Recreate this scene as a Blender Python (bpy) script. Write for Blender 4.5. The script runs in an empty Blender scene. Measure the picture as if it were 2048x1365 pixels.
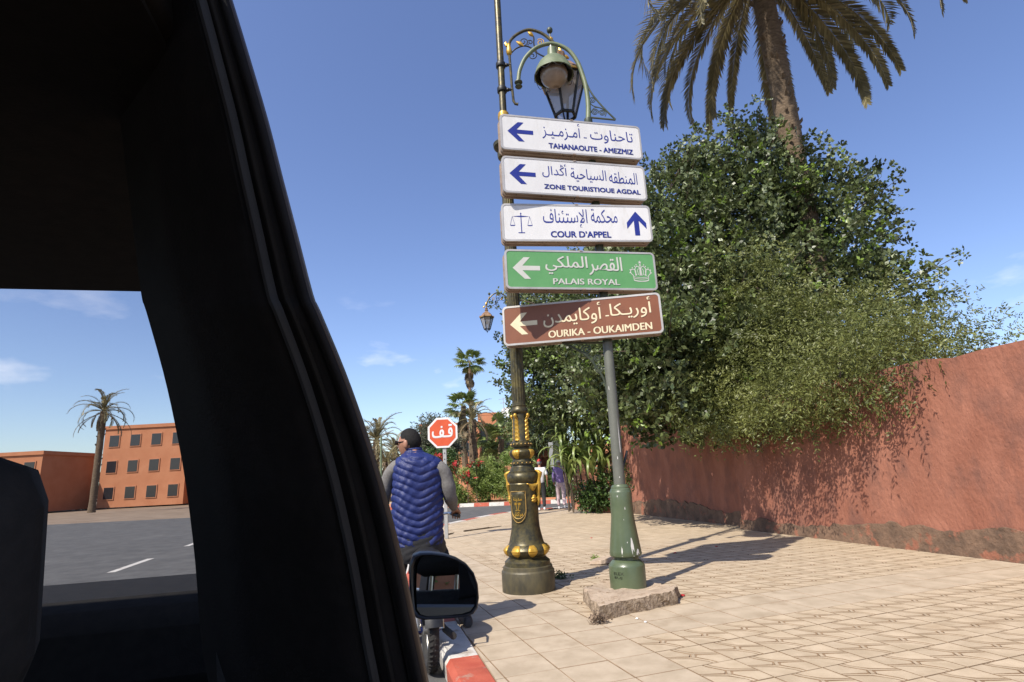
import bpy, bmesh, math, random
import numpy as np
from mathutils import Vector, Matrix
from mathutils.geometry import tessellate_polygon

scene = bpy.context.scene
COL = scene.collection
rng = np.random.default_rng(11)
random.seed(7)
R = math.radians
PI = math.pi

# ------------------------------------------------------------------ camera, sky, sun, exposure
CAM_H = 1.2
PITCH, ROLL = R(13.7), R(3.0)
cp_, sp_, cr_, sr_ = math.cos(PITCH), math.sin(PITCH), math.cos(ROLL), math.sin(ROLL)
FWD = Vector((0, cp_, sp_)); _r = Vector((1, 0, 0)); _d = Vector((0, sp_, -cp_))
RIGHT = _r * cr_ + _d * sr_
DOWN = -_r * sr_ + _d * cr_
cam = bpy.data.cameras.new('camera')
cam.sensor_fit = 'HORIZONTAL'; cam.sensor_width = 36.0; cam.lens = 1105.0 / 2048.0 * 36.0
cam.clip_start = 0.02; cam.clip_end = 6000
cam_ob = bpy.data.objects.new('camera', cam); COL.objects.link(cam_ob)
_m = Matrix((RIGHT, -DOWN, -FWD)).transposed().to_4x4(); _m.translation = (0, 0, CAM_H)
cam_ob.matrix_world = _m
scene.camera = cam_ob

SUN_AZ, SUN_EL = R(40.0), R(50.0)          # light travels towards +y turned 40 degrees to +x
world = bpy.data.worlds.new('World'); scene.world = world; world.use_nodes = True
wn = world.node_tree; wn.nodes.clear()
w_out = wn.nodes.new('ShaderNodeOutputWorld'); w_bg = wn.nodes.new('ShaderNodeBackground')
w_sky = wn.nodes.new('ShaderNodeTexSky'); w_sky.sky_type = 'NISHITA'; w_sky.sun_disc = False
w_sky.sun_elevation = SUN_EL; w_sky.sun_rotation = SUN_AZ + PI
w_sky.altitude = 450; w_sky.air_density = 1.0; w_sky.dust_density = 1.2; w_sky.ozone_density = 2.5
# thin fair-weather cloud puffs low in the sky (same all round)
w_tc = wn.nodes.new('ShaderNodeTexCoord')
w_map = wn.nodes.new('ShaderNodeMapping'); w_map.inputs['Scale'].default_value = (3.0, 3.0, 8.0)
w_map.inputs['Location'].default_value = (0.35, 0.1, 0.4)
w_noise = wn.nodes.new('ShaderNodeTexNoise'); w_noise.inputs['Scale'].default_value = 1.3
w_noise.inputs['Detail'].default_value = 6; w_noise.inputs['Roughness'].default_value = 0.55
w_ramp = wn.nodes.new('ShaderNodeValToRGB')
w_ramp.color_ramp.elements[0].position = 0.56; w_ramp.color_ramp.elements[1].position = 0.75
w_ramp.color_ramp.elements[1].color = (0.6, 0.6, 0.6, 1)
w_sep = wn.nodes.new('ShaderNodeSeparateXYZ')
w_alt = wn.nodes.new('ShaderNodeMapRange'); w_alt.inputs['From Min'].default_value = 0.36; w_alt.inputs['From Max'].default_value = 0.16
w_mul = wn.nodes.new('ShaderNodeMath'); w_mul.operation = 'MULTIPLY'
w_mix = wn.nodes.new('ShaderNodeMixRGB'); w_mix.inputs['Color2'].default_value = (8.6, 8.3, 8.4, 1)
L = wn.links.new
L(w_tc.outputs['Generated'], w_map.inputs['Vector']); L(w_map.outputs[0], w_noise.inputs['Vector'])
L(w_noise.outputs['Fac'], w_ramp.inputs['Fac']); L(w_tc.outputs['Generated'], w_sep.inputs[0])
L(w_sep.outputs['Z'], w_alt.inputs['Value']); L(w_ramp.outputs['Color'], w_mul.inputs[0]); L(w_alt.outputs[0], w_mul.inputs[1])
w_hsv = wn.nodes.new('ShaderNodeHueSaturation'); w_hsv.inputs['Hue'].default_value = 0.512; w_hsv.inputs['Saturation'].default_value = 1.05; w_hsv.inputs['Value'].default_value = 1.05
L(w_mul.outputs[0], w_mix.inputs['Fac']); L(w_sky.outputs['Color'], w_hsv.inputs['Color']); L(w_hsv.outputs['Color'], w_mix.inputs['Color1'])
L(w_mix.outputs['Color'], w_bg.inputs['Color']); L(w_bg.outputs[0], w_out.inputs['Surface'])
w_bg.inputs['Strength'].default_value = 0.135

sun = bpy.data.lights.new('sun', 'SUN'); sun.energy = 5.0; sun.angle = R(0.53); sun.color = (1.0, 0.93, 0.83)
sun_ob = bpy.data.objects.new('sun', sun); COL.objects.link(sun_ob)
SUN_DIR = Vector((math.sin(SUN_AZ) * math.cos(SUN_EL), math.cos(SUN_AZ) * math.cos(SUN_EL), -math.sin(SUN_EL)))
sun_ob.rotation_euler = SUN_DIR.to_track_quat('-Z', 'Y').to_euler()
sun_ob.location = (-8, -10, 20)

scene.view_settings.view_transform = 'Standard'; scene.view_settings.look = 'None'
scene.view_settings.exposure = 0.55; scene.view_settings.gamma = 1.0; scene.view_settings.use_curve_mapping = False
scene.render.engine = 'CYCLES'
scene.cycles.max_bounces = 8; scene.cycles.transparent_max_bounces = 12

# ------------------------------------------------------------------ placing helpers (survey of the site)
F_PX = 1105.0
def ray(x, y):
    return RIGHT * ((x - 1024) / F_PX) + DOWN * ((y - 682.5) / F_PX) + FWD
def G(x, y, z=0.0):
    d = ray(x, y); t = (z - CAM_H) / d.z
    return Vector((0, 0, CAM_H)) + d * t
def P(x, y, Y):
    d = ray(x, y); return Vector((0, 0, CAM_H)) + d * (Y / d.y)

# ------------------------------------------------------------------ materials
MATS = {}
ALB = 0.78
def mat(name, c1, c2=None, scale=6.0, rough=0.6, metal=0.0, bump=0.0, bscale=30.0, spec=0.5, detail=5.0,
        contrast=(0.35, 0.65), c3=None, s3=2.0, c3r=(0.58, 0.72), island=0.0, coat=0.0, transl=0.0, stretch=None, rvar=0.0, emit=None, world=False):
    if name in MATS: return MATS[name]
    if metal < .9: c1 = tuple(v * ALB for v in c1); c2 = c2 and tuple(v * ALB for v in c2); c3 = c3 and tuple(v * ALB for v in c3)
    m = bpy.data.materials.new(name); m.use_nodes = True
    nt = m.node_tree; n = nt.nodes; b = n['Principled BSDF']; out = n['Material Output']
    lk = nt.links.new
    tc = n.new('ShaderNodeTexCoord'); vec = tc.outputs['Object']
    if world:
        ge = n.new('ShaderNodeNewGeometry'); vec = ge.outputs['Position']
    if stretch:
        mp = n.new('ShaderNodeMapping'); mp.inputs['Scale'].default_value = stretch; lk(vec, mp.inputs['Vector']); vec = mp.outputs[0]
    def noise(s, d=detail):
        t = n.new('ShaderNodeTexNoise'); t.inputs['Scale'].default_value = s; t.inputs['Detail'].default_value = d
        t.inputs['Roughness'].default_value = 0.6; lk(vec, t.inputs['Vector']); return t
    colsock = None
    if c2 is not None:
        t = noise(scale); rp = n.new('ShaderNodeValToRGB')
        rp.color_ramp.elements[0].position = contrast[0]; rp.color_ramp.elements[1].position = contrast[1]
        rp.color_ramp.elements[0].color = (*c1, 1); rp.color_ramp.elements[1].color = (*c2, 1)
        lk(t.outputs['Fac'], rp.inputs['Fac']); colsock = rp.outputs['Color']
    if c3 is not None:
        t3 = noise(s3); rp3 = n.new('ShaderNodeValToRGB')
        rp3.color_ramp.elements[0].position = c3r[0]; rp3.color_ramp.elements[1].position = c3r[1]
        lk(t3.outputs['Fac'], rp3.inputs['Fac'])
        mx = n.new('ShaderNodeMixRGB'); lk(rp3.outputs['Color'], mx.inputs['Fac'])
        if colsock: lk(colsock, mx.inputs['Color1'])
        else: mx.inputs['Color1'].default_value = (*c1, 1)
        mx.inputs['Color2'].default_value = (*c3, 1); colsock = mx.outputs['Color']
    if island > 0:
        ge = n.new('ShaderNodeNewGeometry'); mr = n.new('ShaderNodeMapRange')
        mr.inputs['To Min'].default_value = 1 - island; mr.inputs['To Max'].default_value = 1 + island
        lk(ge.outputs['Random Per Island'], mr.inputs['Value'])
        hs = n.new('ShaderNodeHueSaturation'); lk(mr.outputs[0], hs.inputs['Value'])
        if colsock: lk(colsock, hs.inputs['Color'])
        else: hs.inputs['Color'].default_value = (*c1, 1)
        colsock = hs.outputs['Color']
    if colsock: lk(colsock, b.inputs['Base Color'])
    else: b.inputs['Base Color'].default_value = (*c1, 1)
    b.inputs['Roughness'].default_value = rough; b.inputs['Metallic'].default_value = metal
    b.inputs['Specular IOR Level'].default_value = spec
    if rvar > 0:
        tr = noise(scale * 1.7); mr = n.new('ShaderNodeMapRange'); mr.inputs['To Min'].default_value = max(0.03, rough - rvar); mr.inputs['To Max'].default_value = min(1, rough + rvar)
        lk(tr.outputs['Fac'], mr.inputs['Value']); lk(mr.outputs[0], b.inputs['Roughness'])
    if coat > 0: b.inputs['Coat Weight'].default_value = coat; b.inputs['Coat Roughness'].default_value = 0.08
    if bump > 0:
        tb = noise(bscale, 6); bp = n.new('ShaderNodeBump'); bp.inputs['Strength'].default_value = 1.0
        bp.inputs['Distance'].default_value = bump; lk(tb.outputs['Fac'], bp.inputs['Height']); lk(bp.outputs[0], b.inputs['Normal'])
    if transl > 0:
        tl = n.new('ShaderNodeBsdfTranslucent'); mxs = n.new('ShaderNodeMixShader'); mxs.inputs['Fac'].default_value = transl
        if colsock: lk(colsock, tl.inputs['Color'])
        else: tl.inputs['Color'].default_value = (*c1, 1)
        lk(b.outputs[0], mxs.inputs[1]); lk(tl.outputs[0], mxs.inputs[2]); lk(mxs.outputs[0], out.inputs['Surface'])
    MATS[name] = m
    return m

# ------------------------------------------------------------------ mesh builder
class MB:
    def __init__(self): self.v = []; self.f = []
    def add(self, vs, fs):
        o = len(self.v); self.v += [tuple(p) for p in vs]; self.f += [tuple(i + o for i in f) for f in fs]; return self
    def box(self, c, s, rot=None):
        hx, hy, hz = s[0] / 2, s[1] / 2, s[2] / 2
        vs = [Vector((x, y, z)) for x in (-hx, hx) for y in (-hy, hy) for z in (-hz, hz)]
        if rot is not None: vs = [rot @ p for p in vs]
        vs = [p + Vector(c) for p in vs]
        return self.add(vs, [(0, 1, 3, 2), (4, 6, 7, 5), (0, 4, 5, 1), (2, 3, 7, 6), (0, 2, 6, 4), (1, 5, 7, 3)])
    def bar(self, a, b, w, h=None):
        a = Vector(a); b = Vector(b); h = h or w; d = b - a
        q = d.to_track_quat('X', 'Z').to_matrix()
        return self.box((a + b) / 2, (d.length, w, h), q)
    def tube(self, pts, rad, seg=8, cap=True, closed=False):
        pts = [Vector(p) for p in pts]; n = len(pts)
        if not hasattr(rad, '__len__'): rad = [rad] * n
        tang = []
        for i in range(n):
            a = pts[(i - 1) % n] if (i > 0 or closed) else pts[i]; b = pts[(i + 1) % n] if (i < n - 1 or closed) else pts[i]
            t = b - a; tang.append(t.normalized() if t.length > 1e-9 else Vector((0, 0, 1)))
        up = Vector((0, 0, 1)) if abs(tang[0].z) < 0.9 else Vector((1, 0, 0))
        nrm = (up - tang[0] * up.dot(tang[0])).normalized()
        vs = []
        for i in range(n):
            nrm = (nrm - tang[i] * nrm.dot(tang[i]))
            nrm = nrm.normalized() if nrm.length > 1e-6 else tang[i].orthogonal().normalized()
            bi = tang[i].cross(nrm)
            for k in range(seg):
                a = 2 * PI * k / seg
                vs.append(pts[i] + (nrm * math.cos(a) + bi * math.sin(a)) * rad[i])
        fs = []
        m = n if closed else n - 1
        for i in range(m):
            for k in range(seg):
                a = i * seg + k; b = i * seg + (k + 1) % seg; c = ((i + 1) % n) * seg + (k + 1) % seg; d = ((i + 1) % n) * seg + k
                fs.append((a, b, c, d))
        if cap and not closed:
            fs.append(tuple(range(seg))[::-1]); fs.append(tuple((n - 1) * seg + k for k in range(seg)))
        return self.add(vs, fs)
    def lathe(self, prof, seg=32, c=(0, 0, 0), flute=None, a0=0.0, cap=True):
        vs = []; fs = []
        for (z, r) in prof:
            for k in range(seg):
                a = a0 + 2 * PI * k / seg; rr = r
                if flute: rr = r * (1 + flute(a, z))
                vs.append((c[0] + rr * math.cos(a), c[1] + rr * math.sin(a), c[2] + z))
        for i in range(len(prof) - 1):
            for k in range(seg):
                fs.append((i * seg + k, i * seg + (k + 1) % seg, (i + 1) * seg + (k + 1) % seg, (i + 1) * seg + k))
        if cap:
            fs.append(tuple(range(seg))[::-1]); fs.append(tuple((len(prof) - 1) * seg + k for k in range(seg)))
        return self.add(vs, fs)
    def sphere(self, c, r, seg=16, rings=10, sc=(1, 1, 1), rot=None):
        pr = []
        vs = []; fs = []
        for i in range(rings + 1):
            ph = PI * i / rings
            for k in range(seg):
                a = 2 * PI * k / seg
                p = Vector((math.sin(ph) * math.cos(a) * r * sc[0], math.sin(ph) * math.sin(a) * r * sc[1], -math.cos(ph) * r * sc[2]))
                if rot is not None: p = rot @ p
                vs.append(p + Vector(c))
        for i in range(rings):
            for k in range(seg):
                fs.append((i * seg + k, i * seg + (k + 1) % seg, (i + 1) * seg + (k + 1) % seg, (i + 1) * seg + k))
        return self.add(vs, fs)
    def prism(self, poly, a, b, axis='y'):
        """poly: 2D outline (p,q); extruded along axis from a to b. axis y: (p->x,q->z); axis z: (p->x,q->y); axis x: (p->y,q->z)"""
        def mk(p, q, t):
            return (p, t, q) if axis == 'y' else (p, q, t) if axis == 'z' else (t, p, q)
        n = len(poly)
        vs = [mk(p, q, a) for p, q in poly] + [mk(p, q, b) for p, q in poly]
        fs = [tuple(range(n)), tuple(range(2 * n - 1, n - 1, -1))]
        fs += [(i, i + n, (i + 1) % n + n, (i + 1) % n) for i in range(n)]
        return self.add(vs, fs)
    def grid(self, fn, nu, nv, closed_u=False):
        vs = [fn(i / (nu if closed_u else nu - 1), j / (nv - 1)) for j in range(nv) for i in range(nu)]
        fs = []
        for j in range(nv - 1):
            for i in range(nu if closed_u else nu - 1):
                i2 = (i + 1) % nu
                fs.append((j * nu + i, j * nu + i2, (j + 1) * nu + i2, (j + 1) * nu + i))
        return self.add(vs, fs)
    def mesh(self, name, origin=(0, 0, 0), smooth=True, angle=35):
        me = bpy.data.meshes.new(name)
        o = origin
        me.from_pydata([(p[0] - o[0], p[1] - o[1], p[2] - o[2]) for p in self.v], [], self.f)
        bm = bmesh.new(); bm.from_mesh(me); bmesh.ops.recalc_face_normals(bm, faces=bm.faces); bm.to_mesh(me); bm.free()
        if smooth:
            me.shade_smooth()
            try: me.set_sharp_from_angle(angle=R(angle))
            except Exception: pass
        me.update()
        return me
    def build(self, name, m, parent=None, local=False, smooth=True, angle=35, bevel=0.0, kind=None):
        o = (0, 0, 0) if (parent is None or local) else world_origin(parent)
        me = self.mesh(name, o, smooth, angle)
        return link(name, me, m, parent, bevel=bevel, kind=kind)

ORIGIN = {}
def world_origin(ob):
    return ORIGIN.get(ob.name, (0, 0, 0))
def link(name, me, m, parent=None, bevel=0.0, kind=None):
    ob = bpy.data.objects.new(name, me); COL.objects.link(ob)
    if m is not None and len(me.materials) == 0:
        for x in (m if isinstance(m, (list, tuple)) else [m]): me.materials.append(x)
    if parent is not None:
        ob.parent = parent; ORIGIN[ob.name] = world_origin(parent)
    if bevel > 0:
        bv = ob.modifiers.new('bevel', 'BEVEL'); bv.width = bevel; bv.segments = 2; bv.limit_method = 'ANGLE'; bv.angle_limit = R(40)
    if kind: ob['kind'] = kind
    return ob
def tag(o, label=None, cat=None, group=None, kind=None):
    if label: o['label'] = label
    if cat: o['category'] = cat
    if group: o['group'] = group
    if kind: o['kind'] = kind
    return o
def thing(name, label, cat, loc=(0, 0, 0), rz=0.0, group=None):
    o = bpy.data.objects.new(name, None); COL.objects.link(o)
    o.location = loc; o.rotation_euler = (0, 0, rz); o.empty_display_size = 0.2
    ORIGIN[o.name] = tuple(loc)
    return tag(o, label, cat, group)
def child_copy(src, parent, name=None):
    c = src.copy(); COL.objects.link(c); c.parent = parent
    return c
def copy_tree(o, parent=None):
    c = o.copy(); COL.objects.link(c); c.parent = parent; ORIGIN[c.name] = ORIGIN.get(o.name, (0, 0, 0))
    for ch in list(o.children): copy_tree(ch, c)
    return c
def rrect(x0, x1, z0, z1, r, n=6):
    out = []
    for cx, cz, a0 in ((x1 - r, z1 - r, 0), (x0 + r, z1 - r, 90), (x0 + r, z0 + r, 180), (x1 - r, z0 + r, 270)):
        for i in range(n + 1):
            a = R(a0 + 90 * i / n); out.append((cx + r * math.cos(a), cz + r * math.sin(a)))
    return out
def catmull(pts, n=8):
    pts = [Vector(p) for p in pts]; out = []
    for i in range(len(pts) - 1):
        p0 = pts[max(i - 1, 0)]; p1 = pts[i]; p2 = pts[i + 1]; p3 = pts[min(i + 2, len(pts) - 1)]
        for k in range(n):
            t = k / n
            out.append(0.5 * ((2 * p1) + (p2 - p0) * t + (2 * p0 - 5 * p1 + 4 * p2 - p3) * t * t + (3 * p1 - p0 - 3 * p2 + p3) * t ** 3))
    out.append(pts[-1]); return out
def quads_mesh(name, V, smooth=False):
    """V: (N,4,3) array of quads -> mesh"""
    V = np.ascontiguousarray(V, dtype=np.float32); n = V.shape[0]
    me = bpy.data.meshes.new(name)
    me.vertices.add(n * 4); me.vertices.foreach_set('co', V.reshape(-1))
    me.loops.add(n * 4); me.loops.foreach_set('vertex_index', np.arange(n * 4, dtype=np.int32))
    me.polygons.add(n); me.polygons.foreach_set('loop_start', np.arange(0, n * 4, 4, dtype=np.int32))
    me.update(calc_edges=True); me.validate()
    if smooth: me.shade_smooth()
    return me
# ------------------------------------------------------------------ the palette
m_asphalt = mat('asphalt', (0.075, 0.073, 0.070), (0.115, 0.112, 0.106), 3, 0.9, bump=0.004, bscale=120, c3=(0.15, 0.145, 0.135), s3=0.5, world=True)
m_earth = mat('earth', (0.20, 0.14, 0.09), (0.30, 0.22, 0.15), 0.7, 0.95, bump=0.02, bscale=6, world=True)
m_slab = mat('paving_stone', (0.42, 0.335, 0.232), (0.535, 0.435, 0.315), 5.0, 0.85, bump=0.0016, bscale=60, c3=(0.34, 0.255, 0.165), s3=2.6, c3r=(0.56, 0.74), island=0.13, world=True)
m_tile = mat('patterned_tile', (0.42, 0.33, 0.22), (0.525, 0.42, 0.293), 6.0, 0.85, bump=0.0014, bscale=80, c3=(0.36, 0.265, 0.165), s3=2.2, c3r=(0.58, 0.76), island=0.08, world=True)
m_grout = mat('sand_grout', (0.24, 0.160, 0.095), (0.35, 0.25, 0.16), 9, 0.95, bump=0.002, bscale=200, world=True)
m_kerb_red = mat('kerb_red_paint', (0.42, 0.075, 0.04), (0.50, 0.11, 0.06), 7, 0.75, bump=0.003, bscale=60, c3=(0.40, 0.26, 0.19), s3=9, c3r=(0.58, 0.70), world=True)
m_kerb_white = mat('kerb_white_paint', (0.56, 0.53, 0.48), (0.66, 0.63, 0.58), 6, 0.75, bump=0.003, bscale=60, c3=(0.36, 0.30, 0.24), s3=8, c3r=(0.54, 0.68), world=True)
m_concrete = mat('rough_concrete', (0.40, 0.30, 0.21), (0.52, 0.41, 0.30), 6, 0.95, bump=0.012, bscale=28, c3=(0.25, 0.17, 0.10), s3=14, c3r=(0.55, 0.70))
m_bronze = mat('aged_bronze_paint', (0.048, 0.044, 0.028), (0.150, 0.122, 0.045), 26, 0.40, 0.45, bump=0.0008, bscale=90, contrast=(0.36, 0.78), rvar=0.1, c3=(0.24, 0.185, 0.05), s3=7, c3r=(0.52, 0.85))
m_bronze_base = mat('aged_bronze_base', (0.058, 0.052, 0.034), (0.16, 0.13, 0.06), 9, 0.5, 0.25, bump=0.002, bscale=50, contrast=(0.36, 0.80), stretch=(1, 1, 0.45))
m_gold = mat('gold_paint', (0.52, 0.29, 0.030), (0.74, 0.45, 0.075), 14, 0.38, 0.45, bump=0.001, bscale=80)
m_gold_dull = mat('dull_gold', (0.42, 0.25, 0.06), (0.60, 0.40, 0.13), 10, 0.5, 0.4)
m_gpole = mat('green_enamel', (0.080, 0.108, 0.055), (0.110, 0.142, 0.075), 3, 0.35, 0.0, bump=0.0010, bscale=25, c3=(0.13, 0.155, 0.10), s3=5, coat=0.15, rvar=0.1)
m_gpole_up = mat('faded_green_paint', (0.130, 0.165, 0.085), (0.20, 0.235, 0.125), 6, 0.5, 0.0, bump=0.0008, bscale=40, c3=(0.26, 0.255, 0.16), s3=9, c3r=(0.60, 0.72))
m_gpole_grey = mat('greyed_green_paint', (0.120, 0.125, 0.100), (0.155, 0.158, 0.128), 5, 0.55, 0.0, bump=0.0006, bscale=40)
m_chip = mat('bare_primer_chip', (0.62, 0.60, 0.55), (0.72, 0.70, 0.66), 20, 0.6)
m_dkgreen = mat('dark_green_iron', (0.045, 0.058, 0.036), (0.075, 0.09, 0.055), 8, 0.5, 0.2)
m_lampdark = mat('lamp_inner_dark', (0.03, 0.032, 0.026), None, rough=0.6)
m_alu = mat('sign_case_metal', (0.50, 0.47, 0.43), (0.62, 0.59, 0.55), 5, 0.45, 0.35)
m_alu_side = mat('sign_case_side', (0.36, 0.27, 0.20), (0.48, 0.38, 0.30), 4, 0.55, 0.2, stretch=(1, 6, 6))
m_white = mat('sign_white', (0.76, 0.75, 0.73), (0.82, 0.81, 0.79), 3, 0.5, c3=(0.66, 0.63, 0.57), s3=4, c3r=(0.56, 0.80), stretch=(2.5, 1, .8))
m_blue = mat('sign_blue', (0.014, 0.026, 0.24), (0.02, 0.035, 0.28), 8, 0.45)
m_sgreen = mat('sign_green', (0.115, 0.34, 0.115), (0.14, 0.38, 0.135), 5, 0.5)
m_sbrown = mat('sign_brown', (0.20, 0.062, 0.022), (0.245, 0.08, 0.03), 3.5, 0.5, c3=(0.16, 0.05, 0.02), s3=7)
m_cream = mat('sign_cream', (0.78, 0.66, 0.42), (0.83, 0.72, 0.48), 6, 0.5)
m_paleletter = mat('sign_pale', (0.62, 0.62, 0.55), (0.68, 0.68, 0.61), 8, 0.5)
m_stopred = mat('stop_red', (0.64, 0.085, 0.022), (0.70, 0.105, 0.03), 5, 0.45)
m_galv = mat('galvanised_steel', (0.42, 0.42, 0.40), (0.52, 0.52, 0.50), 6, 0.5, 0.4)
m_black_iron = mat('black_iron', (0.012, 0.012, 0.011), (0.025, 0.024, 0.02), 12, 0.5, 0.3)
m_terra = mat('terracotta_render', (0.29, 0.108, 0.064), (0.39, 0.160, 0.100), 2.2, 0.95, bump=0.018, bscale=22, c3=(0.22, 0.095, 0.065), s3=3.4, c3r=(0.48, 0.70), world=True, stretch=(1, 1, .55))
m_terra_light = mat('terracotta_smooth', (0.52, 0.22, 0.115), (0.58, 0.26, 0.14), 2.2, 0.95, bump=0.006, bscale=14, world=True)
m_footing = mat('wall_footing', (0.12, 0.075, 0.048), (0.24, 0.145, 0.09), 4, 0.95, bump=0.03, bscale=14, c3=(0.30, 0.12, 0.07), s3=5, c3r=(0.56, 0.64), world=True)
m_build = mat('building_ochre', (0.50, 0.20, 0.095), (0.56, 0.24, 0.12), 0.8, 0.95, bump=0.01, bscale=4, world=True)
m_winglass = mat('dark_window', (0.03, 0.03, 0.035), None, rough=0.15)
m_bark = mat('bark', (0.085, 0.06, 0.04), (0.17, 0.125, 0.085), 9, 0.95, bump=0.02, bscale=16)
m_palmbark = mat('palm_bark', (0.11, 0.075, 0.045), (0.21, 0.15, 0.095), 7, 0.95, bump=0.03, bscale=12, stretch=(1, 1, 2.5))
m_palmthin = mat('palm_trunk_grey', (0.24, 0.15, 0.10), (0.34, 0.23, 0.165), 4, 0.9, bump=0.02, bscale=10, stretch=(1, 1, 4))
m_carob = mat('carob_leaf', (0.075, 0.108, 0.032), (0.175, 0.210, 0.085), 0.9, 0.42, c3=(0.23, 0.30, 0.095), s3=1.5, c3r=(0.56, 0.70), island=0.55, transl=0.25, spec=0.6, world=True)
m_young = mat('young_leaf', (0.20, 0.32, 0.045), (0.32, 0.46, 0.08), 1.5, 0.4, island=0.30, transl=0.35, world=True)
m_pepper = mat('olive_green_leaf', (0.12, 0.142, 0.034), (0.235, 0.255, 0.070), 1.2, 0.5, island=0.40, transl=0.3, world=True)
m_bush = mat('hedge_leaf', (0.19, 0.28, 0.055), (0.38, 0.46, 0.13), 0.55, 0.5, island=0.40, transl=0.35, world=True)
m_grey_leaf = mat('grey_green_leaf', (0.085, 0.095, 0.055), (0.14, 0.15, 0.09), 0.7, 0.6, island=0.35, transl=0.2, world=True)
m_dry = mat('dry_vine', (0.14, 0.095, 0.062), (0.25, 0.18, 0.125), 1.2, 0.9, island=0.35, world=True)
m_flower = mat('red_flower', (0.50, 0.020, 0.022), (0.62, 0.04, 0.04), 5, 0.6, island=0.2, transl=0.2)
m_frond = mat('palm_frond_green', (0.155, 0.132, 0.055), (0.33, 0.285, 0.145), 1.2, 0.45, island=0.5, transl=0.25, world=True)
m_frond_dry = mat('palm_frond_dry', (0.20, 0.145, 0.075), (0.33, 0.25, 0.14), 1.0, 0.6, island=0.35, transl=0.2, world=True)
m_fan = mat('fan_leaf', (0.14, 0.20, 0.05), (0.27, 0.33, 0.10), 0.8, 0.45, island=0.35, transl=0.3, world=True)
m_yucca = mat('yucca_leaf', (0.12, 0.19, 0.045), (0.32, 0.38, 0.115), 2.5, 0.38, island=0.4, transl=0.25, world=True)
m_ivy = mat('ivy_leaf', (0.045, 0.095, 0.022), (0.10, 0.17, 0.04), 2.5, 0.45, island=0.35, transl=0.25, world=True)
m_carpaint = mat('car_black_paint', (0.006, 0.006, 0.0065), None, rough=0.5, coat=0.0)
m_trim = mat('interior_trim', (0.011, 0.010, 0.009), (0.017, 0.015, 0.013), 40, 0.8, bump=0.0005, bscale=300, spec=0.2)
m_seal = mat('rubber_seal', (0.020, 0.018, 0.015), (0.027, 0.024, 0.020), 20, 0.8, spec=0.2)
m_seal_brown = mat('weathered_seal_edge', (0.030, 0.019, 0.011), (0.05, 0.031, 0.018), 12, 0.5)
m_plastic = mat('black_plastic', (0.012, 0.012, 0.012), (0.02, 0.019, 0.018), 30, 0.42, bump=0.0003, bscale=400)
m_mirror = mat('mirror_glass', (0.80, 0.82, 0.82), None, rough=0.01, metal=1.0)
m_seatcloth = mat('seat_cloth', (0.018, 0.017, 0.016), (0.028, 0.026, 0.024), 60, 0.9, bump=0.001, bscale=200)
m_rubber = mat('tyre_rubber', (0.016, 0.015, 0.014), (0.028, 0.026, 0.023), 12, 0.8, bump=0.002, bscale=60)
m_chrome = mat('dull_chrome', (0.55, 0.54, 0.51), (0.35, 0.33, 0.29), 15, 0.3, 0.9)
m_mopedblue = mat('moped_blue', (0.012, 0.03, 0.22), (0.018, 0.04, 0.27), 8, 0.35, coat=0.3)
m_vest = mat('quilted_blue_nylon', (0.010, 0.019, 0.110), (0.015, 0.028, 0.14), 14, 0.55, bump=0.004, bscale=45, spec=0.4)
m_sweater = mat('grey_sweater', (0.15, 0.14, 0.13), (0.21, 0.20, 0.185), 50, 0.95, bump=0.001, bscale=220)
m_denim = mat('black_trousers', (0.012, 0.012, 0.014), (0.024, 0.023, 0.024), 20, 0.85, bump=0.002, bscale=40)
m_skin = mat('skin', (0.36, 0.17, 0.10), (0.42, 0.205, 0.125), 10, 0.5)
m_hair = mat('black_hair', (0.006, 0.0055, 0.005), (0.014, 0.012, 0.011), 60, 0.75, bump=0.004, bscale=300, spec=0.25)
m_shades = mat('sunglasses_black', (0.005, 0.005, 0.005), None, rough=0.12)
m_shoe = mat('dark_shoe', (0.02, 0.017, 0.017), (0.03, 0.026, 0.025), 20, 0.6)
m_shirt = mat('white_cotton', (0.74, 0.74, 0.75), (0.80, 0.80, 0.81), 9, 0.85)
m_purple = mat('purple_jacket', (0.24, 0.17, 0.42), (0.31, 0.225, 0.50), 9, 0.8)
m_palepink = mat('pale_pink_trousers', (0.62, 0.47, 0.50), (0.70, 0.56, 0.58), 8, 0.85)
m_beige = mat('straw_hat', (0.62, 0.53, 0.38), (0.70, 0.61, 0.46), 20, 0.9)
m_capred = mat('red_cap', (0.60, 0.035, 0.03), (0.66, 0.05, 0.04), 10, 0.8)
m_greyhair = mat('grey_hair', (0.22, 0.21, 0.20), None, rough=0.8)
m_whiteshoe = mat('white_shoe', (0.65, 0.65, 0.66), None, rough=0.6)
m_globe = mat('clouded_lamp_globe', (0.25, 0.195, 0.15), (0.34, 0.27, 0.215), 6, 0.25, c3=(0.20, 0.145, 0.105), s3=8, stretch=(1, 1, 0.6))
m_lroof = mat('weathered_copper_roof', (0.20, 0.105, 0.05), (0.40, 0.25, 0.15), 14, 0.6, 0.3, bump=0.006, bscale=40)
m_whitecar = mat('white_car_paint', (0.72, 0.73, 0.73), None, rough=0.2, coat=0.4)
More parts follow.
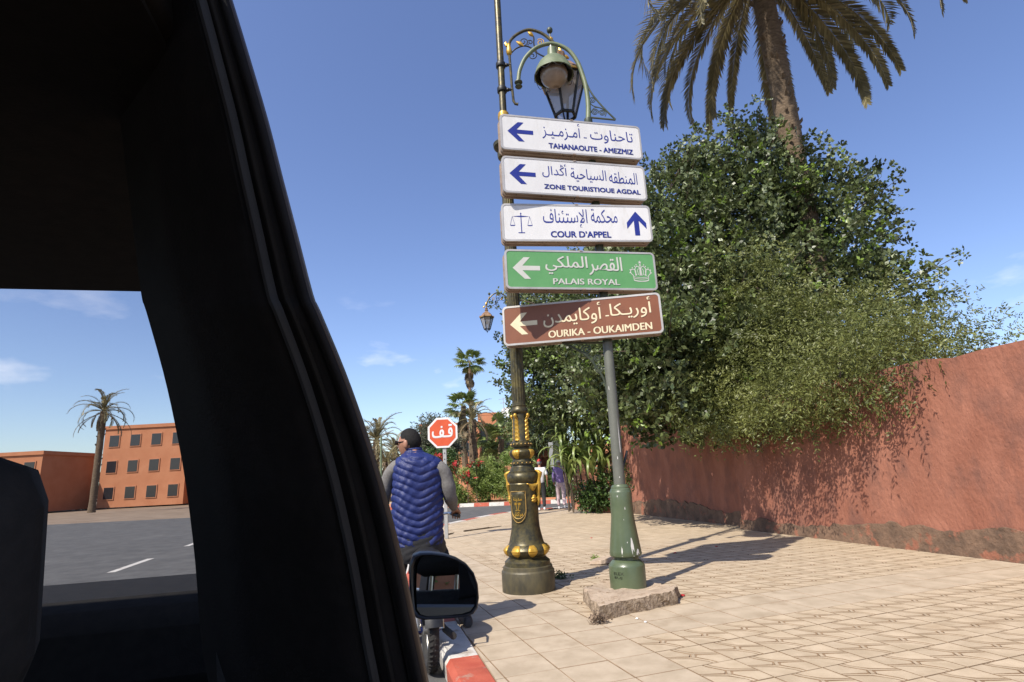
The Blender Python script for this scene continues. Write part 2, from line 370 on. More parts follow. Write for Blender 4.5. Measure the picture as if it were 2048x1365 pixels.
def glass_mat(name, tint, fac, rough=0.05):
    m = bpy.data.materials.new(name); m.use_nodes = True; nt = m.node_tree; n = nt.nodes; b = n['Principled BSDF']
    b.inputs['Base Color'].default_value = (*tint, 1); b.inputs['Roughness'].default_value = rough
    tr = n.new('ShaderNodeBsdfTransparent'); mx = n.new('ShaderNodeMixShader'); mx.inputs['Fac'].default_value = fac
    nt.links.new(tr.outputs[0], mx.inputs[1]); nt.links.new(b.outputs[0], mx.inputs[2]); nt.links.new(mx.outputs[0], n['Material Output'].inputs['Surface'])
    MATS[name] = m; return m
m_lglass = glass_mat('dusty_lantern_glass', (0.40, 0.38, 0.36), 0.55, 0.2)
m_carglass = glass_mat('car_glass', (0.02, 0.025, 0.025), 0.25, 0.02)

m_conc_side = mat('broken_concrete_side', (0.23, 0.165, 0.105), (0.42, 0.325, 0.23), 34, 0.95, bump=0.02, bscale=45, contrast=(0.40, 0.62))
# ------------------------------------------------------------------ ground, road, pavement, kerbs
ROAD_Z = -0.14
b = MB(); b.add([(-1500, -1500, -0.16), (1500, -1500, -0.16), (1500, 1500, -0.16), (-1500, 1500, -0.16)], [(0, 1, 2, 3)])
tag(b.build('ground', m_earth, smooth=False), kind='structure')
b = MB(); b.add([(-60, -60, ROAD_Z), (60, -60, ROAD_Z), (60, 27.6, ROAD_Z), (-60, 34, ROAD_Z)], [(0, 1, 2, 3)])
tag(b.build('road', m_asphalt, smooth=False), kind='structure')

# line of the near kerb (its road side edge), then the corner turning right
KA = R(15.0)
kdir = Vector((-math.sin(KA), math.cos(KA), 0)); knor = Vector((math.cos(KA), math.sin(KA), 0))
K0 = Vector((-0.567, 4.18, 0))
edge = [K0 + kdir * s for s in (-16, -10, -6, -4, -2, 0, 2, 4, 6, 7.6)]
edge += [Vector(p) for p in ((-2.72, 12.9, 0), (-2.62, 14.2, 0), (-2.34, 15.6, 0), (-1.85, 17.0, 0), (-1.25, 18.6, 0), (-0.55, 19.9, 0), (0.6, 20.75, 0), (1.9, 21.35, 0), (4, 22.3, 0), (9, 24.2, 0), (22, 28, 0))]
edge = [edge[0], *edge[1:9], *catmull(edge[9:], 5)]
KW = 0.235
def edge_normal(i):
    a = edge[max(i - 1, 0)]; c = edge[min(i + 1, len(edge) - 1)]; t = (c - a).normalized(); return Vector((t.y, -t.x, 0))
inner = [edge[i] + edge_normal(i) * KW for i in range(len(edge))]
# pavement body: bedding sheet (sand between the slabs), its top just under the slabs
bot = MB()
poly = [(p.x, p.y) for p in inner] + [(26, 20), (26, -14)]
nn = len(poly)
tri = tessellate_polygon([[Vector((x, y, 0)) for x, y in poly]])
bot.add([(x, y, -0.0095) for x, y in poly], [tuple(t) for t in tri])
pavement = bot.build('pavement', m_grout, smooth=False); tag(pavement, kind='structure')

# kerb stones, each a block of its own
kerb = bpy.data.objects.new('kerb', None); COL.objects.link(kerb); kerb['kind'] = 'structure'; ORIGIN['kerb'] = (0, 0, 0)
path = []
for i in range(len(edge) - 1):
    a, c = edge[i], edge[i + 1]; ln = (c - a).length; k = max(1, int(ln / 0.05))
    for j in range(k): path.append(a + (c - a) * (j / k))
path.append(edge[-1])
cum = [0]
for i in range(1, len(path)): cum.append(cum[-1] + (path[i] - path[i - 1]).length)
def at_s(s):
    i = min(max(np.searchsorted(cum, s) - 1, 0), len(path) - 2); t = (s - cum[i]) / max(cum[i + 1] - cum[i], 1e-6)
    p = path[i].lerp(path[i + 1], min(max(t, 0), 1)); d = (path[min(i + 3, len(path) - 1)] - path[max(i - 3, 0)]).normalized()
    return p, Vector((d.y, -d.x, 0)), d
s_seam = min(range(len(path)), key=lambda i: (path[i] - K0).length); s_seam = cum[s_seam]
KL = 1.02
k0 = int(-(s_seam) // KL)
def kerb_stone(s0, s1, m, dz=0.0):
    mb = MB(); n = 4; rings = []
    for j in range(n + 1):
        s = s0 + 0.006 + (s1 - s0 - 0.012) * j / n; p, nr, d = at_s(s)
        ch = 0.022
        sec = [(0.012, ROAD_Z - 0.04), (0.0, -0.035 + dz), (0.028, 0.004 + dz), (KW - 0.012, 0.006 + dz), (KW - 0.002, -0.004 + dz), (KW - 0.002, ROAD_Z - 0.04)]
        rings.append([p + nr * a + Vector((0, 0, z + random.uniform(-.0015, .0015))) for a, z in sec])
    vs = [v for r_ in rings for v in r_]; m6 = 6; fs = []
    for j in range(n):
        for k in range(m6 - 1): fs.append((j * m6 + k, j * m6 + k + 1, (j + 1) * m6 + k + 1, (j + 1) * m6 + k))
    fs.append(tuple(range(m6))); fs.append(tuple(n * m6 + k for k in range(m6)))
    mb.add(vs, fs); return mb.build('kerb_stone', m, kerb, smooth=True, angle=25, bevel=0.004)
for i in range(k0 + 1, int((cum[-1] - s_seam) // KL)):
    s0 = s_seam + i * KL
    if s0 < 4 or s0 > 36: continue
    kerb_stone(s0, s0 + KL, m_kerb_white if i % 2 == 0 else m_kerb_red, random.uniform(-0.003, 0.003))

# paving: square plain slabs in bands, patterned tiles in the fields
TS = 0.352; TA = R(18.5)
tu = Vector((math.cos(TA), math.sin(TA), 0)); tv = Vector((math.sin(TA), -math.cos(TA), 0))   # v runs towards the viewer
T0 = Vector((0.739, 4.452, 0))
def dirty_joints(me, m):
    """top faces keep the stone, edges and groove walls carry the dirt that fills the joints"""
    me.materials.append(m); me.materials.append(m_grout)
    for f_ in me.polygons: f_.material_index = 0 if f_.normal.z > .97 and f_.center.z > -.005 else 1
    return me
def plain_mesh(k):
    mb = MB(); g = 0.0025; c = 0.0025; t = TS; z1 = 0.0
    o = [(g, g), (t - g, g), (t - g, t - g), (g, t - g)]; i_ = [(g + c, g + c), (t - g - c, g + c), (t - g - c, t - g - c), (g + c, t - g - c)]
    mb.add([(x, y, -0.02) for x, y in o] + [(x, y, -0.003) for x, y in o] + [(x, y, z1) for x, y in i_],
           [(4 + j, 4 + (j + 1) % 4, 8 + (j + 1) % 4, 8 + j) for j in range(4)] + [(j, (j + 1) % 4, 4 + (j + 1) % 4, 4 + j) for j in range(4)] + [(8, 9, 10, 11)])
    return dirty_joints(mb.mesh('paving_slab', smooth=False), m_slab)
PA = [(0, 0), (.56, 0), (.54, .12), (.42, .30), (.36, .36), (0, .55)]
PG = [(.69, 0), (1, 0), (1, .35), (.585, .50), (.515, .415), (.66, .15)]
rot180 = lambda q: [(1 - x, 1 - y) for x, y in q]
RIB1 = [(0, .588), (.415, .378), (.565, .125), (.596, 0), (.654, 0), (.623, .135), (.462, .41), (0, .622)]
RIB3 = [(.435, .445), (.49, .425), (.565, .555), (.51, .575)]
def tile_mesh():
    mb = MB(); g = 0.005; t = TS; low = -0.0085
    def cl(q): return [(min(max(x * t, g), t - g), min(max(y * t, g), t - g)) for x, y in q]
    for q in (PA, PG, rot180(PA), rot180(PG), RIB1, rot180(RIB1), RIB3):
        q = cl(q); n = len(q); cx = sum(p[0] for p in q) / n; cy = sum(p[1] for p in q) / n
        top = [(x + (cx - x) * 0.012, y + (cy - y) * 0.012) for x, y in q]
        tr = tessellate_polygon([[Vector((x, y, 0)) for x, y in top]])
        mb.add([(x, y, low) for x, y in q] + [(x, y, 0) for x, y in top], [(j, (j + 1) % n, n + (j + 1) % n, n + j) for j in range(n)] + [tuple(n + a for a in tt) for tt in tr])
    o = [(g / 2, g / 2), (t - g / 2, g / 2), (t - g / 2, t - g / 2), (g / 2, t - g / 2)]
    mb.add([(x, y, low + 0.0003) for x, y in o], [(0, 1, 2, 3)])
    return dirty_joints(mb.mesh('patterned_tile', smooth=False), m_tile)
me_plain = plain_mesh(0)
me_tile = tile_mesh()
def inside(p):
    n = len(poly); c = False; j = n - 1
    for i in range(n):
        xi, yi = poly[i]; xj, yj = poly[j]
        if (yi > p.y) != (yj > p.y) and p.x < (xj - xi) * (p.y - yi) / (yj - yi + 1e-12) + xi: c = not c
        j = i
    return c
cells = []
for iu in range(-14, 40):
    for iv in range(-50, 8):
        c = T0 + tu * (iu + .5) * TS + tv * (iv + .5) * TS
        if c.y < 2.6 or c.y > 19.5: continue
        cn = [T0 + tu * (iu + a) * TS + tv * (iv + e) * TS for a in (0, 1) for e in (0, 1)]
        ins = [inside(q) for q in cn]
        if not any(ins): continue
        xs = (c.x * F_PX / c.y) + 1024
        if xs > 2200 or xs < 500: continue
        if c.x > 4.7 - (c.y - 11.3) * 0.27 and c.y > 5.5: continue
        plain = iu < 0 or (-2 <= iv < 0) or iv % 17 in (15, 16) and False
        cells.append((c.y, iu, iv, plain, c, all(ins)))
cells.sort(key=lambda q: q[0])
far = {True: MB(), False: MB()}
seen = 0
rotz = math.atan2(tu.y, tu.x)
def cut_slab(iu, iv):
    """slab trimmed where it meets the back of the kerb"""
    q = [T0 + tu * (iu + a) * TS + tv * (iv + e) * TS for a, e in ((.012, .012), (.988, .012), (.988, .988), (.012, .988))]
    cc = sum(q, Vector()) / 4; i = min(range(1, len(inner) - 1), key=lambda k: (inner[k] - cc).length)
    best = None
    for k in range(max(i - 1, 0), min(i + 2, len(inner) - 1)):
        a, e = inner[k], inner[k + 1]; t = max(0, min(1, (cc - a).dot(e - a) / (e - a).length_squared)); d_ = (a.lerp(e, t) - cc).length
        if best is None or d_ < best[0]: best = (d_, a, (e - a).normalized())
    a, t = best[1], best[2]; nr = Vector((t.y, -t.x, 0)); a = a + nr * .006
    out = []
    for k in range(4):
        p, r_ = q[k], q[(k + 1) % 4]; dp, dr = (p - a).dot(nr), (r_ - a).dot(nr)
        if dp >= 0: out.append(p)
        if dp * dr < 0: out.append(p.lerp(r_, dp / (dp - dr)))
    if len(out) < 3: return None
    ar_ = abs(sum(out[k].x * out[(k + 1) % len(out)].y - out[(k + 1) % len(out)].x * out[k].y for k in range(len(out)))) / 2
    if ar_ < .004: return None
    n_ = len(out); mb = MB(); mb.add([(p.x, p.y, -.02) for p in out] + [(p.x, p.y, -.0008) for p in out], [tuple(range(n_, 2 * n_))] + [(k, (k + 1) % n_, n_ + (k + 1) % n_, n_ + k) for k in range(n_)])
    return mb
for (d, iu, iv, plain, c, whole) in cells:
    if not whole:
        mb = cut_slab(iu, iv)
        if mb is None: continue
        if c.y < 9 and c.x < 2:
            mb.build('paving_slab', m_slab, pavement, smooth=False); seen += 1
        else:
            far[True].add(mb.v, mb.f)
        continue
    o = T0 + tu * iu * TS + tv * (iv + 1) * TS        # tile corner nearest the viewer; mesh axes (tu, -tv)
    inframe = 536 < (c.x * F_PX / c.y) + 1024 < 2060
    if seen < 300 and c.y > 3.2 and inframe:
        ob = bpy.data.objects.new('paving_slab' if plain else 'patterned_tile', me_plain if plain else me_tile); COL.objects.link(ob)
        ob.parent = pavement; dz = random.uniform(-0.0008, 0.0008)
        ob.location = (o.x, o.y, dz); ob.rotation_euler = (random.uniform(-.002, .002), random.uniform(-.002, .002), rotz)
        if plain and (iu, iv) in ((-2, 3), (-4, 1)): ob['label'] = 'paving slab with faint brown stains'
        seen += 1
    else:
        src = me_plain if (plain or c.y > 8.5) else me_tile
        mb = far[plain]
        q = Matrix.Translation(o + Vector((0, 0, random.uniform(-.0008, .0008)))) @ Matrix.Rotation(rotz, 4, 'Z')
        mb.add([q @ v.co for v in src.vertices], [tuple(p.vertices) for p in src.polygons])
for k, mb in far.items():
    link('paving_slabs' if k else 'patterned_tiles', dirty_joints(mb.mesh('paving_slabs', smooth=False), m_slab if k else m_tile), None, pavement, kind='stuff')

# far side of the roundabout: island kerb, path and planting strip
KF0, KF1 = Vector((-16, 31.2, 0)), Vector((14, 23.2, 0))
fd = (KF1 - KF0).normalized(); fn_ = Vector((-fd.y, fd.x, 0))
isl = MB(); isl.add([KF0 + fn_ * .2 + Vector((0, 0, .005)), KF1 + fn_ * .2 + Vector((0, 0, .005)), KF1 + fn_ * 60 + Vector((0, 0, .02)), KF0 + fn_ * 60 + Vector((0, 0, .02))], [(0, 1, 2, 3)])
m_path = mat('island_path', (0.40, 0.30, 0.205), (0.50, 0.385, 0.27), 1.5, 0.9, world=True)
tag(isl.build('island_pavement', m_path, smooth=False), kind='structure')
fk = bpy.data.objects.new('island_kerb', None); COL.objects.link(fk); fk['kind'] = 'structure'; ORIGIN['island_kerb'] = (0, 0, 0)
n = int((KF1 - KF0).length / 0.75)
ob0 = None
for i in range(n):
    mb = MB(); a = KF0 + fd * (i * .75 + .005); c = KF0 + fd * (i * .75 + .745)
    mb.add([a + Vector((0, 0, ROAD_Z - .02)), c + Vector((0, 0, ROAD_Z - .02)), c + fn_ * .03 + Vector((0, 0, .02)), a + fn_ * .03 + Vector((0, 0, .02)),
            a + fn_ * .22 + Vector((0, 0, .02)), c + fn_ * .22 + Vector((0, 0, .02)), a + fn_ * .22 + Vector((0, 0, ROAD_Z)), c + fn_ * .22 + Vector((0, 0, ROAD_Z))],
           [(0, 1, 2, 3), (3, 2, 5, 4), (4, 5, 7, 6), (0, 3, 4, 6), (1, 7, 5, 2)])
    mb.build('kerb_stone', m_kerb_red if (i // 1) % 2 else m_kerb_white, fk, smooth=False)
mb = MB(); mb.bar(KF0 + fn_ * 1.35 + Vector((0, 0, .04)), KF1 + fn_ * 1.35 + Vector((0, 0, .04)), .12, .10)
tag(mb.build('bed_edging', m_terra_light, smooth=False), kind='structure')

# worn white lane dashes on the carriageway
lm = MB()
for i in range(7):
    a = Vector((-5.2, 2, ROAD_Z + .004)) + kdir * (i * 4.5); nr = knor * .07; e = a + kdir * 2.0
    lm.add([a - nr, a + nr, e + nr, e - nr], [(0, 1, 2, 3)])
tag(lm.build('lane_marking', m_kerb_white, smooth=False), kind='structure')
# ------------------------------------------------------------------ lettering
AR = {'ا': 'ﺍﺎ', 'أ': 'ﺃﺄ', 'إ': 'ﺇﺈ', 'ت': 'ﺕﺖﺗﺘ', 'ة': 'ﺓﺔ', 'ح': 'ﺡﺢﺣﺤ', 'د': 'ﺩﺪ', 'ر': 'ﺭﺮ', 'ز': 'ﺯﺰ', 'س': 'ﺱﺲﺳﺴ', 'ش': 'ﺵﺶﺷﺸ', 'ص': 'ﺹﺺﺻﺼ', 'ط': 'ﻁﻂﻃﻄ',
      'ف': 'ﻑﻒﻓﻔ', 'ق': 'ﻕﻖﻗﻘ', 'ك': 'ﻙﻚﻛﻜ', 'ل': 'ﻝﻞﻟﻠ', 'م': 'ﻡﻢﻣﻤ', 'ن': 'ﻥﻦﻧﻨ', 'ه': 'ﻩﻪﻫﻬ', 'و': 'ﻭﻮ', 'ي': 'ﻱﻲﻳﻴ', 'ئ': 'ﺉﺊﺋﺌ', 'ڭ': 'ﯓﯔﯕﯖ', 'ـ': 'ــــ'}
def shape_ar(s):
    out = []
    for i, ch in enumerate(s):
        if ch not in AR: out.append(ch); continue
        f = AR[ch]
        pj = i > 0 and s[i - 1] in AR and len(AR[s[i - 1]]) == 4
        nj = i < len(s) - 1 and s[i + 1] in AR and len(f) == 4
        out.append(f[0] if not pj and not nj else f[1] if pj and not nj else f[2] if nj and not pj else f[3])
    t = ''.join(out).replace('ﻟﺈ', 'ﻹ').replace('ﻠﺈ', 'ﻺ').replace('ﻟﺎ', 'ﻻ')
    return t[::-1]
def glyph_groups(text, bold=0.0):
    cu = bpy.data.curves.new('tmp_text', 'FONT'); cu.body = text; cu.resolution_u = 4
    ob = bpy.data.objects.new('tmp_text', cu); COL.objects.link(ob)
    dg = bpy.context.evaluated_depsgraph_get(); c2 = ob.evaluated_get(dg).to_curve(dg)
    contours = []
    for sp in c2.splines:
        pts = []
        bp = sp.bezier_points
        if len(bp) > 1:
            n = len(bp)
            for i in range(n):
                a, d = bp[i], bp[(i + 1) % n]
                straight = (a.handle_right - a.co).length < 1e-5 and (d.handle_left - d.co).length < 1e-5
                ns = 1 if straight else 4
                for k in range(ns):
                    t = k / ns; u = 1 - t
                    q = a.co * u ** 3 + a.handle_right * 3 * u * u * t + d.handle_left * 3 * u * t * t + d.co * t ** 3
                    if not pts or (Vector((q.x, q.y)) - pts[-1]).length > 1e-4: pts.append(Vector((q.x, q.y)))
        else:
            for p in sp.points: pts.append(Vector((p.co.x, p.co.y)))
        if len(pts) > 2: contours.append(pts)
    ob.to_curve_clear() if hasattr(ob, 'to_curve_clear') else None
    bpy.data.objects.remove(ob); bpy.data.curves.remove(cu)
    def area(q): return 0.5 * sum(q[i].x * q[(i + 1) % len(q)].y - q[(i + 1) % len(q)].x * q[i].y for i in range(len(q)))
    A = [area(q) for q in contours]
    big = max(A, key=abs); sgn = 1 if big > 0 else -1
    if bold:
        nc = []
        for q in contours:
            n = len(q); o = []
            for i in range(n):
                t = (q[(i + 1) % n] - q[i - 1]);
                t = t.normalized() if t.length > 1e-6 else Vector((1, 0))
                o.append(q[i] + Vector((t.y, -t.x)) * bold * sgn)
            nc.append(o)
        contours = nc
    def inside2(p, q):
        c = False; j = len(q) - 1
        for i in range(len(q)):
            if (q[i].y > p.y) != (q[j].y > p.y) and p.x < (q[j].x - q[i].x) * (p.y - q[i].y) / (q[j].y - q[i].y) + q[i].x: c = not c
            j = i
        return c
    groups = []
    outs = [i for i in range(len(contours)) if A[i] * sgn > 0]; holes = [i for i in range(len(contours)) if A[i] * sgn < 0]
    g = {i: [contours[i]] for i in outs}
    for h in holes:
        c = [i for i in outs if inside2(contours[h][0], contours[i])]
        if c:
            g[min(c, key=lambda i: abs(A[i]))].append(contours[h])
    return list(g.values())
def fit_glyphs(text, x0, x1, z0, z1, ar=False):
    gs = glyph_groups(shape_ar(text) if ar else text)
    xs = [p.x for g in gs for q in g for p in q]; ys = [p.y for g in gs for q in g for p in q]
    sx = (x1 - x0) / (max(xs) - min(xs)); sz = (z1 - z0) / (max(ys) - min(ys)); ox, oy = min(xs), min(ys)
    return [[[(x0 + (p.x - ox) * sx, z0 + (p.y - oy) * sz) for p in q] for q in g] for g in gs]
def put_glyphs(mb, gs, y, bold=0.0, size=0.1):
    """bold: stroke thickening as a share of the letter height, by overlaid shifted copies"""
    d = bold * size
    shifts = [(0, 0)] if bold <= 0 else [(-d, -d * .6), (d, -d * .6), (-d, d * .6), (d, d * .6)]
    for si, (dx, dz) in enumerate(shifts):
        for k, g in enumerate(gs):
            yy = y - 0.0002 * (k % 4) - 0.0009 * si
            tr = tessellate_polygon([[Vector((p[0], p[1], 0)) for p in q] for q in g])
            flat = [p for q in g for p in q]
            mb.add([(p[0] + dx, yy, p[1] + dz) for p in flat], [tuple(t) for t in tr])
    return mb
def lettering(mb, text, x0, x1, z0, z1, y, bold=0.0, keep=False, ar=False):
    """flat letters facing -y, fitted to the box x0..x1, z0..z1 on plane y"""
    return put_glyphs(mb, fit_glyphs(text, x0, x1, z0, z1, ar), y, bold, z1 - z0)
def flat_poly(mb, pts, y):
    tr = tessellate_polygon([[Vector((p[0], p[1], 0)) for p in pts]])
    return mb.add([(p[0], y, p[1]) for p in pts], [tuple(t) for t in tr])
def flat_line(mb, pts, w, y):
    for i in range(len(pts) - 1):
        a = Vector(pts[i]); c = Vector(pts[i + 1]); d = (c - a)
        if d.length < 1e-6: continue
        d.normalize(); n_ = Vector((-d.y, d.x)) * w / 2; a2 = a - d * w * .3; c2 = c + d * w * .3
        mb.add([(q.x, y - 0.0001 * (i % 2), q.y) for q in (a2 - n_, c2 - n_, c2 + n_, a2 + n_)], [(0, 1, 2, 3)])
    return mb
def flat_disc(mb, cx, cz, r, y, n=12, rz=None):
    rz = rz or r
    return mb.add([(cx + r * math.cos(2 * PI * i / n), y, cz + rz * math.sin(2 * PI * i / n)) for i in range(n)], [tuple(range(n))])

# ------------------------------------------------------------------ the five direction signs
POLE = Vector((1.051, 6.057, 0)); LEAN = math.tan(R(0.45))
SL, SR, SH = 1.157, 0.608, 0.460
FY = -0.14
def direction_sign(yaw, zt, zb, face_m, ink_m, label, left_arrow=True, faded=False):
    zm = (zt + zb) / 2
    o = thing('direction_sign', label, 'sign', (POLE.x + LEAN * zm, POLE.y, zm), R(yaw), 'direction signs stacked on the green pole')
    h = SH / 2; W = SL + SR
    c = MB()
    c.prism(rrect(-SL, SR, -h, h, .05), FY, FY + .022)
    c.prism(rrect(-SL + .010, SR - .010, -h + .010, h - .010, .045), FY + .022, FY + .062)
    c.prism(rrect(-SL + .003, SR - .003, -h + .003, h - .003, .048), FY + .062, FY + .085)
    c.prism(rrect(-SL + .010, SR - .010, -h + .010, h - .010, .045), FY + .085, FY + .125)
    c.prism(rrect(-SL, SR, -h, h, .05), FY + .125, FY + .147)
    case = c.build('case', m_alu_side, o, local=True, angle=30)
    # bright rim around the face
    rm = MB(); a = rrect(-SL - .0015, SR + .0015, -h - .0015, h + .0015, .051); i_ = rrect(-SL + .020, SR - .020, -h + .020, h - .020, .036); n_ = len(a)
    rm.add([(x, FY + .018, z) for x, z in a] + [(x, FY - .004, z) for x, z in a] + [(x, FY - .005, z) for x, z in i_] + [(x, FY + .004, z) for x, z in i_],
           [(j, (j + 1) % n_, n_ + (j + 1) % n_, n_ + j) for j in range(n_)] + [(n_ + j, n_ + (j + 1) % n_, 2 * n_ + (j + 1) % n_, 2 * n_ + j) for j in range(n_)] + [(2 * n_ + j, 2 * n_ + (j + 1) % n_, 3 * n_ + (j + 1) % n_, 3 * n_ + j) for j in range(n_)])
    rm.build('rim', m_alu, o, local=True, angle=30)
    f = MB(); flat_poly(f, rrect(-SL + .014, SR - .014, -h + .014, h - .014, .040), FY - .0012); f.build('face', face_m, o, local=True, smooth=False)
    for zz in (-h, h):
        k = MB(); k.box((-.275, FY + .04, zz), (.035, .10, .010)); k.build('clip', m_alu_side, o, local=True)
    for j in range(6):
        k = MB(); k.lathe([(-.004, .006), (0.0, .006)], 8, (-SL + .16 + j * .30, FY + .040, -h - .0005)); k.build('screw', m_black_iron, case, local=True)
    if left_arrow:
        A = [(0, 0), (.13, .127), (.20, .127), (.11, .027), (.31, .027), (.31, -.027), (.11, -.027), (.20, -.127), (.13, -.127)]
        mb = MB(); flat_poly(mb, [(-SL + .082 + x, .012 + z) for x, z in A], FY - .003); mb.build('arrow', ink_m, o, local=True, smooth=False)
    U = lambda u: -SL + u * W
    V = lambda v: h - v * SH
    return o, U, V
IY = FY - .003
def words(o, U, V, m, ar_list, latin):
    for (t, u0, u1, v0, v1, bd) in ar_list:
        mb = MB(); lettering(mb, t, U(u0), U(u1), V(v1), V(v0), IY, bd, ar=True); mb.build('arabic_word', m, o, local=True, smooth=False)
    t, u0, u1, v0, v1 = latin
    gs = fit_glyphs(t, U(u0), U(u1), V(v1), V(v0)); h = V(v0) - V(v1)
    gs.sort(key=lambda g: min(p[0] for q in g for p in q)); cur = []; right = None
    groups_ = []
    for g in gs:
        l = min(p[0] for q in g for p in q); r_ = max(p[0] for q in g for p in q)
        if right is not None and l - right > h * .24: groups_.append(cur); cur = []
        cur.append(g); right = r_ if not cur[:-1] else max(right, r_)
    groups_.append(cur)
    for g in groups_:
        mb = MB(); put_glyphs(mb, g, IY, .035, h); mb.build('latin_word', m, o, local=True, smooth=False)
o, U, V = direction_sign(12.9, 5.326, 4.866, m_white, m_blue, 'white sign reading TAHANAOUTE - AMEZMIZ, topmost on the green pole')
words(o, U, V, m_blue, [('تاحناوت', .625, .94, .20, .605, 0), ('أمـزمـيـز', .285, .555, .09, .61, 0)], ('TAHANAOUTE - AMEZMIZ', .325, .929, .73, .875))
mb = MB(); flat_poly(mb, [(U(.577), V(.475)), (U(.600), V(.475)), (U(.600), V(.50)), (U(.577), V(.50))], IY); mb.build('dash', m_blue, o, local=True, smooth=False)
o, U, V = direction_sign(12.9, 4.776, 4.316, m_white, m_blue, 'white sign reading ZONE TOURISTIQUE AGDAL, second from the top')
words(o, U, V, m_blue, [('المنطقه', .735, .94, .22, .56, 0), ('السياحية', .463, .715, .20, .585, 0), ('أڭدال', .268, .438, .12, .52, 0)], ('ZONE TOURISTIQUE AGDAL', .276, .952, .715, .86))
o, U, V = direction_sign(8.0, 4.221, 3.766, m_white, m_blue, 'white sign reading COUR D\'APPEL with scales of justice and up arrow', left_arrow=False)
words(o, U, V, m_blue, [('محكمة', .590, .77, .11, .50, 0), ('الإستئناف', .27, .565, .13, .66, 0)], ('COUR D’APPEL', .315, .715, .735, .895))
mb = MB(); ax, az = U(.8985), V(.17)
flat_poly(mb, [(ax, az), (ax + .118, az - .145), (ax + .118, az - .222), (ax + .030, az - .118), (ax + .030, az - .305), (ax - .030, az - .305), (ax - .030, az - .118), (ax - .118, az - .222), (ax - .118, az - .145)], IY)
mb.build('arrow', m_blue, o, local=True, smooth=False)
mb = MB(); cx, tz, bz = U(.125), V(.26), V(.78)
flat_line(mb, [(cx, tz), (cx, bz)], .010, IY); flat_line(mb, [(cx - .035, bz), (cx + .035, bz)], .010, IY - .0002); flat_disc(mb, cx, tz, .008, IY - .0002)
flat_poly(mb, [(cx - .10, tz - .038), (cx - .02, tz - .045), (cx + .02, tz - .045), (cx + .10, tz - .038), (cx + .02, tz - .030), (cx - .02, tz - .030)], IY - .0003)
for s in (-1, 1):
    x = cx + s * .10
    flat_line(mb, [(x, tz - .038), (x - .026, tz - .145)], .0030, IY); flat_line(mb, [(x, tz - .038), (x + .026, tz - .145)], .0030, IY)
    flat_poly(mb, [(x - .033, tz - .145), (x + .033, tz - .145), (x + .020, tz - .156), (x - .020, tz - .156)], IY)
mb.build('scales_emblem', m_blue, o, local=True, smooth=False)
o, U, V = direction_sign(10.9, 3.640, 3.178, m_sgreen, m_paleletter, 'green sign reading PALAIS ROYAL with a pale crown')
words(o, U, V, m_paleletter, [('القصر', .545, .768, .15, .63, .01), ('الملكي', .258, .535, .15, .62, .01)], ('PALAIS ROYAL', .302, .742, .73, .88))
mb = MB(); cx, cz = U(.893), V(.70); y = IY
for k, (zz, rx, rz, w) in enumerate(((-.015, .088, .018, .012), (.012, .090, .018, .006), (.030, .094, .019, .006))):
    flat_line(mb, [(cx + rx * math.cos(R(t)), cz + zz + rz * math.sin(R(t))) for t in range(180, 361, 15)], w, y - .0002 * k)
flat_line(mb, [(cx - .088, cz - .012), (cx - .094, cz + .03)], .006, y); flat_line(mb, [(cx + .088, cz - .012), (cx + .094, cz + .03)], .006, y)
for k in range(9): flat_disc(mb, cx - .07 + k * .0175, cz + .002 - .010 * math.cos((k - 4) / 4 * 1.3), .0042, y - .0006, 8)
for s in (-1, 1):
    arc = [(cx + s * x, cz + z) for x, z in ((.090, .035), (.118, .065), (.117, .100), (.085, .112), (.062, .095), (.060, .060), (.066, .038))]
    flat_line(mb, [tuple(p.to_2d()) for p in catmull([Vector((x, z, 0)) for x, z in arc], 4)], .009, y)
    arc = [(cx + s * x, cz + z) for x, z in ((.052, .036), (.066, .080), (.062, .125), (.034, .150), (.010, .128), (.008, .09), (.012, .036))]
    flat_line(mb, [tuple(p.to_2d()) for p in catmull([Vector((x, z, 0)) for x, z in arc], 4)], .009, y - .0003)
    for (x, z) in ((.130, .070), (.124, .104), (.096, .128), (.066, .148), (.046, .166)): flat_disc(mb, cx + s * x, cz + z, .0075, y - .0007, 8)
    flat_line(mb, [(cx + s * .03, cz + .045), (cx + s * .036, cz + .10), (cx + s * .022, cz + .12)], .007, y - .0004)
flat_line(mb, [(cx, cz + .04), (cx, cz + .165)], .010, y - .0005); flat_disc(mb, cx, cz + .165, .011, y - .0008, 10)
st = []
for k in range(10):
    a = PI / 2 + k * PI / 5; r_ = .024 if k % 2 == 0 else .010; st.append((cx + r_ * math.cos(a), cz + .197 + r_ * math.sin(a)))
flat_poly(mb, st, y - .0009)
for k in range(6): flat_disc(mb, cx - .05 + k * .02, cz + .050, .006, y - .0009, 8)
mb.build('crown_emblem', m_paleletter, o, local=True, smooth=False)
o, U, V = direction_sign(-8.0, 3.085, 2.630, m_sbrown, m_cream, 'brown sign reading OURIKA - OUKAIMDEN, lowest on the green pole, half shadowed')
words(o, U, V, m_cream, [('أوريـكا', .685, .94, .08, .58, .006), ('أوكايمدن', .262, .630, .10, .63, .006)], ('OURIKA - OUKAIMDEN', .29, .932, .72, .895))
mb = MB(); flat_poly(mb, [(U(.655), V(.45)), (U(.677), V(.45)), (U(.677), V(.48)), (U(.655), V(.48))], IY); mb.build('dash', m_cream, o, local=True, smooth=False)

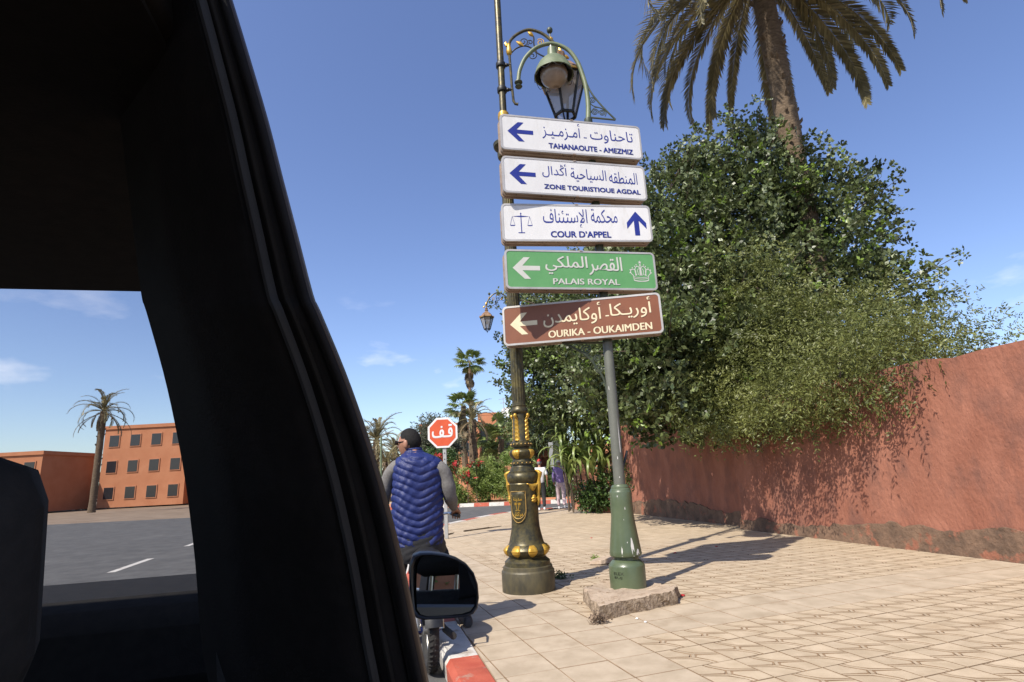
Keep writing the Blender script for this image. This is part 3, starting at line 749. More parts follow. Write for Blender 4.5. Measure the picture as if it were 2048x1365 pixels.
# ------------------------------------------------------------------ octagonal stop sign on its own post
S0 = Vector((-1.575, 12.1, 0))
st_o = thing('stop_sign', 'red octagonal stop sign with white Arabic word on a grey post', 'sign', S0, R(-3))
mb = MB(); mb.box((0, .03, .93), (.075, .05, 1.86)); mb.build('post', m_galv, st_o, local=True, bevel=.006)
mb = MB(); mb.box((0, .055, 2.18), (.068, .03, .60)); mb.build('bracket', m_galv, st_o, local=True)
def octo(r): return [(r * math.cos(R(22.5 + 45 * k)) - .03, 2.185 + r * math.sin(R(22.5 + 45 * k))) for k in range(8)]
mb = MB(); mb.prism(octo(.352), -.018, .0); mb.build('plate', m_white, st_o, local=True, smooth=False, bevel=.003)
mb = MB(); flat_poly(mb, octo(.305), -.0205); mb.build('red_field', m_stopred, st_o, local=True, smooth=False)
mb = MB(); lettering(mb, 'قـف', -.03 - .225, -.03 + .215, 2.185 - .105, 2.185 + .175, -.0225, .03, ar=True); mb.build('arabic_word', m_white, st_o, local=True, smooth=False)
for zz in (1.62, 1.75):
    mb = MB(); mb.lathe([(0, .012), (.006, .012)], 8); me = mb.mesh('bolt'); b_ = link('bolt', me, m_black_iron, st_o); b_.location = (0, .004, zz); b_.rotation_euler = (R(90), 0, 0)
# ------------------------------------------------------------------ ornate dark lamp post
def spiral(c, r0, r1, turns, a0, s=1, n=14, plane='xz', y=0.0):
    out = []
    for i in range(int(n * turns) + 1):
        t = i / (n * turns); a = a0 + s * 2 * PI * turns * t; r = r0 + (r1 - r0) * t
        out.append((c[0] + r * math.cos(a), y, c[1] + r * math.sin(a)))
    return out
def interp(prof, z):
    for i in range(len(prof) - 1):
        if prof[i][0] <= z <= prof[i + 1][0]:
            t = (z - prof[i][0]) / max(prof[i + 1][0] - prof[i][0], 1e-6); return prof[i][1] + t * (prof[i + 1][1] - prof[i][1])
    return prof[-1][1]
LP = [(0.0, .2856), (.197, .2878), (.205, .284), (.217, .2717), (.248, .2666), (.258, .2504), (.299, .2454), (.314, .2291), (.34, .1966), (.350, .200), (.365, .220), (.386, .2353), (.417, .2465), (.440, .2353), (.462, .212), (.474, .1976),
      (.485, .1922), (.515, .183), (.552, .1745), (.60, .1635), (.647, .1560), (.721, .1519), (.934, .1542), (1.069, .1601), (1.105, .166), (1.118, .160), (1.124, .166), (1.14, .1746), (1.165, .1805), (1.19, .1800), (1.212, .1730), (1.228, .1582), (1.245, .1583), (1.250, .1414), (1.283, .1359), (1.290, .120), (1.311, .1134), (1.318, .125), (1.350, .125), (1.356, .108), (1.378, .1023),
      (1.388, .108), (1.405, .126), (1.428, .1385), (1.456, .1414), (1.475, .132), (1.487, .112), (1.492, .0856), (1.506, .0857), (1.515, .108), (1.523, .1114), (1.546, .1173), (1.563, .1145), (1.579, .0916), (1.596, .086), (1.854, .0787), (1.888, .0799), (1.896, .0900), (1.912, .099), (1.929, .1004), (1.945, .096), (1.958, .0871), (1.969, .0813), (1.978, .086), (1.987, .086), (1.996, .0768), (2.016, .0765)]
LP2 = [(5.205, .0683), (5.215, .098), (5.236, .1042), (5.28, .1076), (5.300, .096), (5.309, .0783), (5.338, .0849), (5.352, .135), (5.368, .1504), (5.412, .1572), (5.430, .135), (5.442, .0787), (5.60, .078), (5.711, .0727), (5.771, .0663)]
LP3 = [(5.771, .066), (5.785, .073), (5.816, .075), (5.850, .074), (5.877, .0698), (5.89, .055)]
LP4 = [(5.89, .0466), (7.717, .0458), (8.40, .0440), (8.41, .058), (8.46, .058), (8.47, .045), (8.9, .042)]

def lantern(o, c, s, rot=0.0):
    """six sided street lantern, c = top centre of its roof flange, s = width across the flange"""
    x, y, z = c; hw = s / 2
    def ring(r, zz): return [(x + r * math.cos(rot + k * PI / 3), y + r * math.sin(rot + k * PI / 3), z + zz) for k in range(6)]
    mb = MB(); H_ = [(hw * 1.08, 0), (hw * .98, s * .10), (hw * .86, s * .13), (hw * .55, s * .34), (hw * .30, s * .42), (hw * .22, s * .50), (hw * .30, s * .55), (hw * .18, s * .60), (hw * .24, s * .70), (hw * .06, s * .78)]
    mb.lathe([(zz, r) for r, zz in H_], 6, (x, y, z), a0=rot); roof = mb.build('lantern_roof', m_lroof, o, smooth=False)
    mb = MB(); mb.lathe([(-s * .035, hw * 1.12), (0.0, hw * 1.14)], 6, (x, y, z), a0=rot); mb.build('roof_flange', m_gold_dull, roof, smooth=False)
    for k in range(6):
        a = rot + k * PI / 3; mb = MB(); p = (x + hw * 1.02 * math.cos(a), y + hw * 1.02 * math.sin(a), z + s * .06)
        mb.sphere(p, s * .05, 8, 6, (1, 1, 1.6)); mb.build('crest', m_lroof, roof)
    h = s * .92; top = ring(hw * .98, -s * .035); bot_ = ring(hw * .46, -h)
    mb = MB()
    for k in range(6): mb.tube([top[k], bot_[k]], s * .030, 6)
    for rg in (top, bot_):
        for k in range(6): mb.bar(rg[k], rg[(k + 1) % 6], s * .055, s * .05)
    mb.build('lantern_frame', m_black_iron, o, smooth=False)
    for k in range(6):
        mb = MB(); a, b_, c_, d_ = [Vector(q) for q in (top[k], top[(k + 1) % 6], bot_[(k + 1) % 6], bot_[k])]
        mb.add([a, b_, c_, d_], [(0, 1, 2, 3)]); mb.build('pane', m_lglass, o, smooth=False)
    mb = MB(); mb.lathe([(-h * .62, .001), (-h * .60, s * .07), (-h * .40, s * .11), (-h * .22, s * .07), (-h * .10, s * .05), (-h * .10, .001)], 10, (x, y, z)); mb.build('bulb', m_globe, o)
    mb = MB()
    for k in (0, 2, 4): mb.tube([bot_[k], (x + hw * .30 * math.cos(rot + k * PI / 3), y + hw * .30 * math.sin(rot + k * PI / 3), z - h - s * .10), (x, y, z - h - s * .17)], s * .018, 6)
    mb.sphere((x, y, z - h - s * .20), s * .045, 10, 8); mb.tube([(x, y, z - h - s * .22), (x, y, z - h - s * .30)], [s * .02, s * .006], 6); mb.build('bottom_finial', m_black_iron, o)

def lamp_post(B, label, az, arm_flip, lan_s, detail=True, group='ornate lamp posts'):
    o = thing('ornate_lamp_post', label, 'lamp post', B, 0, group)
    bx, by = B[0], B[1]
    mb = MB(); mb.lathe(LP[:6], 64, (bx, by, 0)); mb.build('base_drum', m_bronze_base, o, angle=28)
    mb = MB(); mb.lathe(LP[5:], 64, (bx, by, 0)); body = mb.build('pedestal', m_bronze, o, angle=28)
    def fl(a, z): return 0.07 * (abs(math.cos(a * 8)) ** 0.7) - .07
    mb = MB(); mb.lathe([(2.016, .0765), (2.04, .0765), (2.045, .0790), (3.3, .0770), (4.641, .074), (5.17, .071), (5.18, .0683), (5.205, .0683)], 128, (bx, by, 0), flute=lambda a, z: fl(a, z) if 2.042 < z < 5.175 else 0); mb.build('fluted_shaft', m_bronze, o, angle=60)
    mb = MB(); mb.lathe(LP2, 40, (bx, by, 0)); mb.build('capital', m_bronze, o, angle=28)
    mb = MB(); mb.lathe(LP3, 40, (bx, by, 0)); mb.build('gold_ring', m_gold, o, angle=28)
    mb = MB(); mb.lathe(LP4, 24, (bx, by, 0)); mb.build('upper_shaft', m_bronze, o, angle=28)
    if detail:
        wrapR = lambda z: interp(LP, z)
        def patch(name, th_c, fn, nu, nv, m, par=o):
            """fn(u,v) -> (dtheta, z, lift)"""
            mb = MB()
            def q(u, v):
                dt, z, l = fn(u, v); a = th_c + dt; r = wrapR(z) + l
                return (bx + r * math.cos(a), by + r * math.sin(a), z)
            mb.grid(q, nu, nv); return mb.build(name, m, par, angle=80)
        V0 = -PI / 2                     # towards the viewer
        for k in range(8):               # gilded scallop shells round the lower bulge
            th = V0 + R(15 + 45 * k)
            def shell(u, v):
                s_ = (u - .5) * 2; w = .25 * (math.sin(PI * (.16 + .80 * (1 - v))) ** .55) * (1 - .25 * v)
                z = .358 + .112 * v + .012 * (1 - s_ * s_) * (0 if v > .1 else -.6)
                rid = .0035 * abs(math.sin(v * 16)) ; edge_ = (1 - abs(s_) ** 6) * (1 - abs(2 * v - 1) ** 8)
                return (s_ * w, z, .001 + edge_ * (.011 + rid))
            patch('gold_shell', th, shell, 14, 20, m_gold)
        for k in range(4):               # acanthus leaves and bulb scallops
            th = V0 + R(-30 + 90 * k)
            def leaf(u, v):
                s_ = (u - .5) * 2; lob = .75 + .25 * abs(math.sin(v * PI * 6)); w = (.44 - .18 * v) * lob * (1 if v < .88 else 1.0 - .35 * (v - .88) / .12)
                edge_ = (1 - abs(s_) ** 4)
                vein = .006 * (1 - min(abs(s_) * 5, 1)); curl = .022 * max(0, v - .88) / .12
                return (s_ * w, 1.585 + .275 * v, .002 + edge_ * (.013 + .004 * math.sin(v * 38 + abs(s_) * 4)) + vein + curl)
            patch('acanthus_leaf', th, leaf, 13, 50, m_gold)
            mb = MB(); r_ = wrapR(1.86) + .028; mb.sphere((bx + r_ * math.cos(th), by + r_ * math.sin(th), 1.868), .021, 10, 8, (1, 1, 1.2)); mb.build('leaf_curl', m_gold, o)
            def bs(u, v):
                s_ = (u - .5) * 2; w = .36 * (1 - .55 * (1 - v) ** 2); z = 1.385 + .098 * v - .008 * abs(math.sin(u * PI * 3.5)) * (1 - v)
                return (s_ * w, z, .002 + (1 - abs(s_) ** 6) * (.007 + .003 * abs(math.sin(u * PI * 4))))
            patch('bulb_scallop', th, bs, 20, 10, m_gold)
        for (zz, n_, rr) in ((1.545, 16, .0085), (1.335, 16, .0085)):
            for k in range(n_):
                a = V0 + 2 * PI * k / n_; r_ = wrapR(zz) + .003; mb = MB(); mb.sphere((bx + r_ * math.cos(a), by + r_ * math.sin(a), zz), rr, 8, 6); mb.build('bead', m_gold_dull, o)
        # shield plaque with the city name and two palms
        th = V0 + R(-27)
        def sh_outline(s_, v): # half width at height v (0 bottom..1 top)
            return .80 if v > .42 else .80 * math.sqrt(max(1 - ((.42 - v) / .42) ** 2, 0.0001))
        def shield(lift, k_):
            def q(u, v):
                s_ = (u - .5) * 2; vv = .5 + (v - .5) * k_; w = sh_outline(s_, v) * k_
                ed = (1 - abs(s_) ** 10) * (1 - abs(2 * v - 1) ** 12)
                return (s_ * w * .72, .705 + .325 * vv, lift * ed)
            return q
        sp = patch('shield_plaque', th, shield(.014, 1.0), 20, 28, m_bronze)
        bd = []
        for k in range(15): bd.append((-1 + 2 * k / 14, 1.0, True))
        pts = []
        for i in range(66):
            t = i / 65
            if t < .25: pts.append((.80 * (-1), 1.0 - (t / .25) * .58))
            elif t > .75: pts.append((.80, .42 + (t - .75) / .25 * .58))
            else:
                a = PI + (t - .25) / .5 * PI; pts.append((.80 * math.cos(a), .42 + .42 * math.sin(a)))
        pts += [(-.80 + 1.6 * k / 15, 1.0) for k in range(16)]
        mbd = MB()
        for (s_, v) in pts:
            a = th + s_ * .70; z = .705 + .325 * v; r_ = wrapR(z) + .012; mbd.sphere((bx + r_ * math.cos(a), by + r_ * math.sin(a), z), .0055, 6, 4)
        mbd.build('beaded_border', m_gold_dull, sp)
        mbl = MB()
        pl = []
        for i in range(40):
            t = i / 39
            if t < .25: q = (-1, 1.0 - (t / .25) * .58)
            elif t > .75: q = (1, .42 + (t - .75) / .25 * .58)
            else: a = PI + (t - .25) / .5 * PI; q = (math.cos(a), .42 + .42 * math.sin(a))
            a = th + q[0] * .54; z = .745 + .245 * q[1]; r_ = wrapR(z) + .014; pl.append((bx + r_ * math.cos(a), by + r_ * math.sin(a), z))
        mbl.tube(pl, .003, 5); mbl.tube([pl[0], pl[-1]], .003, 5); mbl.build('inner_border', m_gold_dull, sp)
        def on_shield(mbsrc):     # wrap flat drawing (x, -, z) onto the plaque
            out = MB()
            vs = []
            for (x, y, z) in mbsrc.v:
                r_ = wrapR(z) + .0165; a = th + x / r_; vs.append((bx + r_ * math.cos(a), by + r_ * math.sin(a), z))
            out.add(vs, mbsrc.f); return out
        t1 = MB(); lettering(t1, 'مدينة', -.055, .055, .925, .968, 0, .02, ar=True); on_shield(t1).build('arabic_word', m_gold, sp, smooth=False)
        t1 = MB(); lettering(t1, 'مراكش', -.058, .058, .763, .818, 0, .02, ar=True); on_shield(t1).build('arabic_word', m_gold, sp, smooth=False)
        t1 = MB()
        flat_line(t1, [(-.022, .90), (-.006, .832)], .006, 0); flat_line(t1, [(.022, .90), (.006, .832)], .006, 0); flat_line(t1, [(-.028, .830), (.028, .830)], .006, 0)
        for cx in (-.022, .022):
            for a in range(0, 360, 45):
                if a == 270: continue
                flat_line(t1, [(cx, .90), (cx + .020 * math.cos(R(a)), .90 + .016 * math.sin(R(a)))], .005, 0)
        on_shield(t1).build('palm_emblem', m_gold, sp, smooth=False)
        # gilded festoons with shells on two sides
        for deg in (63, -117):
            th2 = V0 + R(deg)
            for s2 in (-1, 1):
                def swag(u, v):
                    w = u; dt = s2 * (.10 + .78 * w); sag = .055 * math.sin(PI * min(w * 1.15, 1)) ** .8 * (1 - .35 * w)
                    zt = 1.115 - .012 * math.sin(PI * w); zb_ = zt - .012 - sag * 1.35
                    z = zb_ + (zt - zb_) * v; e_ = (1 - abs(2 * v - 1) ** 4) * (1 - w ** 6)
                    return (dt, z, .003 + e_ * (.022 + .003 * math.sin(v * 22)))
                patch('festoon', th2, swag, 16, 12, m_gold)
                def hs(u, v):
                    s_ = (u - .5) * 2; a = .26 * math.sin(PI * (.2 + .75 * v)) ; return (s2 * .34 + s_ * a * (.6 + .4 * abs(math.sin(v * 9))), .905 + .085 * v, .002 + (1 - abs(s_) ** 4) * (1 - abs(2 * v - 1) ** 6) * (.02 + .003 * math.sin(v * 24)))
                patch('side_shell', th2, hs, 12, 16, m_gold)
            mb = MB(); pts = []
            for (z, l, r_) in ((.872, .012, .008), (.91, .018, .020), (.95, .02, .024), (.99, .02, .018), (1.03, .02, .024), (1.08, .026, .026), (1.12, .03, .024), (1.16, .022, .016), (1.19, .03, .022), (1.215, .045, .026), (1.235, .035, .018), (1.25, .02, .008)):
                rr = wrapR(z) + l; pts.append(((bx + rr * math.cos(th2), by + rr * math.sin(th2), z), r_))
            mb.tube([p for p, _ in pts], [r_ for _, r_ in pts], 10); mb.build('gilded_stem', m_gold, o)
    # arm: side tube with clamps, arch, scrolls, then the lantern
    f = -1 if arm_flip else 1; ca, sa = math.cos(az), math.sin(az)
    def W(u, z, d=0.0): return (bx + f * u * ca - d * sa, by + f * u * sa + d * ca, z)
    mb = MB(); mb.tube([W(.125, 6.86), W(.135, 6.30), W(.145, 6.06), W(.165, 6.015), W(.205, 6.005)], [.018, .018, .018, .017, .021], 10); mb.build('side_tube', m_bronze, o)
    for zz in (6.63, 6.24):
        mb = MB(); mb.lathe([(-.035, .062), (-.028, .066), (.028, .066), (.035, .062)], 20, (bx, by, zz)); mb.build('clamp', m_black_iron, o)
        mb = MB(); mb.tube([W(.05, zz), W(.08, zz), W(.10, zz), W(.14, zz)], [.022, .028, .018, .024], 10); mb.build('clamp_arm', m_black_iron, o)
    mb = MB(); mb.lathe([(0, .016), (.02, .034), (.06, .042), (.11, .034), (.16, .024), (.18, .03)], 12, W(.125, 6.78)); mb.build('gilded_collar', m_gold, o)
    mb = MB(); mb.tube([W(.10, 6.93), W(.085, 6.97), W(.09, 7.0)], [.02, .022, .012], 8); mb.build('gilded_leaf', m_gold, o)
    arch = catmull([W(.125, 6.94), W(.16, 7.03), (W(.26, 7.12)), W(.41, 7.172), W(.57, 7.11), W(.685, 7.0), W(.765, 6.88), W(.795, 6.76)], 6)
    mb = MB(); mb.tube(arch, .021, 10); mb.build('arm_arch', m_bronze, o)
    mb = MB(); mb.tube(catmull([W(.14, 6.80), W(.22, 6.88), W(.33, 6.915), W(.42, 6.88), W(.50, 6.79), W(.62, 6.71), W(.78, 6.70)], 6), .010, 8); mb.build('scroll_bar', m_black_iron, o)
    for (c, r0, r1, tn, a0, s_) in (((.33, 6.985), .062, .012, 1.4, -1.2, 1), ((.42, 6.965), .045, .01, 1.4, 4.2, -1), ((.44, 6.745), .06, .012, 1.3, .6, -1), ((.56, 6.95), .06, .012, 1.5, 2.2, -1)):
        mb = MB(); mb.tube([W(p[0], p[2]) for p in spiral(c, r0, r1, tn, a0, s_)], .007, 6); mb.build('scroll', m_black_iron if c[0] != .56 else m_gold, o)
    mb = MB(); mb.tube(catmull([W(.45, 7.12), W(.475, 7.03), W(.47, 6.93), W(.50, 6.80)], 5), .010, 6); mb.build('scroll_bar', m_black_iron, o)
    for (p, q) in (((.23, 7.0), (.33, 6.91)), ((.40, 7.14), (.47, 7.06)), ((.80, 6.86), (.84, 6.72)), ((.84, 6.72), (.93, 6.66)), ((.70, 7.03), (.72, 6.96))):
        a = Vector(W(*p)); c = Vector(W(*q)); mid = (a + c) / 2
        mb = MB(); mb.tube([a, a.lerp(c, .3), mid, a.lerp(c, .75), c], [.004, .020, .028, .022, .010], 8); mb.build('gilded_leaf', m_gold, o)
    mb = MB(); mb.tube([W(.70, 6.98), W(.70, 7.10)], [.012, .007], 8); mb.sphere(W(.70, 7.135), .042, 14, 10, (1, 1, 1.1)); mb.build('ball_finial', m_dkgreen, o)
    mb = MB(); mb.tube([W(.795, 6.78), W(.805, 6.66), W(.81, 6.52)], .018, 8); mb.build('hanger', m_bronze, o)
    lantern(o, W(.815, 6.42 - .10), lan_s, rot=.2)
    return o
lamp_post((0.043, 6.421, 0), 'dark bronze ornate lamp post with gilded shells, beside the green pole', R(-2), False, .60)
lamp_post((0.02, 17.6, 0), 'distant ornate lamp post mostly hidden behind the near one, small lantern showing', R(5), True, .44, detail=False)

# ------------------------------------------------------------------ green pole that carries the signs, with its own lamp
gp = thing('green_lamp_pole', 'green lamp pole on a broken concrete block, carrying five direction signs', 'lamp post', POLE)
GP = [(0.02, .1825), (.252, .1829), (.262, .180), (.271, .1743), (.283, .165), (.295, .154), (.314, .1284), (.339, .126)]
GC = [(.339, .126), (.343, .149), (.352, .160), (.368, .1647), (.402, .1598), (.55, .140), (.722, .118), (.85, .1155), (.974, .1145), (.984, .1120), (.994, .1056), (1.005, .104), (1.015, .0951), (1.030, .094), (1.041, .0847), (1.050, .080), (1.056, .0635)]
GS = [(1.056, .0600), (1.845, .0568), (2.489, .0530), (2.60, .0525)]
GS2 = [(2.60, .0525), (3.349, .0521), (4.836, .0488), (5.40, .046), (5.42, .052), (5.47, .050), (5.478, .037)]
def lean(mb, p=POLE):
    mb.v = [(x + LEAN * z, y, z) for x, y, z in mb.v]; return mb
mb = MB(); mb.lathe(GP, 48, POLE); drum = lean(mb).build('base_drum', m_gpole, gp, angle=28)
mb = MB(); mb.lathe(GC, 48, POLE); cone = lean(mb).build('base_cone', m_gpole, gp, angle=28)
mb = MB(); mb.lathe(GS, 32, POLE); shaft = lean(mb).build('shaft', m_gpole_grey, gp, angle=28)
mb = MB(); mb.lathe(GS2, 32, POLE); lean(mb).build('upper_shaft', m_dkgreen, gp, angle=28)  # darker green puts the signs' shade on the pole into its colour
def chip(par, prof, th, z0, z1, w, seed, lift=.0012):
    rr = random.Random(seed); mb = MB(); n_ = 12; out = []
    for i in range(n_):
        a = 2 * PI * i / n_; k = rr.uniform(.6, 1.1); out.append((.5 * math.cos(a) * k, .5 + .5 * math.sin(a) * k))
    vs = []
    for (s_, v) in out + [(0, .5)]:
        z = z0 + (z1 - z0) * v; r_ = interp(prof, z) + lift; a = th + s_ * w * (1.25 - v * .9) / r_
        vs.append((POLE.x + LEAN * z + r_ * math.cos(a), POLE.y + r_ * math.sin(a), z))
    mb.add(vs, [(i, (i + 1) % n_, n_) for i in range(n_)]); mb.build('paint_chip', m_chip, par, smooth=False)
for i, (th, z0, z1, w) in enumerate(((-72, .345, .56, .042), (-50, .345, .43, .06), (-112, .35, .46, .016), (-95, .70, .715, .006), (-84, .80, .84, .010), (-118, .93, .95, .012), (-90, .48, .50, .008))):
    chip(cone, GC, R(th), z0, z1, w, i)
for i, (th, z0, z1, w) in enumerate(((-98, 1.31, 1.35, .012), (-62, 1.36, 1.75, .016), (-95, 1.12, 1.14, .014), (-128, 2.05, 2.11, .010))):
    chip(shaft, GS, R(th), z0, z1, w, 40 + i)
# raised maker's marks on the drum (worn)
t1 = MB(); lettering(t1, 'ELEX', -.055, .055, .186, .212, 0, .02); lettering(t1, 'EUJ', -.050, .035, .146, .172, 0, .02)
mk = MB(); vs = []
for (x, y, z) in t1.v:
    r_ = .1845; a = R(-90 - 38) + x / r_; vs.append((POLE.x + r_ * math.cos(a), POLE.y + r_ * math.sin(a), z))
mk.add(vs, t1.f); mk.build('raised_lettering', m_dkgreen, drum, smooth=False)
# arched arm, finial, bracket scrolls
Y0 = POLE.y
arm = catmull([(1.094, Y0, 5.46), (1.112, Y0, 5.66), (1.110, Y0, 5.85), (1.089, Y0, 6.05), (1.027, Y0, 6.315), (.914, Y0, 6.510), (.727, Y0, 6.612), (.529, Y0, 6.572), (.372, Y0, 6.429), (.284, Y0, 6.246), (.258, Y0, 6.113), (.254, Y0, 6.075)], 6)
mb = MB(); mb.tube(arm, [.034 - .008 * min(i / 25, 1) for i in range(len(arm))], 14); mb.build('arm', m_gpole_up, gp)
mb = MB(); mb.lathe([(-.055, .012), (-.05, .036), (-.035, .048), (-.02, .036), (-.012, .022), (.0, .022), (.008, .040), (.022, .052), (.036, .050), (.048, .024)], 16, (.254, Y0, 6.03)); mb.build('arm_finial', m_dkgreen, gp)
mb = MB(); mb.tube([(.70, Y0, 6.60), (.70, Y0, 6.53)], .014, 8); mb.build('hanger', m_galv, gp)
mb = MB(); mb.lathe([(6.532, .02), (6.53, .058), (6.395, .066), (6.388, .080), (6.36, .13), (6.30, .185), (6.22, .225), (6.15, .243), (6.135, .252), (6.128, .252), (6.128, .240), (6.15, .234), (6.22, .215), (6.30, .175), (6.36, .12), (6.37, .02)], 40, (.712, Y0, 0), cap=False); hood = mb.build('lamp_hood', m_gpole_up, gp, angle=30)
mb = MB(); mb.lathe([(6.37, .10), (6.20, .200), (6.132, .232)], 32, (.712, Y0, 0), cap=False); mb.build('hood_lining', m_lampdark, hood)
mb = MB(); mb.sphere((.712, Y0, 6.14), .178, 32, 20, (1, 1, .92)); mb.build('globe', m_globe, gp)
mb = MB(); wp = []
for i in range(97):
    a = 2 * PI * i / 96; wp.append((.712 + .250 * math.cos(a), Y0 + .250 * math.sin(a), 6.105 + .026 * math.sin(a * 10)))
mb.tube(wp[:-1], .0035, 5, closed=True); mb.build('wire_fringe', m_black_iron, hood)
mb = MB(); br = catmull([(1.118, Y0, 5.99), (1.16, Y0, 5.86), (1.23, Y0, 5.73), (1.33, Y0, 5.58), (1.433, Y0, 5.445)], 5); mb.tube(br, .011, 8); mb.bar((1.115, Y0, 5.495), (1.433, Y0, 5.440), .022, .012); mb.build('upper_bracket', m_dkgreen, gp)
for (c, r0, a0, s_) in (((1.175, 5.74), .048, 0, 1), ((1.188, 5.565), .046, 0, 1), ((1.275, 5.548), .044, PI, -1)):
    mb = MB(); mb.tube([(x, Y0, z) for x, _, z in spiral(c, r0, .008, 2.0, a0, s_)], .006, 6); mb.build('scroll', m_dkgreen, gp)
mb = MB(); mb.tube(catmull([(1.14, Y0, 5.70), (1.17, Y0, 5.66), (1.24, Y0, 5.63), (1.31, Y0, 5.60)], 4), .007, 6); mb.tube(catmull([(1.135, Y0, 5.56), (1.18, Y0, 5.625), (1.26, Y0, 5.62), (1.325, Y0, 5.56), (1.31, Y0, 5.50)], 4), .006, 6); mb.build('scroll_bar', m_dkgreen, gp)
xb = lambda z: POLE.x + LEAN * z
mb = MB(); mb.tube(catmull([(xb(2.03) - .05, Y0, 2.03), (xb(2.2) - .08, Y0, 2.20), (.86, Y0, 2.42), (.72, Y0, 2.54), (.58, Y0, 2.615)], 6), .014, 8); mb.tube([(.56, Y0, 2.62), (xb(2.62), Y0, 2.60)], .012, 8); mb.build('lower_bracket', m_dkgreen, gp)
for (c, r0, a0, s_) in (((.83, 2.53), .060, PI, -1), ((.955, 2.305), .050, PI / 2, 1), ((.945, 2.43), .042, -PI / 2, -1)):
    mb = MB(); mb.tube([(x, Y0, z) for x, _, z in spiral(c, r0, .010, 1.9, a0, s_)], .0075, 6); mb.build('scroll', m_dkgreen, gp)
mb = MB(); mb.tube(catmull([(.78, Y0, 2.50), (.87, Y0, 2.455), (.90, Y0, 2.38), (.905, Y0, 2.32)], 5), .008, 6); mb.build('scroll_bar', m_dkgreen, gp)
# loose wires behind the signs
for pts in (((1.62, 6.3, 5.02), (1.70, 6.32, 4.86), (1.83, 6.33, 4.72)), ((.78, 6.0, 4.35), (.95, 6.1, 4.22), (1.06, 6.05, 4.30))):
    mb = MB(); mb.tube(catmull(pts, 6), .004, 5); mb.build('loose_wire', m_black_iron, gp)
mb = MB(); mb.tube([(xb(1.3) + .05, Y0, 1.22), (xb(1.3) + .12, Y0 + .05, 1.40)], .013, 6); mb.build('loose_rod', m_black_iron, gp)

# broken concrete block under the pole
def concrete_block():
    o = [G(x, y) for x, y in ((1168, 1200), (1183, 1226), (1200, 1243), (1250, 1231), (1305, 1219), (1355, 1208), (1358, 1195), (1318, 1180), (1262, 1166), (1205, 1176))]
    cx = POLE.x + .02; cy = POLE.y - .02; o = [Vector((q.x - cx, q.y - cy)) for q in o]
    g_ = random.Random(12); outl = []; n_ = len(o); nz = 6
    for i in range(n_):
        a = o[i]; c = o[(i + 1) % n_]
        for k in range(13): outl.append(a.lerp(c, k / 13))
    m_ = len(outl); mb = MB(); lv = []
    top = lambda p_: .045 + .068 * min(1, max(0, (p_.length - .20) / .35))
    for r_ in range(nz + 1):
        for k, p_ in enumerate(outl):
            big = .020 * math.sin(k * .41 + r_ * .35) + .012 * math.sin(k * 1.13 + r_ * 1.1); d = p_.normalized() * (g_.uniform(-.005, .005) + big * .6 - .014 * (r_ / nz) ** 3)
            lv.append((cx + p_.x + d.x, cy + p_.y + d.y, -.01 + (top(p_) + .01) * r_ / nz + (g_.uniform(-.005, .005) if r_ else 0)))
    for q, sc in enumerate((.94, .85, .72, .55, .36)):
        for k, p_ in enumerate(outl): lv.append((cx + p_.x * sc, cy + p_.y * sc, top(p_ * sc) + g_.uniform(-.004, .004)))
    nr = nz + 6; fs = []
    for r_ in range(nr - 1):
        for k in range(m_): fs.append((r_ * m_ + k, r_ * m_ + (k + 1) % m_, (r_ + 1) * m_ + (k + 1) % m_, (r_ + 1) * m_ + k))
    fs.append(tuple((nr - 1) * m_ + k for k in range(m_)))
    mb.add(lv, fs); return mb
cb = concrete_block().build('concrete_block', m_concrete, angle=30); tag(cb, 'rough broken concrete block around the foot of the green pole', 'concrete block')
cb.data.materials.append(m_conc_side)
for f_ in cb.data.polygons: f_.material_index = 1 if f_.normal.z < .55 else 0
# ------------------------------------------------------------------ walls on the right
def wall_run(o, name, pts, h, th, m, z0=-.05, hs=None):
    """vertical wall along 2D points, thickness th to the right-hand/back side; slightly uneven surface"""
    mb = MB(); n_ = len(pts); front = []; back = []
    sub = []
    for i in range(n_ - 1):
        a, c = Vector(pts[i]), Vector(pts[i + 1]); k = max(1, int((c - a).length / .35))
        for j in range(k): sub.append(a.lerp(c, j / k))
    sub.append(Vector(pts[-1])); m_ = len(sub); rows = 9
    for i, p in enumerate(sub):
        t = (sub[min(i + 1, m_ - 1)] - sub[max(i - 1, 0)]).normalized(); nr = Vector((-t.y, t.x))
        for r_ in range(rows):
            z = z0 + (h - z0) * r_ / (rows - 1); j = .012 * math.sin(p.y * 2.1 + r_ * 1.3) + random.uniform(-.008, .008)
            front.append((p.x + nr.x * j, p.y + nr.y * j, z + (random.uniform(-.035, .03) if r_ == rows - 1 else 0)))
        for r_ in range(rows):
            z = z0 + (h - z0) * r_ / (rows - 1); back.append((p.x - nr.x * th, p.y - nr.y * th, z))
    fs = []; off = m_ * rows
    for i in range(m_ - 1):
        for r_ in range(rows - 1):
            a = i * rows + r_; fs.append((a, a + rows, a + rows + 1, a + 1)); fs.append((off + a, off + a + 1, off + a + rows + 1, off + a + rows))
        a = i * rows + rows - 1; fs.append((a, a + rows, off + a + rows, off + a))
    for i in (0, m_ - 1):
        for r_ in range(rows - 1):
            a = i * rows + r_; fs.append((a, a + 1, off + a + 1, off + a))
    mb.add(front + back, fs); return mb.build(name, m, o, angle=50)
W0 = Vector((2.98, 17.0)); W1 = Vector((4.22, 11.75)); W2 = Vector((4.36, 11.15)); W3 = Vector((6.9, 2.0))
gw = thing('garden_wall', 'long weathered terracotta garden wall under the overhanging trees', 'wall', (W1.x, W1.y, 0))
NS = Vector((-.965, -.26)) * .30
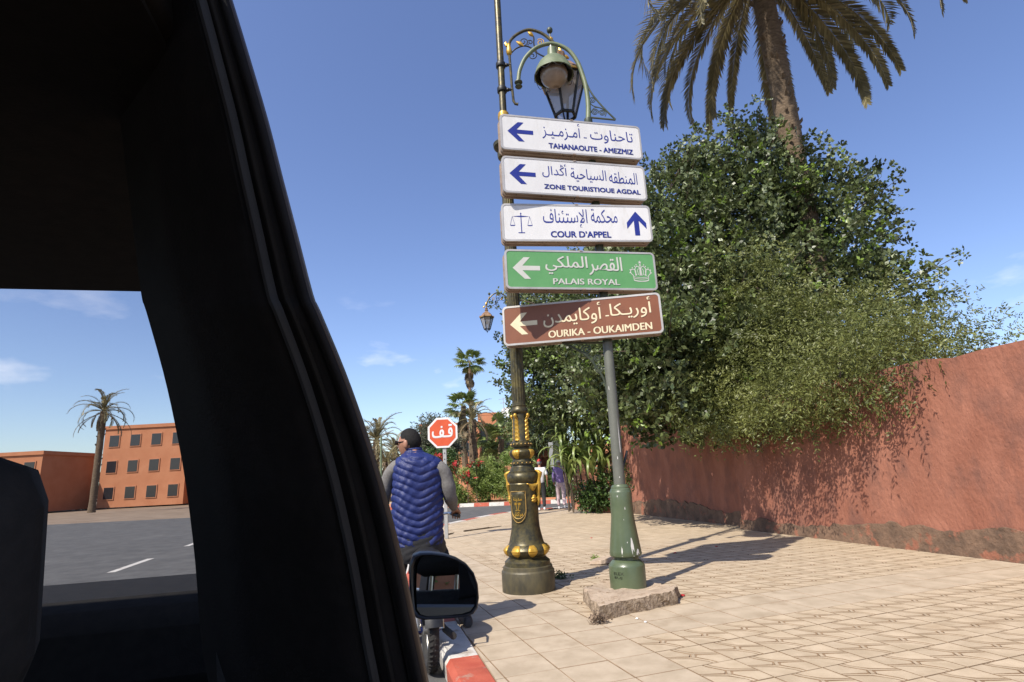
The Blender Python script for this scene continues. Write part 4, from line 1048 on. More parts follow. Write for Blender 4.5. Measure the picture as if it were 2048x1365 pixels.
wall_run(gw, 'rendered_face', [W2 + Vector((.12, .02)), W1 + Vector((.12, 0)), W0], 2.55, .35, m_terra)
wall_run(gw, 'nearer_face', [W3 + NS, W2 + NS + Vector((.12, .02))], 2.36, .45, m_terra)
def ragged_footing(pts):
    g_ = random.Random(3); mb = MB(); prev = None; sub = []
    for i in range(len(pts) - 1):
        a, c = Vector(pts[i]), Vector(pts[i + 1]); k = max(1, int((c - a).length / .09))
        sub += [a.lerp(c, j / k) for j in range(k)]
    sub.append(Vector(pts[-1])); vs = []; lev = .33
    for i, q in enumerate(sub):
        lev += g_.uniform(-.035, .035); lev = min(max(lev, .16), .46); nr = Vector((-.965, -.26)); j = .030 + g_.uniform(-.008, .012)
        vs += [(q.x + nr.x * (j + .02), q.y + nr.y * (j + .02), -.03), (q.x + nr.x * j, q.y + nr.y * j, lev * .6), (q.x + nr.x * j * .8, q.y + nr.y * j * .8, lev + g_.uniform(-.02, .02)), (q.x - nr.x * .05, q.y - nr.y * .05, lev)]
    mb.add(vs, [(i * 4 + k, i * 4 + k + 1, i * 4 + k + 5, i * 4 + k + 4) for i in range(len(sub) - 1) for k in range(3)]); mb.build('footing', m_footing, gw, angle=40)
ragged_footing([W2 + Vector((.12, .02)), W1 + Vector((.12, 0)), W0]); ragged_footing([W3 + NS, W2 + NS + Vector((.12, .02))])
def pier(a, w, d, h, m):
    mb = MB(); t = Vector((.26, -.965)); nr = Vector((-.965, -.26)); a = Vector(a)
    for (z0, z1, e) in ((-.05, .42, .03), (.42, h, 0.0)):
        q = [a - t * (w / 2 + e) + nr * (d + e), a + t * (w / 2 + e) + nr * (d + e), a + t * (w / 2 + e) - nr * .1, a - t * (w / 2 + e) - nr * .1]
        mb.add([(p.x, p.y, z0) for p in q] + [(p.x, p.y, z1) for p in q], [(0, 1, 5, 4), (1, 2, 6, 5), (2, 3, 7, 6), (3, 0, 4, 7), (4, 5, 6, 7)])
    mb.build('pier', m, gw, bevel=.015)
pier((3.02, 16.9), .30, .16, 2.6, m_terra_light)  # lighter terracotta puts the sunlit look of the wall end into its colour
# low planter border, mesh fence
pb = thing('planter_border', 'low pale terracotta border round the yucca bed', 'planter', (2.1, 18.6, 0))
bp_ = [(1.85, 19.9), (2.02, 18.95), (2.22, 18.1), (2.52, 17.25), (2.86, 17.05)]
mb = MB(); cv = catmull([(x, y, .07) for x, y in bp_], 5)
for i in range(len(cv) - 1): mb.bar(cv[i], cv[i + 1] + (cv[i + 1] - cv[i]) * .15, .16, .30 + random.uniform(-.02, .02))
mb.build('border_wall', m_terra_light, pb, bevel=.02)
mb = MB(); pl = [(x + .07, y + .15) for x, y in bp_] + [(3.2, 17.3), (3.0, 20.2)]
mb.add([(x, y, .14) for x, y in pl], [tuple(range(len(pl)))]); mb.build('soil', m_earth, pb, smooth=False)

# ------------------------------------------------------------------ foliage
def leaf_cloud(n_sprig, centers, radii, weights, leaf, width, per, up=.35, inner=.72, sprig_len=.22, seed=1, squash=None, droop=0.0, clip=None, curl=.25, fill=.25, clumpy=0.0):
    """leaf quads on short sprigs scattered through a union of ellipsoids. Returns (N,4,3)."""
    g = np.random.default_rng(seed)
    C = np.array(centers, float); Rr = np.array(radii, float)
    if Rr.ndim == 1: Rr = np.repeat(Rr[:, None], 3, 1)
    w = np.array(weights, float); w /= w.sum()
    idx = g.choice(len(C), n_sprig, p=w)
    d = g.normal(size=(n_sprig, 3)); d /= np.linalg.norm(d, axis=1)[:, None]
    rad = np.where(g.random(n_sprig) < fill, g.uniform(min(.25, inner * .8), inner, n_sprig), g.uniform(inner, 1.08, n_sprig))
    # lumpy outline
    lump = 1 + .16 * np.sin(d[:, 0] * 5.1 + idx) * np.sin(d[:, 2] * 6.3 + idx * 2.1) + .10 * np.sin(d[:, 1] * 11 + idx)
    p = C[idx] + d * Rr[idx] * (rad * lump)[:, None]
    if clumpy > 0:
        n3 = np.sin(p[:, 0] * 3.3 + 1.3) * np.sin(p[:, 1] * 2.9 + .4) + np.sin(p[:, 2] * 3.7 + p[:, 0] * 1.7) * .8 + np.sin(p[:, 0] * 7.3 + p[:, 2] * 6.1) * .5
        k = n3 > clumpy - 1.2; p = p[k]; d = d[k]; n_sprig = len(p)
    if clip is not None:
        k = clip(p); p = p[k]; d = d[k]; n_sprig = len(p)
    sd = d + g.normal(size=(n_sprig, 3)) * .6 + np.array([0, 0, up]); sd /= np.linalg.norm(sd, axis=1)[:, None]
    t = g.random((n_sprig, per)); L_ = sprig_len * g.uniform(.5, 1.3, n_sprig)
    side = np.cross(sd, g.normal(size=(n_sprig, 3))); side /= np.linalg.norm(side, axis=1)[:, None] + 1e-9
    third = np.cross(sd, side)
    sgn = np.where(np.arange(per) % 2 == 0, 1.0, -1.0)
    base = p[:, None, :] + sd[:, None, :] * (t * L_[:, None])[:, :, None]
    base[..., 2] -= droop * (t ** 2) * L_[:, None]
    ld = side[:, None, :] * sgn[None, :, None] + sd[:, None, :] * .55 + g.normal(size=(n_sprig, per, 3)) * curl
    ld[..., 2] -= droop * .6
    ld /= np.linalg.norm(ld, axis=2)[:, :, None]
    nrm = third[:, None, :] + g.normal(size=(n_sprig, per, 3)) * .55 + np.array([0, 0, .25])
    wd = np.cross(ld, nrm); wd /= np.linalg.norm(wd, axis=2)[:, :, None] + 1e-9
    ll = leaf * g.uniform(.7, 1.25, (n_sprig, per))[:, :, None]; ww = width * g.uniform(.8, 1.2, (n_sprig, per))[:, :, None]
    a = base; q = np.stack([a, a + ld * ll * .5 + wd * ww * .5, a + ld * ll, a + ld * ll * .5 - wd * ww * .5], axis=2)
    return q.reshape(-1, 4, 3)
def limbs(mb, root, targets, r0, g):
    root = Vector(root)
    for t in targets:
        t = Vector(t); mid = root.lerp(t, .5) + Vector(g.normal(size=3) * .18) * (t - root).length * .3 + Vector((0, 0, .12 * (t - root).length))
        pts = catmull([root, root.lerp(mid, .5) + Vector(g.normal(size=3) * .05), mid, t], 4); n_ = len(pts)
        mb.tube(pts, [r0 * (1 - .85 * i / (n_ - 1)) for i in range(n_)], 7)
def tree(name, label, base, trunk_h, r0, blobs, leaf_args, m, cat='tree', group=None, extra=None, seed=3, bark=None, lean_to=None):
    o = thing(name, label, cat, base, 0, group); g = np.random.default_rng(seed)
    top = Vector(base) + Vector((0, 0, trunk_h)) if lean_to is None else Vector(lean_to)
    mb = MB(); tp = catmull([base, Vector(base).lerp(top, .4) + Vector((g.normal() * .06, g.normal() * .06, 0)), top], 5)
    mb.tube(tp, [r0 * (1.25 - .45 * i / (len(tp) - 1)) for i in range(len(tp))], 10); mb.build('trunk', bark or m_bark, o)
    mb = MB(); limbs(mb, top, [b_[0] for b_ in blobs], r0 * .55, g); mb.build('limbs', bark or m_bark, o)
    C = [tuple(b_[0]) for b_ in blobs]; Rr = [b_[1] if hasattr(b_[1], '__len__') else (b_[1],) * 3 for b_ in blobs]
    V = leaf_cloud(centers=C, radii=Rr, weights=[np.prod(r_) ** .667 for r_ in Rr], seed=seed, **leaf_args)
    V = V - np.array(base)[None, None, :]
    link('crown', quads_mesh('crown', V), m, o, kind='stuff')
    if extra is not None:
        V = extra(C, Rr) - np.array(base)[None, None, :]
        link('young_shoots', quads_mesh('young_shoots', V), m_young, o, kind='stuff')
    return o
def keep_lane(p):
    """keep leaves off the open pavement in front"""
    return p[:, 2] > 1.75
B_ = lambda x, y, Y, r: (P(x, y, Y), r)
carob_blobs = [B_(1115, 655, 18.2, 1.6), B_(1105, 745, 18.2, 1.6), B_(1092, 812, 18.4, .95), B_(1165, 800, 17.4, 1.3), B_(1185, 705, 16.8, 1.75), B_(1215, 600, 16.4, 1.6),
               B_(1285, 690, 11.8, 1.45), B_(1265, 800, 12.2, .95), B_(1310, 560, 12.2, 1.5), B_(1350, 460, 12.6, 1.25), B_(1325, 395, 12.8, .75), B_(1372, 355, 12.8, .60),
               B_(1400, 600, 12.0, 1.6), B_(1440, 470, 12.4, 1.5), B_(1450, 350, 12.6, .80), B_(1500, 380, 12.6, 1.25), B_(1495, 300, 12.6, .70), B_(1370, 745, 11.0, 1.25), B_(1330, 835, 11.6, .70), B_(1420, 820, 11.2, .7),
               B_(1480, 640, 11.8, 1.5), B_(1560, 420, 13.0, 1.6), B_(1600, 560, 12.6, 1.8), B_(1650, 450, 13.2, 1.5), B_(1700, 620, 12.8, 1.6), B_(1560, 720, 11.8, 1.4), B_(1075, 700, 18.5, 1.15), B_(1240, 745, 12.4, 1.0), B_(1420, 700, 11.4, 1.2), B_(1250, 520, 13.0, .9),
               (Vector((2.4, 13.0, 3.4)), .85), (Vector((2.75, 11.7, 3.45)), .85), (Vector((3.05, 10.6, 3.5)), .75), (Vector((2.1, 13.6, 4.4)), .9)]  # extra clumps added towards the sun so the crown shades the wall
# a few sprigs that stand clear of the crown
twigs = [((1040, 690), (1010, 690), 17.6), ((1045, 790), (998, 768), 17.8), ((1045, 830), (1018, 815), 17.8), ((1330, 400), (1308, 325), 13.4), ((1375, 350), (1360, 285), 13.2), ((1440, 330), (1420, 285), 13.0), ((1350, 400), (1375, 310), 13.2), ((1490, 290), (1483, 250), 13), ((1040, 600), (1004, 590), 14.2), ((1420, 300), (1408, 296), 13.0)]
tw_C = []; tw_R = []
_g = random.Random(17); free = []
for (c, r_) in carob_blobs:
    for k in range(5):
        a = _g.uniform(0, 2 * PI); el = _g.uniform(-.1, 1.3); d = Vector((math.cos(a) * math.cos(el), math.sin(a) * math.cos(el), math.sin(el))); l = _g.uniform(.35, .8)
        free.append((c + d * r_ * .9, c + d * (r_ + l) + Vector((0, 0, .1))))
        for q in range(4): tw_C.append(free[-1][0].lerp(free[-1][1], q / 3)); tw_R.append((.17 - .025 * q,) * 3)
for (a, c, Y) in twigs:
    for k in range(6):
        t = k / 5; tw_C.append(P(a[0] + (c[0] - a[0]) * t, a[1] + (c[1] - a[1]) * t, Y)); tw_R.append((.20 - .10 * t,) * 3)
def carob_extra(C, Rr):
    return leaf_cloud(1100, C, Rr, [np.prod(r_) ** .667 for r_ in Rr], .10, .058, 9, inner=.92, sprig_len=.20, seed=77, clip=keep_lane, fill=0)
carob_base = (6.2, 14.6, 0)
ct = tree('carob_tree', 'broad dark green carob tree overhanging the terracotta wall behind the signs', carob_base, 2.6, .26, carob_blobs,
          dict(n_sprig=27000, leaf=.112, width=.078, per=9, up=.25, inner=.66, sprig_len=.28, clip=keep_lane, fill=.20, clumpy=.75), m_carob, extra=carob_extra, seed=5)
V = leaf_cloud(3000, tw_C, tw_R, [1] * len(tw_C), .095, .056, 8, inner=.3, sprig_len=.16, seed=9, fill=.3, clip=keep_lane) - np.array(carob_base)
link('outer_sprigs', quads_mesh('outer_sprigs', V), m_carob, ct, kind='stuff')
mb = MB()
for (a, c, Y) in twigs: mb.tube([P(a[0] + (a[0] - c[0]) * .8, a[1] + (a[1] - c[1]) * .8, Y), P(*a, Y), P(*c, Y)], [.018, .012, .005], 5)
for a, c in free: mb.tube([a.lerp(c, -.6), a, c], [.016, .011, .004], 5)
mb.build('outer_twigs', m_bark, ct, kind='stuff')
pep_blobs = [B_(1500, 560, 10.6, .85), B_(1520, 660, 10.4, 1.0), B_(1480, 700, 10.4, .55), B_(1430, 770, 10.3, .65), B_(1385, 810, 10.4, .35), B_(1470, 820, 10.2, .65), B_(1530, 790, 10.0, .9), B_(1505, 870, 9.9, .48), B_(1470, 865, 9.9, .42), B_(1435, 845, 10.0, .42), B_(1510, 905, 9.7, .30), B_(1560, 880, 9.7, .6), B_(1620, 900, 9.6, .6), B_(1700, 880, 9.5, .8), B_(1545, 835, 9.0, .55), B_(1600, 800, 8.7, .7), B_(1680, 760, 8.1, .75), B_(1790, 720, 7.6, .8), B_(1640, 850, 8.4, .4), B_(1600, 700, 10, 1.3), B_(1650, 830, 9.8, 1.0), B_(1720, 700, 10, 1.3), B_(1800, 800, 9.6, 1.1), B_(1900, 760, 9.4, 1.3)]
tree('pepper_tree', 'fine leaved yellow green tree leaning over the right end of the wall', (6.4, 10.4, 0), 2.7, .18, pep_blobs,
     dict(n_sprig=16000, leaf=.068, width=.020, per=11, up=-.1, inner=.55, sprig_len=.36, droop=.35, clip=keep_lane, fill=.30), m_pepper, seed=8)

# ------------------------------------------------------------------ yucca clump in the bed
def strap_mesh(name, L_, w, bend, seed):
    g = random.Random(seed); mb = MB(); n_ = 9
    vs = []
    a = R(80); x = z = 0.0
    for i in range(n_ + 1):
        t = i / n_; ww = w * (1 - t ** 2.2) * (.55 + .45 * min(t * 5, 1)) + .002
        vs += [(x, -ww, z + ww * .35), (x, 0, z), (x, ww, z + ww * .35)]
        a -= bend * (0.25 + 1.5 * t) / n_; x += math.cos(a) * L_ / n_; z += math.sin(a) * L_ / n_
    mb.add(vs, [f_ for i in range(n_) for f_ in ((i * 3, i * 3 + 1, i * 3 + 4, i * 3 + 3), (i * 3 + 1, i * 3 + 2, i * 3 + 5, i * 3 + 4))])
    return mb.mesh(name, smooth=True, angle=80)
straps = []
for k in range(7):
    me = strap_mesh('strap_leaf', 1.0 + .11 * k, .054 + .005 * (k % 3), 2.2 + .34 * k, k); me.materials.append(m_yucca); straps.append(me)  # strap variants
yu = thing('yucca_plant', 'large yucca with long drooping strap leaves beside the green pole', 'plant', (2.35, 18.0, .14))
heads = [P(1128, 925, 17.4), P(1140, 965, 17.0), P(1170, 930, 17.0), P(1200, 915, 17.0), P(1130, 905, 17.6), P(1165, 890, 17.4), P(1195, 900, 17.3), P(1215, 875, 17.2), P(1150, 945, 17.2), P(1185, 950, 17.0), P(1205, 945, 17.0), P(1118, 870, 17.8), P(1150, 865, 17.6), P(1190, 862, 17.4)]
g = random.Random(4)
for hi, h_ in enumerate(heads):
    mb = MB(); mb.tube(catmull([(h_.x + .1 * g.uniform(-1, 1) + .12, h_.y + .3, .05), (h_.x + .08, h_.y + .2, h_.z * .5), (h_.x, h_.y, h_.z)], 4), [.028] * 9, 7); mb.build('stem', m_bark, yu)
    for k in range(28):
        ob = link('strap_leaf', straps[g.randrange(7)], None, yu); ob.location = (h_.x - 2.35, h_.y - 18.0, h_.z - .14 + g.uniform(-.06, .1))
        ob.rotation_euler = (g.uniform(-.25, .25), R(-12) + g.uniform(-.5, .45), g.uniform(0, 2 * PI)); s_ = g.uniform(.75, 1.12); ob.scale = (s_, s_, s_)
iv = thing('bed_shrub', 'low leafy green shrub under the yucca at the planter border', 'plant', (2.6, 17.4, .1))
V = leaf_cloud(900, [P(1190, 985, 17.2), P(1205, 1000, 17.0), P(1178, 1000, 17.4), P(1213, 960, 17.1)], [.42, .35, .33, .4], [1, 1, 1, 1], .075, .055, 6, seed=21, inner=.3) - np.array((2.6, 17.4, .1))
link('leaves', quads_mesh('leaves', V), m_ivy, iv, kind='stuff')
mb = MB()
for k in range(9): mb.tube([(2.45 + .05 * k, 17.4 + .05 * k, .1), (2.45 + .06 * k + .1 * math.sin(k), 17.3 + .05 * k, .6 + .1 * (k % 3))], [.012, .006], 5)
mb.build('stems', m_bark, iv)
mf = thing('wire_mesh', 'dark brown wire mesh leaning by the yucca bed', 'fence', (2.75, 16.95, 0))
mb = MB(); a0, a1 = P(1212, 1010, 16.9), P(1224, 905, 16.9)
for k in range(14):
    t = k / 13; mb.tube([(2.45 + .42 * t, 17.0 - .06 * t, .12), (2.62 + .30 * t, 17.0 - .06 * t, 1.75)], .006, 4)
for k in range(22):
    t = k / 21; mb.tube([(2.45 + .17 * t, 17.0, .12 + 1.63 * t), (2.87 + .05 * t, 16.94, .12 + 1.63 * t)], .006, 4)
mb.build('wires', m_dry, mf)
mf2 = thing('wall_creeper', 'dark creeper clinging to the lit end of the terracotta wall', 'plant', (3.0, 16.6, 0))
V = leaf_cloud(170, [P(1262, 945, 16.4), P(1266, 965, 16.3), P(1264, 925, 16.4)], [.16, .16, .1], [1, 1, .5], .09, .03, 6, seed=23, inner=.3) - np.array((3.0, 16.6, 0))
link('leaves', quads_mesh('leaves', V), m_ivy, mf2, kind='stuff')
mb = MB(); mb.tube(catmull([(2.95, 16.5, 0), (2.9, 16.45, .5), P(1264, 945, 16.4)], 4), .012, 5); mb.build('stem', m_bark, mf2)

# ------------------------------------------------------------------ palms
def frond_mesh(name, L_, droop, seed, nl=58, ll=.42, lw=.018, vang=38, a_start=35, stiff=False):
    g = random.Random(seed); mb = MB(); n_ = 16; pts = []; a = R(a_start); x = z = 0.0
    for i in range(n_ + 1):
        pts.append(Vector((x, 0, z))); a -= droop * (.35 + 1.3 * i / n_) / n_; x += math.cos(a) * L_ / n_; z += math.sin(a) * L_ / n_
    mb.tube(pts, [.030 * (1 - .88 * i / n_) + .002 for i in range(n_ + 1)], 5)
    for k in range(nl):
        t = .12 + .88 * k / (nl - 1); f_ = t * n_; i = min(int(f_), n_ - 1); p = pts[i].lerp(pts[i + 1], f_ - i); tg = (pts[i + 1] - pts[i]).normalized()
        up = Vector((-tg.z, 0, tg.x)); l = ll * (math.sin(PI * (.12 + .80 * t)) ** .6) * g.uniform(.85, 1.12)
        for s_ in (-1, 1):
            va = R(vang + g.uniform(-14, 14)); fw = .75 + .5 * t
            if stiff: fw = .95 + .5 * t
            d = (tg * fw + Vector((0, s_, 0)) * math.cos(va) + up * math.sin(va) * g.uniform(.2, 1.0)).normalized()
            w_ = d.cross(up + Vector((0, s_ * .4, 0))).normalized() * lw * .5
            m_ = p + d * l * .55; e = p + d * l + Vector((0, 0, -(.02 if stiff else .10) * l))
            mb.add([p - w_ * .5, p + w_ * .5, m_ + w_, e, m_ - w_], [(0, 1, 2, 4), (4, 2, 3)])
    return mb.mesh(name, smooth=False)
def date_palm(name, label, base, h, r, n_f, L_, seed, group=None, hang=0, lean_xy=(0, 0), m_main=None, lod=1.0, m_hang=None, hangspec=None):
    o = thing(name, label, 'palm tree', base, 0, group); g = random.Random(seed)
    mb = MB(); bx, by, bz = base; n_ = 14; pts = [(bx + lean_xy[0] * (i / n_) ** 1.5, by + lean_xy[1] * (i / n_) ** 1.5, bz + h * i / n_) for i in range(n_ + 1)]
    mb.tube(pts, [r * (1.25 if i == 0 else 1.0 + .06 * (i % 2)) for i in range(n_ + 1)], 12); mb.build('trunk', m_palmbark, o)
    nb = MB(); top = Vector(pts[-1])
    for k in range(int(70 * lod)):
        zz = bz + h * (.45 + .53 * g.random()); a = g.uniform(0, 2 * PI); t_ = (zz - bz) / h; c = Vector((bx + lean_xy[0] * t_ ** 1.5, by + lean_xy[1] * t_ ** 1.5, zz))
        d = Vector((math.cos(a), math.sin(a), 0)); nb.tube([c + d * r * .9, c + d * (r * 1.25) + Vector((0, 0, .09)), c + d * (r * 1.35) + Vector((0, 0, .16))], [.05, .04, .012], 5)
    nb.build('frond_stubs', m_palmbark, o, kind='stuff')
    meshes = {}
    for k in range(n_f):
        el = k / n_f; v = k % 3; key = ('u', v, int(el * 4))
        if key not in meshes:
            me = frond_mesh('frond', L_, 1.35 + .30 * v + 1.1 * el, seed + 10 * v + int(el * 4), nl=int(60 * lod), ll=L_ * .125, lw=L_ * .0085 / lod ** 1.3, a_start=78 - 80 * (int(el * 4) / 4)); me.materials.append(m_main or m_frond); meshes[key] = me
        ob = link('frond', meshes[key], None, o); ob.location = top - Vector(base); ob.rotation_euler = (g.uniform(-.15, .15), g.uniform(-.12, .12), k * 2.39996 + g.uniform(-.2, .2)); s_ = g.uniform(.85, 1.1); ob.scale = (s_,) * 3
    for k in range(hang):
        key = ('h', k % 4)
        if key not in meshes:
            me = frond_mesh('hanging_frond', L_, 1.15 + .13 * (k % 4), seed + 50 + k % 4, nl=int(105 * lod), ll=L_ * .088, lw=L_ * .0095 / lod ** 1.3, a_start=-8, vang=22, stiff=True); me.materials.append(m_hang or m_frond_dry); meshes[key] = me
        ob = link('hanging_frond', meshes[key], None, o); ob.location = top - Vector(base) - Vector((0, 0, .12))
        rz = k * 2 * PI / hang + g.uniform(-.25, .25); sc_ = g.uniform(.85, 1.1); ry = g.uniform(-.1, .25)
        ob.rotation_euler = (g.uniform(-.1, .1), ry, rz); ob.scale = (sc_,) * 3
    return o
pc = P(1512, -80, 12.4)
big = date_palm('date_palm', 'tall date palm with drooping fronds hanging into the top right', (pc.x, pc.y, 0), pc.z, .26, 28, 5.0, 31, hang=34, m_hang=m_frond)

def fan_mesh(name, r, seed, n_=22, petiole=.9):
    g = random.Random(seed); mb = MB(); mb.tube([(0, 0, 0), (petiole, 0, .05)], [.014, .008], 4)
    for k in range(n_):
        a = R(-125 + 250 * k / (n_ - 1)); l = r * (.78 + .22 * math.cos(a)) * g.uniform(.9, 1.05); w = r * .085
        d = Vector((math.cos(a), math.sin(a), 0)); s_ = Vector((-d.y, d.x, 0)); p = Vector((petiole, 0, .05)); fold = .02 * r * (1 if k % 2 else -1)
        m_ = p + d * l * .6 + Vector((0, 0, fold - .03 * r)); e = p + d * l + Vector((0, 0, -.30 * r * g.uniform(.5, 1.3)))
        mb.add([p, m_ + s_ * w, e, m_ - s_ * w], [(0, 1, 2, 3)])
    return mb.mesh(name, smooth=False)
fan_me = [fan_mesh('fan_leaf', .72, k) for k in range(3)]
for me in fan_me: me.materials.append(m_fan)
fan_dry = [fan_mesh('dry_fan_leaf', .70, 7 + k) for k in range(2)]
for me in fan_dry: me.materials.append(m_frond_dry)
def fan_palm(label, base, h, r, n_leaf, n_dry, seed, s0=1.0, skirt=2.2, group=None, trunk_m=None):
    o = thing('fan_palm', label, 'palm tree', base, 0, group); g = random.Random(seed); mb = MB(); n_ = 12
    mb.tube([(base[0] + .05 * math.sin(i * .6), base[1], base[2] + h * i / n_) for i in range(n_ + 1)], [r * (1.2 - .3 * i / n_) for i in range(n_ + 1)], 9); mb.build('trunk', trunk_m or m_palmthin, o)
    for k in range(n_leaf):
        ob = link('fan_leaf', fan_me[k % 3], None, o); ob.location = (0, 0, h - .15 + g.uniform(-.1, .15)); el = g.uniform(-.95, .75)
        ob.rotation_euler = (g.uniform(-.3, .3), el, k * 2.4 + g.uniform(-.2, .2)); ob.scale = (s0 * g.uniform(.85, 1.1),) * 3
    for k in range(n_dry):
        ob = link('dry_fan_leaf', fan_dry[k % 2], None, o); ob.location = (0, 0, h - .3 - skirt * g.random()); 
        ob.rotation_euler = (g.uniform(-.3, .3), g.uniform(1.15, 1.45), g.uniform(0, 2 * PI)); ob.scale = (s0 * .8 * g.uniform(.7, 1.1),) * 3
    return o
# ------------------------------------------------------------------ across the roundabout
def at_ground(x, Y, z=0.0):
    p = P(x, 950, Y); return Vector((p.x, Y, z))
def height(x, y, Y): return P(x, y, Y).z
# palms
b0 = at_ground(946, 42); h_ = height(943, 722, 42)
fan_palm('very tall thin fan palm with a brown skirt behind the stop sign', b0, h_, .10, 28, 12, 3, .90, .9, 'fan palms across the roundabout')
b0 = at_ground(930, 39); h_ = height(927, 812, 39)
fan_palm('shorter fan palm with shaggy brown trunk just right of the stop sign', b0, h_, .20, 22, 24, 5, .92, 1.5, 'fan palms across the roundabout', trunk_m=m_palmbark)
b0 = at_ground(948, 37); h_ = height(948, 840, 37)
date_palm('date_palm', 'date palm with arching brownish fronds right of the stop sign', b0, h_, .26, 18, 2.1, 41, 'date palms across the roundabout', hang=7, lod=.55)
for i, (x, y, Y, s_) in enumerate(((985, 862, 40, 1.2), (1005, 878, 38, 1.15))):
    b0 = at_ground(x, Y); fan_palm(('low fan palm against the ochre building', 'small fan palm just left of the dark lamp post')[i], b0, height(x, y, Y), .22, 20, 30, 20 + i, s_, 2.0, 'fan palms across the roundabout', trunk_m=m_palmbark)
for i, (x, y, Y, L_, n_) in enumerate(((752, 882, 40, 2.6, 26), (790, 905, 38, 1.9, 20), (718, 890, 44, 2.6, 20), (775, 925, 36, 1.5, 18))):
    b0 = at_ground(x, Y); date_palm('date_palm', ('date palm left of the rider, tallest of its clump', 'date palm close beside the rider\'s left shoulder', 'date palm mostly hidden behind the car pillar', 'short palm low behind the rider\'s shoulder')[i], b0, height(x, y, Y), .22, n_, L_, 60 + i, 'date palms across the roundabout', hang=8, lod=.5)
# trees and shrubs
def far_tree(name, label, blobs, base, m, n_sprig, leaf, width, per=8, cat='tree', seed=1, trunk=.14, sl=.4, up=.2, group=None, droop=0.0, clumpy=0.0):
    return tree(name, label, base, max(.5, min(b_[0].z for b_ in blobs) * .6), trunk, blobs, dict(n_sprig=n_sprig, leaf=leaf, width=width, per=per, up=up, inner=.6, sprig_len=sl, fill=.25, droop=droop, clumpy=clumpy), m, cat, group, seed=seed)
far_tree('olive_tree', 'rounded grey green tree behind the stop sign', [B_(862, 870, 34, 1.0), B_(872, 905, 34, 1.2), B_(850, 905, 34, .8), B_(878, 860, 34.5, .7), B_(895, 890, 34.5, .9)], at_ground(868, 34), m_grey_leaf, 2600, .13, .06, seed=31)
far_tree('dark_shrub', 'dark green shrub below the stop sign', [B_(872, 935, 32, .9), B_(890, 925, 32, .7), B_(850, 935, 32, .9)], at_ground(872, 32), m_ivy, 1500, .13, .07, cat='shrub', seed=32)
for i, (bl, n_) in enumerate((([B_(938, 968, 28.6, .62), B_(922, 978, 28.4, .55), B_(908, 985, 28.2, .42)], 2600), ([B_(978, 950, 29, .85), B_(965, 970, 28.6, .65), B_(990, 968, 28.6, .7), B_(998, 942, 29, .7)], 3600), ([B_(1015, 955, 28.8, .8), B_(1030, 940, 29, .9), B_(1025, 975, 28.4, .6)], 2600))):
    far_tree('hedge_bush', ('feathery green bush nearest the rider across the road', 'largest feathery green bush left of the dark lamp post', 'feathery green bush partly behind the dark lamp post')[i], bl, at_ground((928, 978, 1022)[i], 28.7), m_bush, n_, .12, .034, 9, 'bush', 33 + i, .05, .34, .3, 'bushes across the road', droop=.3, clumpy=.8)
for i, (x, y, Y, r_) in enumerate(((880, 925, 29.5, .30), (905, 935, 29.3, .3), (952, 930, 28.0, .22), (868, 915, 29.6, .25), (935, 955, 27.9, .2))):
    o = thing('flowering_shrub', ('red bougainvillea spray above the rider\'s right shoulder', 'red flowers in front of the low terracotta wall', 'small cluster of red flowers on the green bush', 'red flowers close beside the stop post', 'lowest small red flower cluster on the bush')[i], 'flowers', P(x, y, Y), 0, 'red flower clusters across the road'); c = o.location
    V = leaf_cloud(20, [(0, 0, 0)], [(r_ * 1.3, r_, r_ * .6)], [1], .10, .08, 5, seed=90 + i, inner=.3); link('petals', quads_mesh('petals', V), m_flower, o, kind='stuff')
    V = leaf_cloud(60, [(0, 0, -.1)], [(r_ * 1.4, r_, r_ * .7)], [1], .12, .05, 5, seed=95 + i, inner=.3); link('leaves', quads_mesh('leaves', V), m_ivy, o, kind='stuff')
    mb = MB(); mb.tube([(0, 0, -c.z), (0, 0, 0)], .02, 5); mb.build('stem', m_bark, o, local=True)
# low walls and ground cover behind the bushes
lw = thing('low_wall', 'low terracotta wall behind the bushes across the road', 'wall', (-3, 31.6, 0))
a, c = at_ground(868, 32.2), at_ground(1045, 30.6)
wall_run(lw, 'rendered_face', [(c.x, c.y), (a.x, a.y)], height(930, 935, 31.5), .3, m_terra_light)
pw = thing('niche_wall', 'pinkish terracotta wall with a dark niche behind the two walkers', 'wall', (2, 31, 0))
a, c = at_ground(1046, 31), at_ground(1300, 31); ph = height(1100, 893, 31)
nx0, nx1, nz0, nz1 = P(1082, 950, 31).x, P(1125, 950, 31).x, P(1100, 940, 31).z, P(1100, 914, 31).z
mb = MB()
for (x0, x1, z0, z1) in ((a.x, nx0, -.05, ph), (nx1, c.x, -.05, ph), (nx0, nx1, nz1, ph), (nx0, nx1, -.05, nz0)):
    mb.box(((x0 + x1) / 2, 31.15, (z0 + z1) / 2), (x1 - x0, .3, z1 - z0))
mb.build('rendered_face', m_terra_light, pw, smooth=False)
mb = MB(); mb.box(((nx0 + nx1) / 2, 31.45, (nz0 + nz1) / 2), (nx1 - nx0 + .2, .1, nz1 - nz0 + .2)); mb.build('niche_back', m_terra, pw, smooth=False)
dv = thing('dry_creeper', 'dry brown creeper hanging over the terracotta wall behind the walkers', 'plant', (1.5, 30.6, 0))
